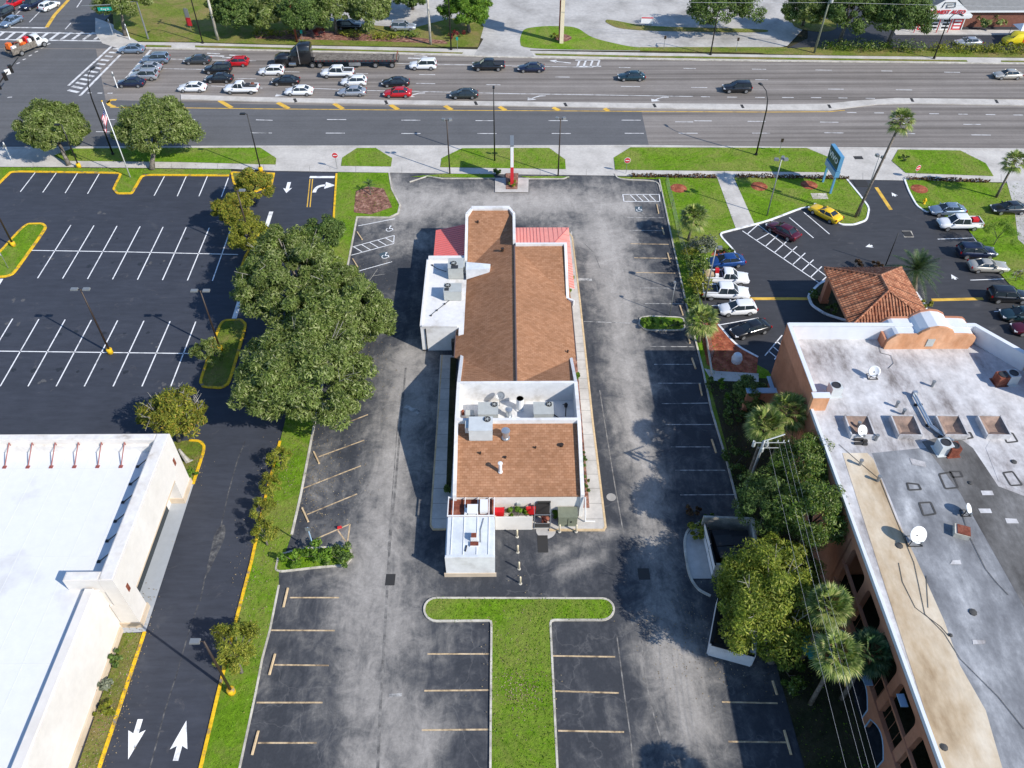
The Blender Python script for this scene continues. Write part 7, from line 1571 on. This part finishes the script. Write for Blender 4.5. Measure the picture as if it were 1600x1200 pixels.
t = thing('sign_post', 'blue grey sign post standing in the hedge island, red plate on top', 'sign', (*G(492, 862), .1)); MB().tube([(0, 0, 0), (0, 0, 3.6)], .06, 6).build('post', M['blue_trim'], t, True); MB().box((0, -.06, 3.4), (.45, .03, .5)).build('plate', M['steel_pole'], t, True)
# flag pole
x, y = G(204, 278); t = thing('flag_pole', 'white flag pole on the kerbed grass bump of the left car park', 'flag pole', (x, y, .12)); hf = HT((204, 278), (157, 161)); MB().tube([(0, 0, 0), (0, 0, hf)], [.09, .05], 8).build('pole', M['white_metal'], t, True, True); MB().lathe((0, 0, hf), [(.05, 0), (.12, .1), (.05, .2)], 8).build('finial', M['yellow_paint'], t, True)
fl = thing('flag', 'stars and stripes flag drooping from the flag pole', 'flag', (x, y, hf-.4)); plain('flag_blue', (.02, .03, .14), .8); plain('flag_red', (.45, .015, .03), .8)
def flag_pt(s, w): return (-.08-s*1.0+.12*math.sin(w*7), -.15+.25*math.sin(s*7+w*2), -w*1.5-s*2.6-.15*math.sin(s*5))
mbs = {'red_stripes': (MB(), 'flag_red'), 'white_stripes': (MB(), 'sign_white'), 'canton': (MB(), 'flag_blue')}
for i in range(13):
    for k_ in range(12):
        q = [flag_pt(k_/12, i/13), flag_pt((k_+1)/12, i/13), flag_pt((k_+1)/12, (i+1)/13), flag_pt(k_/12, (i+1)/13)]
        nm = 'canton' if i < 7 and k_ < 5 else ('red_stripes' if i % 2 == 0 else 'white_stripes'); mbs[nm][0].face(*q)
for nm, (mb, mt) in mbs.items(): mb.build(nm, M[mt], fl, True)
mb = MB()
for a in range(4):
    for b in range(4): q = flag_pt(.05+a*.1, .06+b*.12); mb.box((q[0], q[1]-.03, q[2]), (.06, .02, .06))
mb.build('stars', M['sign_white'], fl, True)
# hydrant
t = thing('fire_hydrant', 'yellow fire hydrant on the lawn above the silver blue sedan', 'hydrant', (*G(1443, 319), .1)); MB().lathe((0, 0, 0), [(.22, 0), (.2, .1), (.15, .12), (.15, .6), (.2, .62), (.16, .75), (.05, .85)], 10).build('barrel', M['yellow_paint'], t, True); MB().box((0, 0, .45), (.55, .16, .16)).build('outlets', M['yellow_paint'], t, True)

# ================================================================ wheel stops
ws = [((490, 706), (499, 725), 'tan wheel stop at the slanted stall, upper of two left of the triangle hatching'), ((472, 794), (482, 816), 'tan wheel stop directly above the triangle hatching'), ((450, 919), (443, 949), 'tan wheel stop just below the hedge island'), ((430, 1022), (421, 1055), 'tan wheel stop on the left grass edge, second below the hedge island'), ((404, 1142), (394, 1180), 'tan wheel stop on the left grass edge, lowest'),
      ((558, 363), (566, 375), 'wheel stop of the upper accessible bay by the mulch bed'), ((551, 405), (559, 418), 'wheel stop of the lower accessible bay'), ((1026, 320), (1029, 334), 'wheel stop beside the white box hatching on the right'), ((1034, 355), (1038, 367), 'wheel stop in the round palm shadow'), ((1043, 396), (1047, 411), 'wheel stop on the right side below the palm shadow'),
      ((1062, 478), (1067, 493), 'wheel stop just above the small kerbed island'), ((1074, 521), (1078, 537), 'wheel stop just below the small kerbed island'), ((1081, 560), (1087, 577), 'uppermost wheel stop inside the motel shadow'), ((1093, 600), (1097, 619), 'second wheel stop inside the motel shadow'), ((1112, 687), (1119, 708), 'wheel stop in the motel shadow opposite the rear roof'),
      ((1207, 1064), (1214, 1086), 'wheel stop under the golden tree'), ((1225, 1141), (1236, 1180), 'lowest wheel stop in the shaded right corner')]
wm = MB(); wm.add([(-.5, -.09, 0), (.5, -.09, 0), (.5, .09, 0), (-.5, .09, 0), (-.48, -.06, .13), (.48, -.06, .13), (.48, .06, .13), (-.48, .06, .13)], [(4, 5, 6, 7), (0, 1, 5, 4), (1, 2, 6, 5), (2, 3, 7, 6), (3, 0, 4, 7)])
wme = wm.mesh('wheel_stop', M['kerb_tan'])
for a, b, lab in ws:
    p, q = Vector(G(*a)), Vector(G(*b)); o = bpy.data.objects.new('wheel_stop', wme); COL.objects.link(o); m_ = (p+q)/2; o.location = (m_.x, m_.y, .024); o.rotation_euler = (0, 0, math.atan2((q-p).y, (q-p).x)); o.scale = ((q-p).length, 1, 1); tag(o, lab, 'wheel stop', 'concrete wheel stops of the restaurant car park')
t = tag(MB().box((*G(531, 826), .2), (.45, .06, .35), .3, .8).build('fallen_sign', M['sign_red']), 'small red sign lying by the triangle hatching', 'sign')

# ================================================================ bin enclosures and fences
en = thing('bin_enclosure', 'walled bin yard with white gates beside the shaded stalls', 'enclosure', (*G(1135, 860), .02)); mb = MB()
q = px([(1094, 826), (1170, 829), (1180, 905), (1112, 900)]); wall(mb, q[0], q[1], .2, 0, 1.9); wall(mb, q[1], q[2], .2, 0, 1.9); wall(mb, (q[3][0], q[3][1]), (q[3][0]+1.8, q[3][1]-.1), .2, 0, 1.9); mb.build('block_wall', M['kerb_concrete'], en)
for a, b in (((1097, 836), (1105, 868)), ((1105, 870), (1112, 902))): p0, p1 = G(*a), G(*b); mb = MB(); wall(mb, p0, p1, .08, .15, 1.85); g_ = mb.build('gate_leaf', M['white_metal'], en); mb = MB(); wall(mb, p0, p1, .11, 1.85, 1.95); wall(mb, p0, p1, .11, .95, 1.05); mb.build('gate_rail', M['black_metal'], g_)
sheet('pavement', px([(1068, 845), (1078, 830), (1096, 822), (1112, 905), (1080, 905), (1074, 895)]), .1, M['old_concrete'])
struct(MB().ribbon(arc(px([(1160, 812), (1098, 814), (1074, 828), (1068, 848), (1076, 900), (1090, 922), (1110, 932)]), 5, False, .4), .2, .02, .16).build('kerb', M['kerb_concrete']))
plain('dumpster', (.012, .012, .014), .6)
for i, (u, v, lab) in enumerate(((1127, 860, 'black rubbish skip in the bin yard, nearer the white gates'), (1155, 862, 'black rubbish skip at the back of the bin yard'))):
    t = thing('rubbish_skip', lab, 'skip', (*G(u, v), .05), R(4)); MB().box((0, 0, .65), (1.5, 2.4, 1.3), 0, 1.06).build('bin', M['dumpster'], t, True); MB().box((0, .1, 1.38), (1.55, 1.1, .06)).build('lid', M['bumper'], t, True); MB().box((0, -1.1, 1.38), (1.55, 1.1, .06)).build('lid', M['bumper'], t, True)
e2 = thing('bin_enclosure', 'second white walled enclosure half hidden under the golden tree', 'enclosure', (*G(1135, 985), .02)); mb = MB(); q = px([(1120, 945), (1106, 1022), (1172, 1040), (1180, 950)])
for a, b in ((0, 1), (1, 2), (2, 3)): wall(mb, q[a], q[b], .22, 0, 1.7)
mb.build('block_wall', M['white_roof'], e2); mb = MB()
for a, b in ((0, 1), (1, 2)): wall(mb, q[a], q[b], .30, 1.7, 1.76)
mb.build('coping', M['black_metal'], e2)
cf_ = thing('chain_link_fence', 'thin chain link fence along the grass strip right of the restaurant stalls', 'fence', (*G(1042, 290), .1)); fp = [G(*p) for p in ((1040, 284), (1050, 325), (1060, 370), (1074, 420), (1088, 470), (1100, 520), (1112, 565))]
[MB().tube([(p[0], p[1], .1), (p[0], p[1], 1.4)], .035, 5).build('post', M['bronze_pole'], cf_) for p in fp]; mb = MB(); [MB().tube([(p[0], p[1], z) for p in fp], .02, 4).build('rail_wire', M['steel_pole'], cf_) for z in (.2, .6, 1.0, 1.4)]
t = thing('low_rail', 'low concrete edging rail beside the brick red bed', 'rail', (*G(1113, 540), .1)); mb = MB(); mb.ribbon(px([(1100, 512), (1112, 588)]), .14, .1, .5); mb.build('rail', M['kerb_concrete'], t)
tv = thing('garden_umbrella', 'teal umbrella half hidden below the golden tree', 'umbrella', (*G(1268, 1030), .1)); plain('teal_cloth', (.03, .22, .19), .8); MB().tube([(0, 0, 0), (0, 0, 2.1)], .04, 5).build('pole', M['steel_pole'], tv, True); MB().lathe((0, 0, 1.8), [(1.3, 0), (.6, .28), (.04, .42)], 8).build('canopy', M['teal_cloth'], tv, True)

# ================================================================ turf blades, weeds and litter
def inside(P, x, y):
    c = np.zeros(len(x), bool); n = len(P)
    for i in range(n):
        (x1, y1), (x2, y2) = P[i], P[(i+1) % n]
        if y1 == y2: continue
        c ^= ((y1 > y) != (y2 > y)) & (x < (x2-x1)*(y-y1)/(y2-y1)+x1)
    return c
mk_leaf('turf_blade', [(0, (.065, .15, .008)), (.45, (.125, .25, .012)), (.82, (.20, .33, .02)), (.95, (.28, .30, .05)), (1, (.36, .31, .12))], .35)
T = []
rg = np.random.default_rng(5)
for P, z, mat in LAWNS:
    A = np.array(P); lo, hi = A.min(0), A.max(0)
    if lo[1] > 135: continue
    d_ = 22 if hi[1] < 62 else 9
    m = int(np.prod(hi-lo)*d_); x = rg.uniform(lo[0]-.05, hi[0]+.05, m); y = rg.uniform(lo[1]-.05, hi[1]+.05, m)
    w = inside(P, x, y); patch_ = np.sin(x*.9+np.sin(y*.7)*2)+np.sin(y*1.1+x*.3)+rg.normal(0, 1.0, m) > -1.2
    w &= patch_; T.append(np.stack([x[w]+rg.normal(0, .05, w.sum()), y[w]+rg.normal(0, .05, w.sum()), np.full(w.sum(), z+.03)], 1))
T = np.concatenate(T); n = len(T)
nr = rg.normal(0, 1, (n, 3))*np.array([1, 1, .5])+np.array([0, 0, .55])
me = leaf_mesh('grass_blades', T, nr, .085, 'turf_blade', .45, .5, rg)
o = bpy.data.objects.new('grass_blades', me); COL.objects.link(o); tag(o, 'short tufted turf on the lawns and islands', 'grass', None, 'stuff')
mk_leaf('litter', [(0, (.14, .10, .05)), (.5, (.25, .19, .10)), (1, (.34, .28, .19))], .0)
Q_ = []
for u, v, sx, sy, m in ((815, 1080, 1.0, .9, 260), (812, 1060, 1.6, 2.2, 160), (805, 1000, 1.5, 3, 90), (420, 800, 1.1, 5, 320), (455, 720, .7, 3, 160), (400, 900, .8, 3, 120), (190, 1060, .7, 4, 420), (160, 1150, .7, 3, 300), (408, 975, .4, 2, 60), (1180, 870, 1., 3, 160), (295, 735, .8, .8, 120), (1070, 300, .8, 2, 90), (200, 264, 12, .5, 260), (1500, 330, 3, 3, 120)):
    a, b = G(u, v); Q_.append(np.stack([a+rg.normal(0, sx, m), b+rg.normal(0, sy, m), np.full(m, .17)], 1))
for m, pts in ((900, ((500, 700), (470, 800))), (700, ((560, 420), (560, 640))), (500, ((1040, 1000), (1200, 1000)))):      # leaves blown over the paving by the trees
    s = rg.uniform(0, 1, m)[:, None]; q = np.array(G(*pts[0]))*(1-s)+np.array(G(*pts[1]))*s; Q_.append(np.concatenate([q+rg.normal(0, 2.2, (m, 2)), np.full((m, 1), .045)], 1))
Q_ = np.concatenate(Q_); me = leaf_mesh('leaf_litter', Q_, np.tile([0, 0, 1.], (len(Q_), 1)), .055, 'litter', .6, .25, rg)
o = bpy.data.objects.new('leaf_litter', me); COL.objects.link(o); tag(o, 'dry leaves and bare earth scattered over the lawns and paving', 'litter', None, 'stuff')
# scuffs and stains on the fresh asphalt: oil spots in the bays, dusty patches
plain('oil_stain', (.022, .023, .026), .5); plain('dust_patch', (.085, .085, .088), .9, var=.3, scale=3)
mbo, mbd = MB(), MB()
def blot(mb, x, y, r, z):
    k_ = 11; mb.add([(x+r*rg.uniform(.55, 1.2)*math.cos(6.283*i/k_), y+r*rg.uniform(.55, 1.2)*math.sin(6.283*i/k_), z) for i in range(k_)], [tuple(range(k_))])
for a, b, dy in ((130, 375, 0), (130, 415, 0), (40, 520, 0), (40, 580, 0)):
    for i in range(8):
        x, y = G(a-60+i*36+rg.uniform(-6, 6), b+rg.uniform(-4, 4)); blot(mbo, x, y, rg.uniform(.12, .4), .0375+i*.0002)
for u, v in ((75, 405), (160, 332), (250, 540), (70, 595), (30, 470), (240, 410), (20, 505), (262, 600)):
    x, y = G(u, v)
    for i in range(5): blot(mbd, x+rg.normal(0, .6), y+rg.normal(0, .3), rg.uniform(.08, .3), .0372+i*.0002)
mbo.build('oil_stains', M['oil_stain'], left_lot); mbd.build('dust_patches', M['dust_patch'], left_lot)
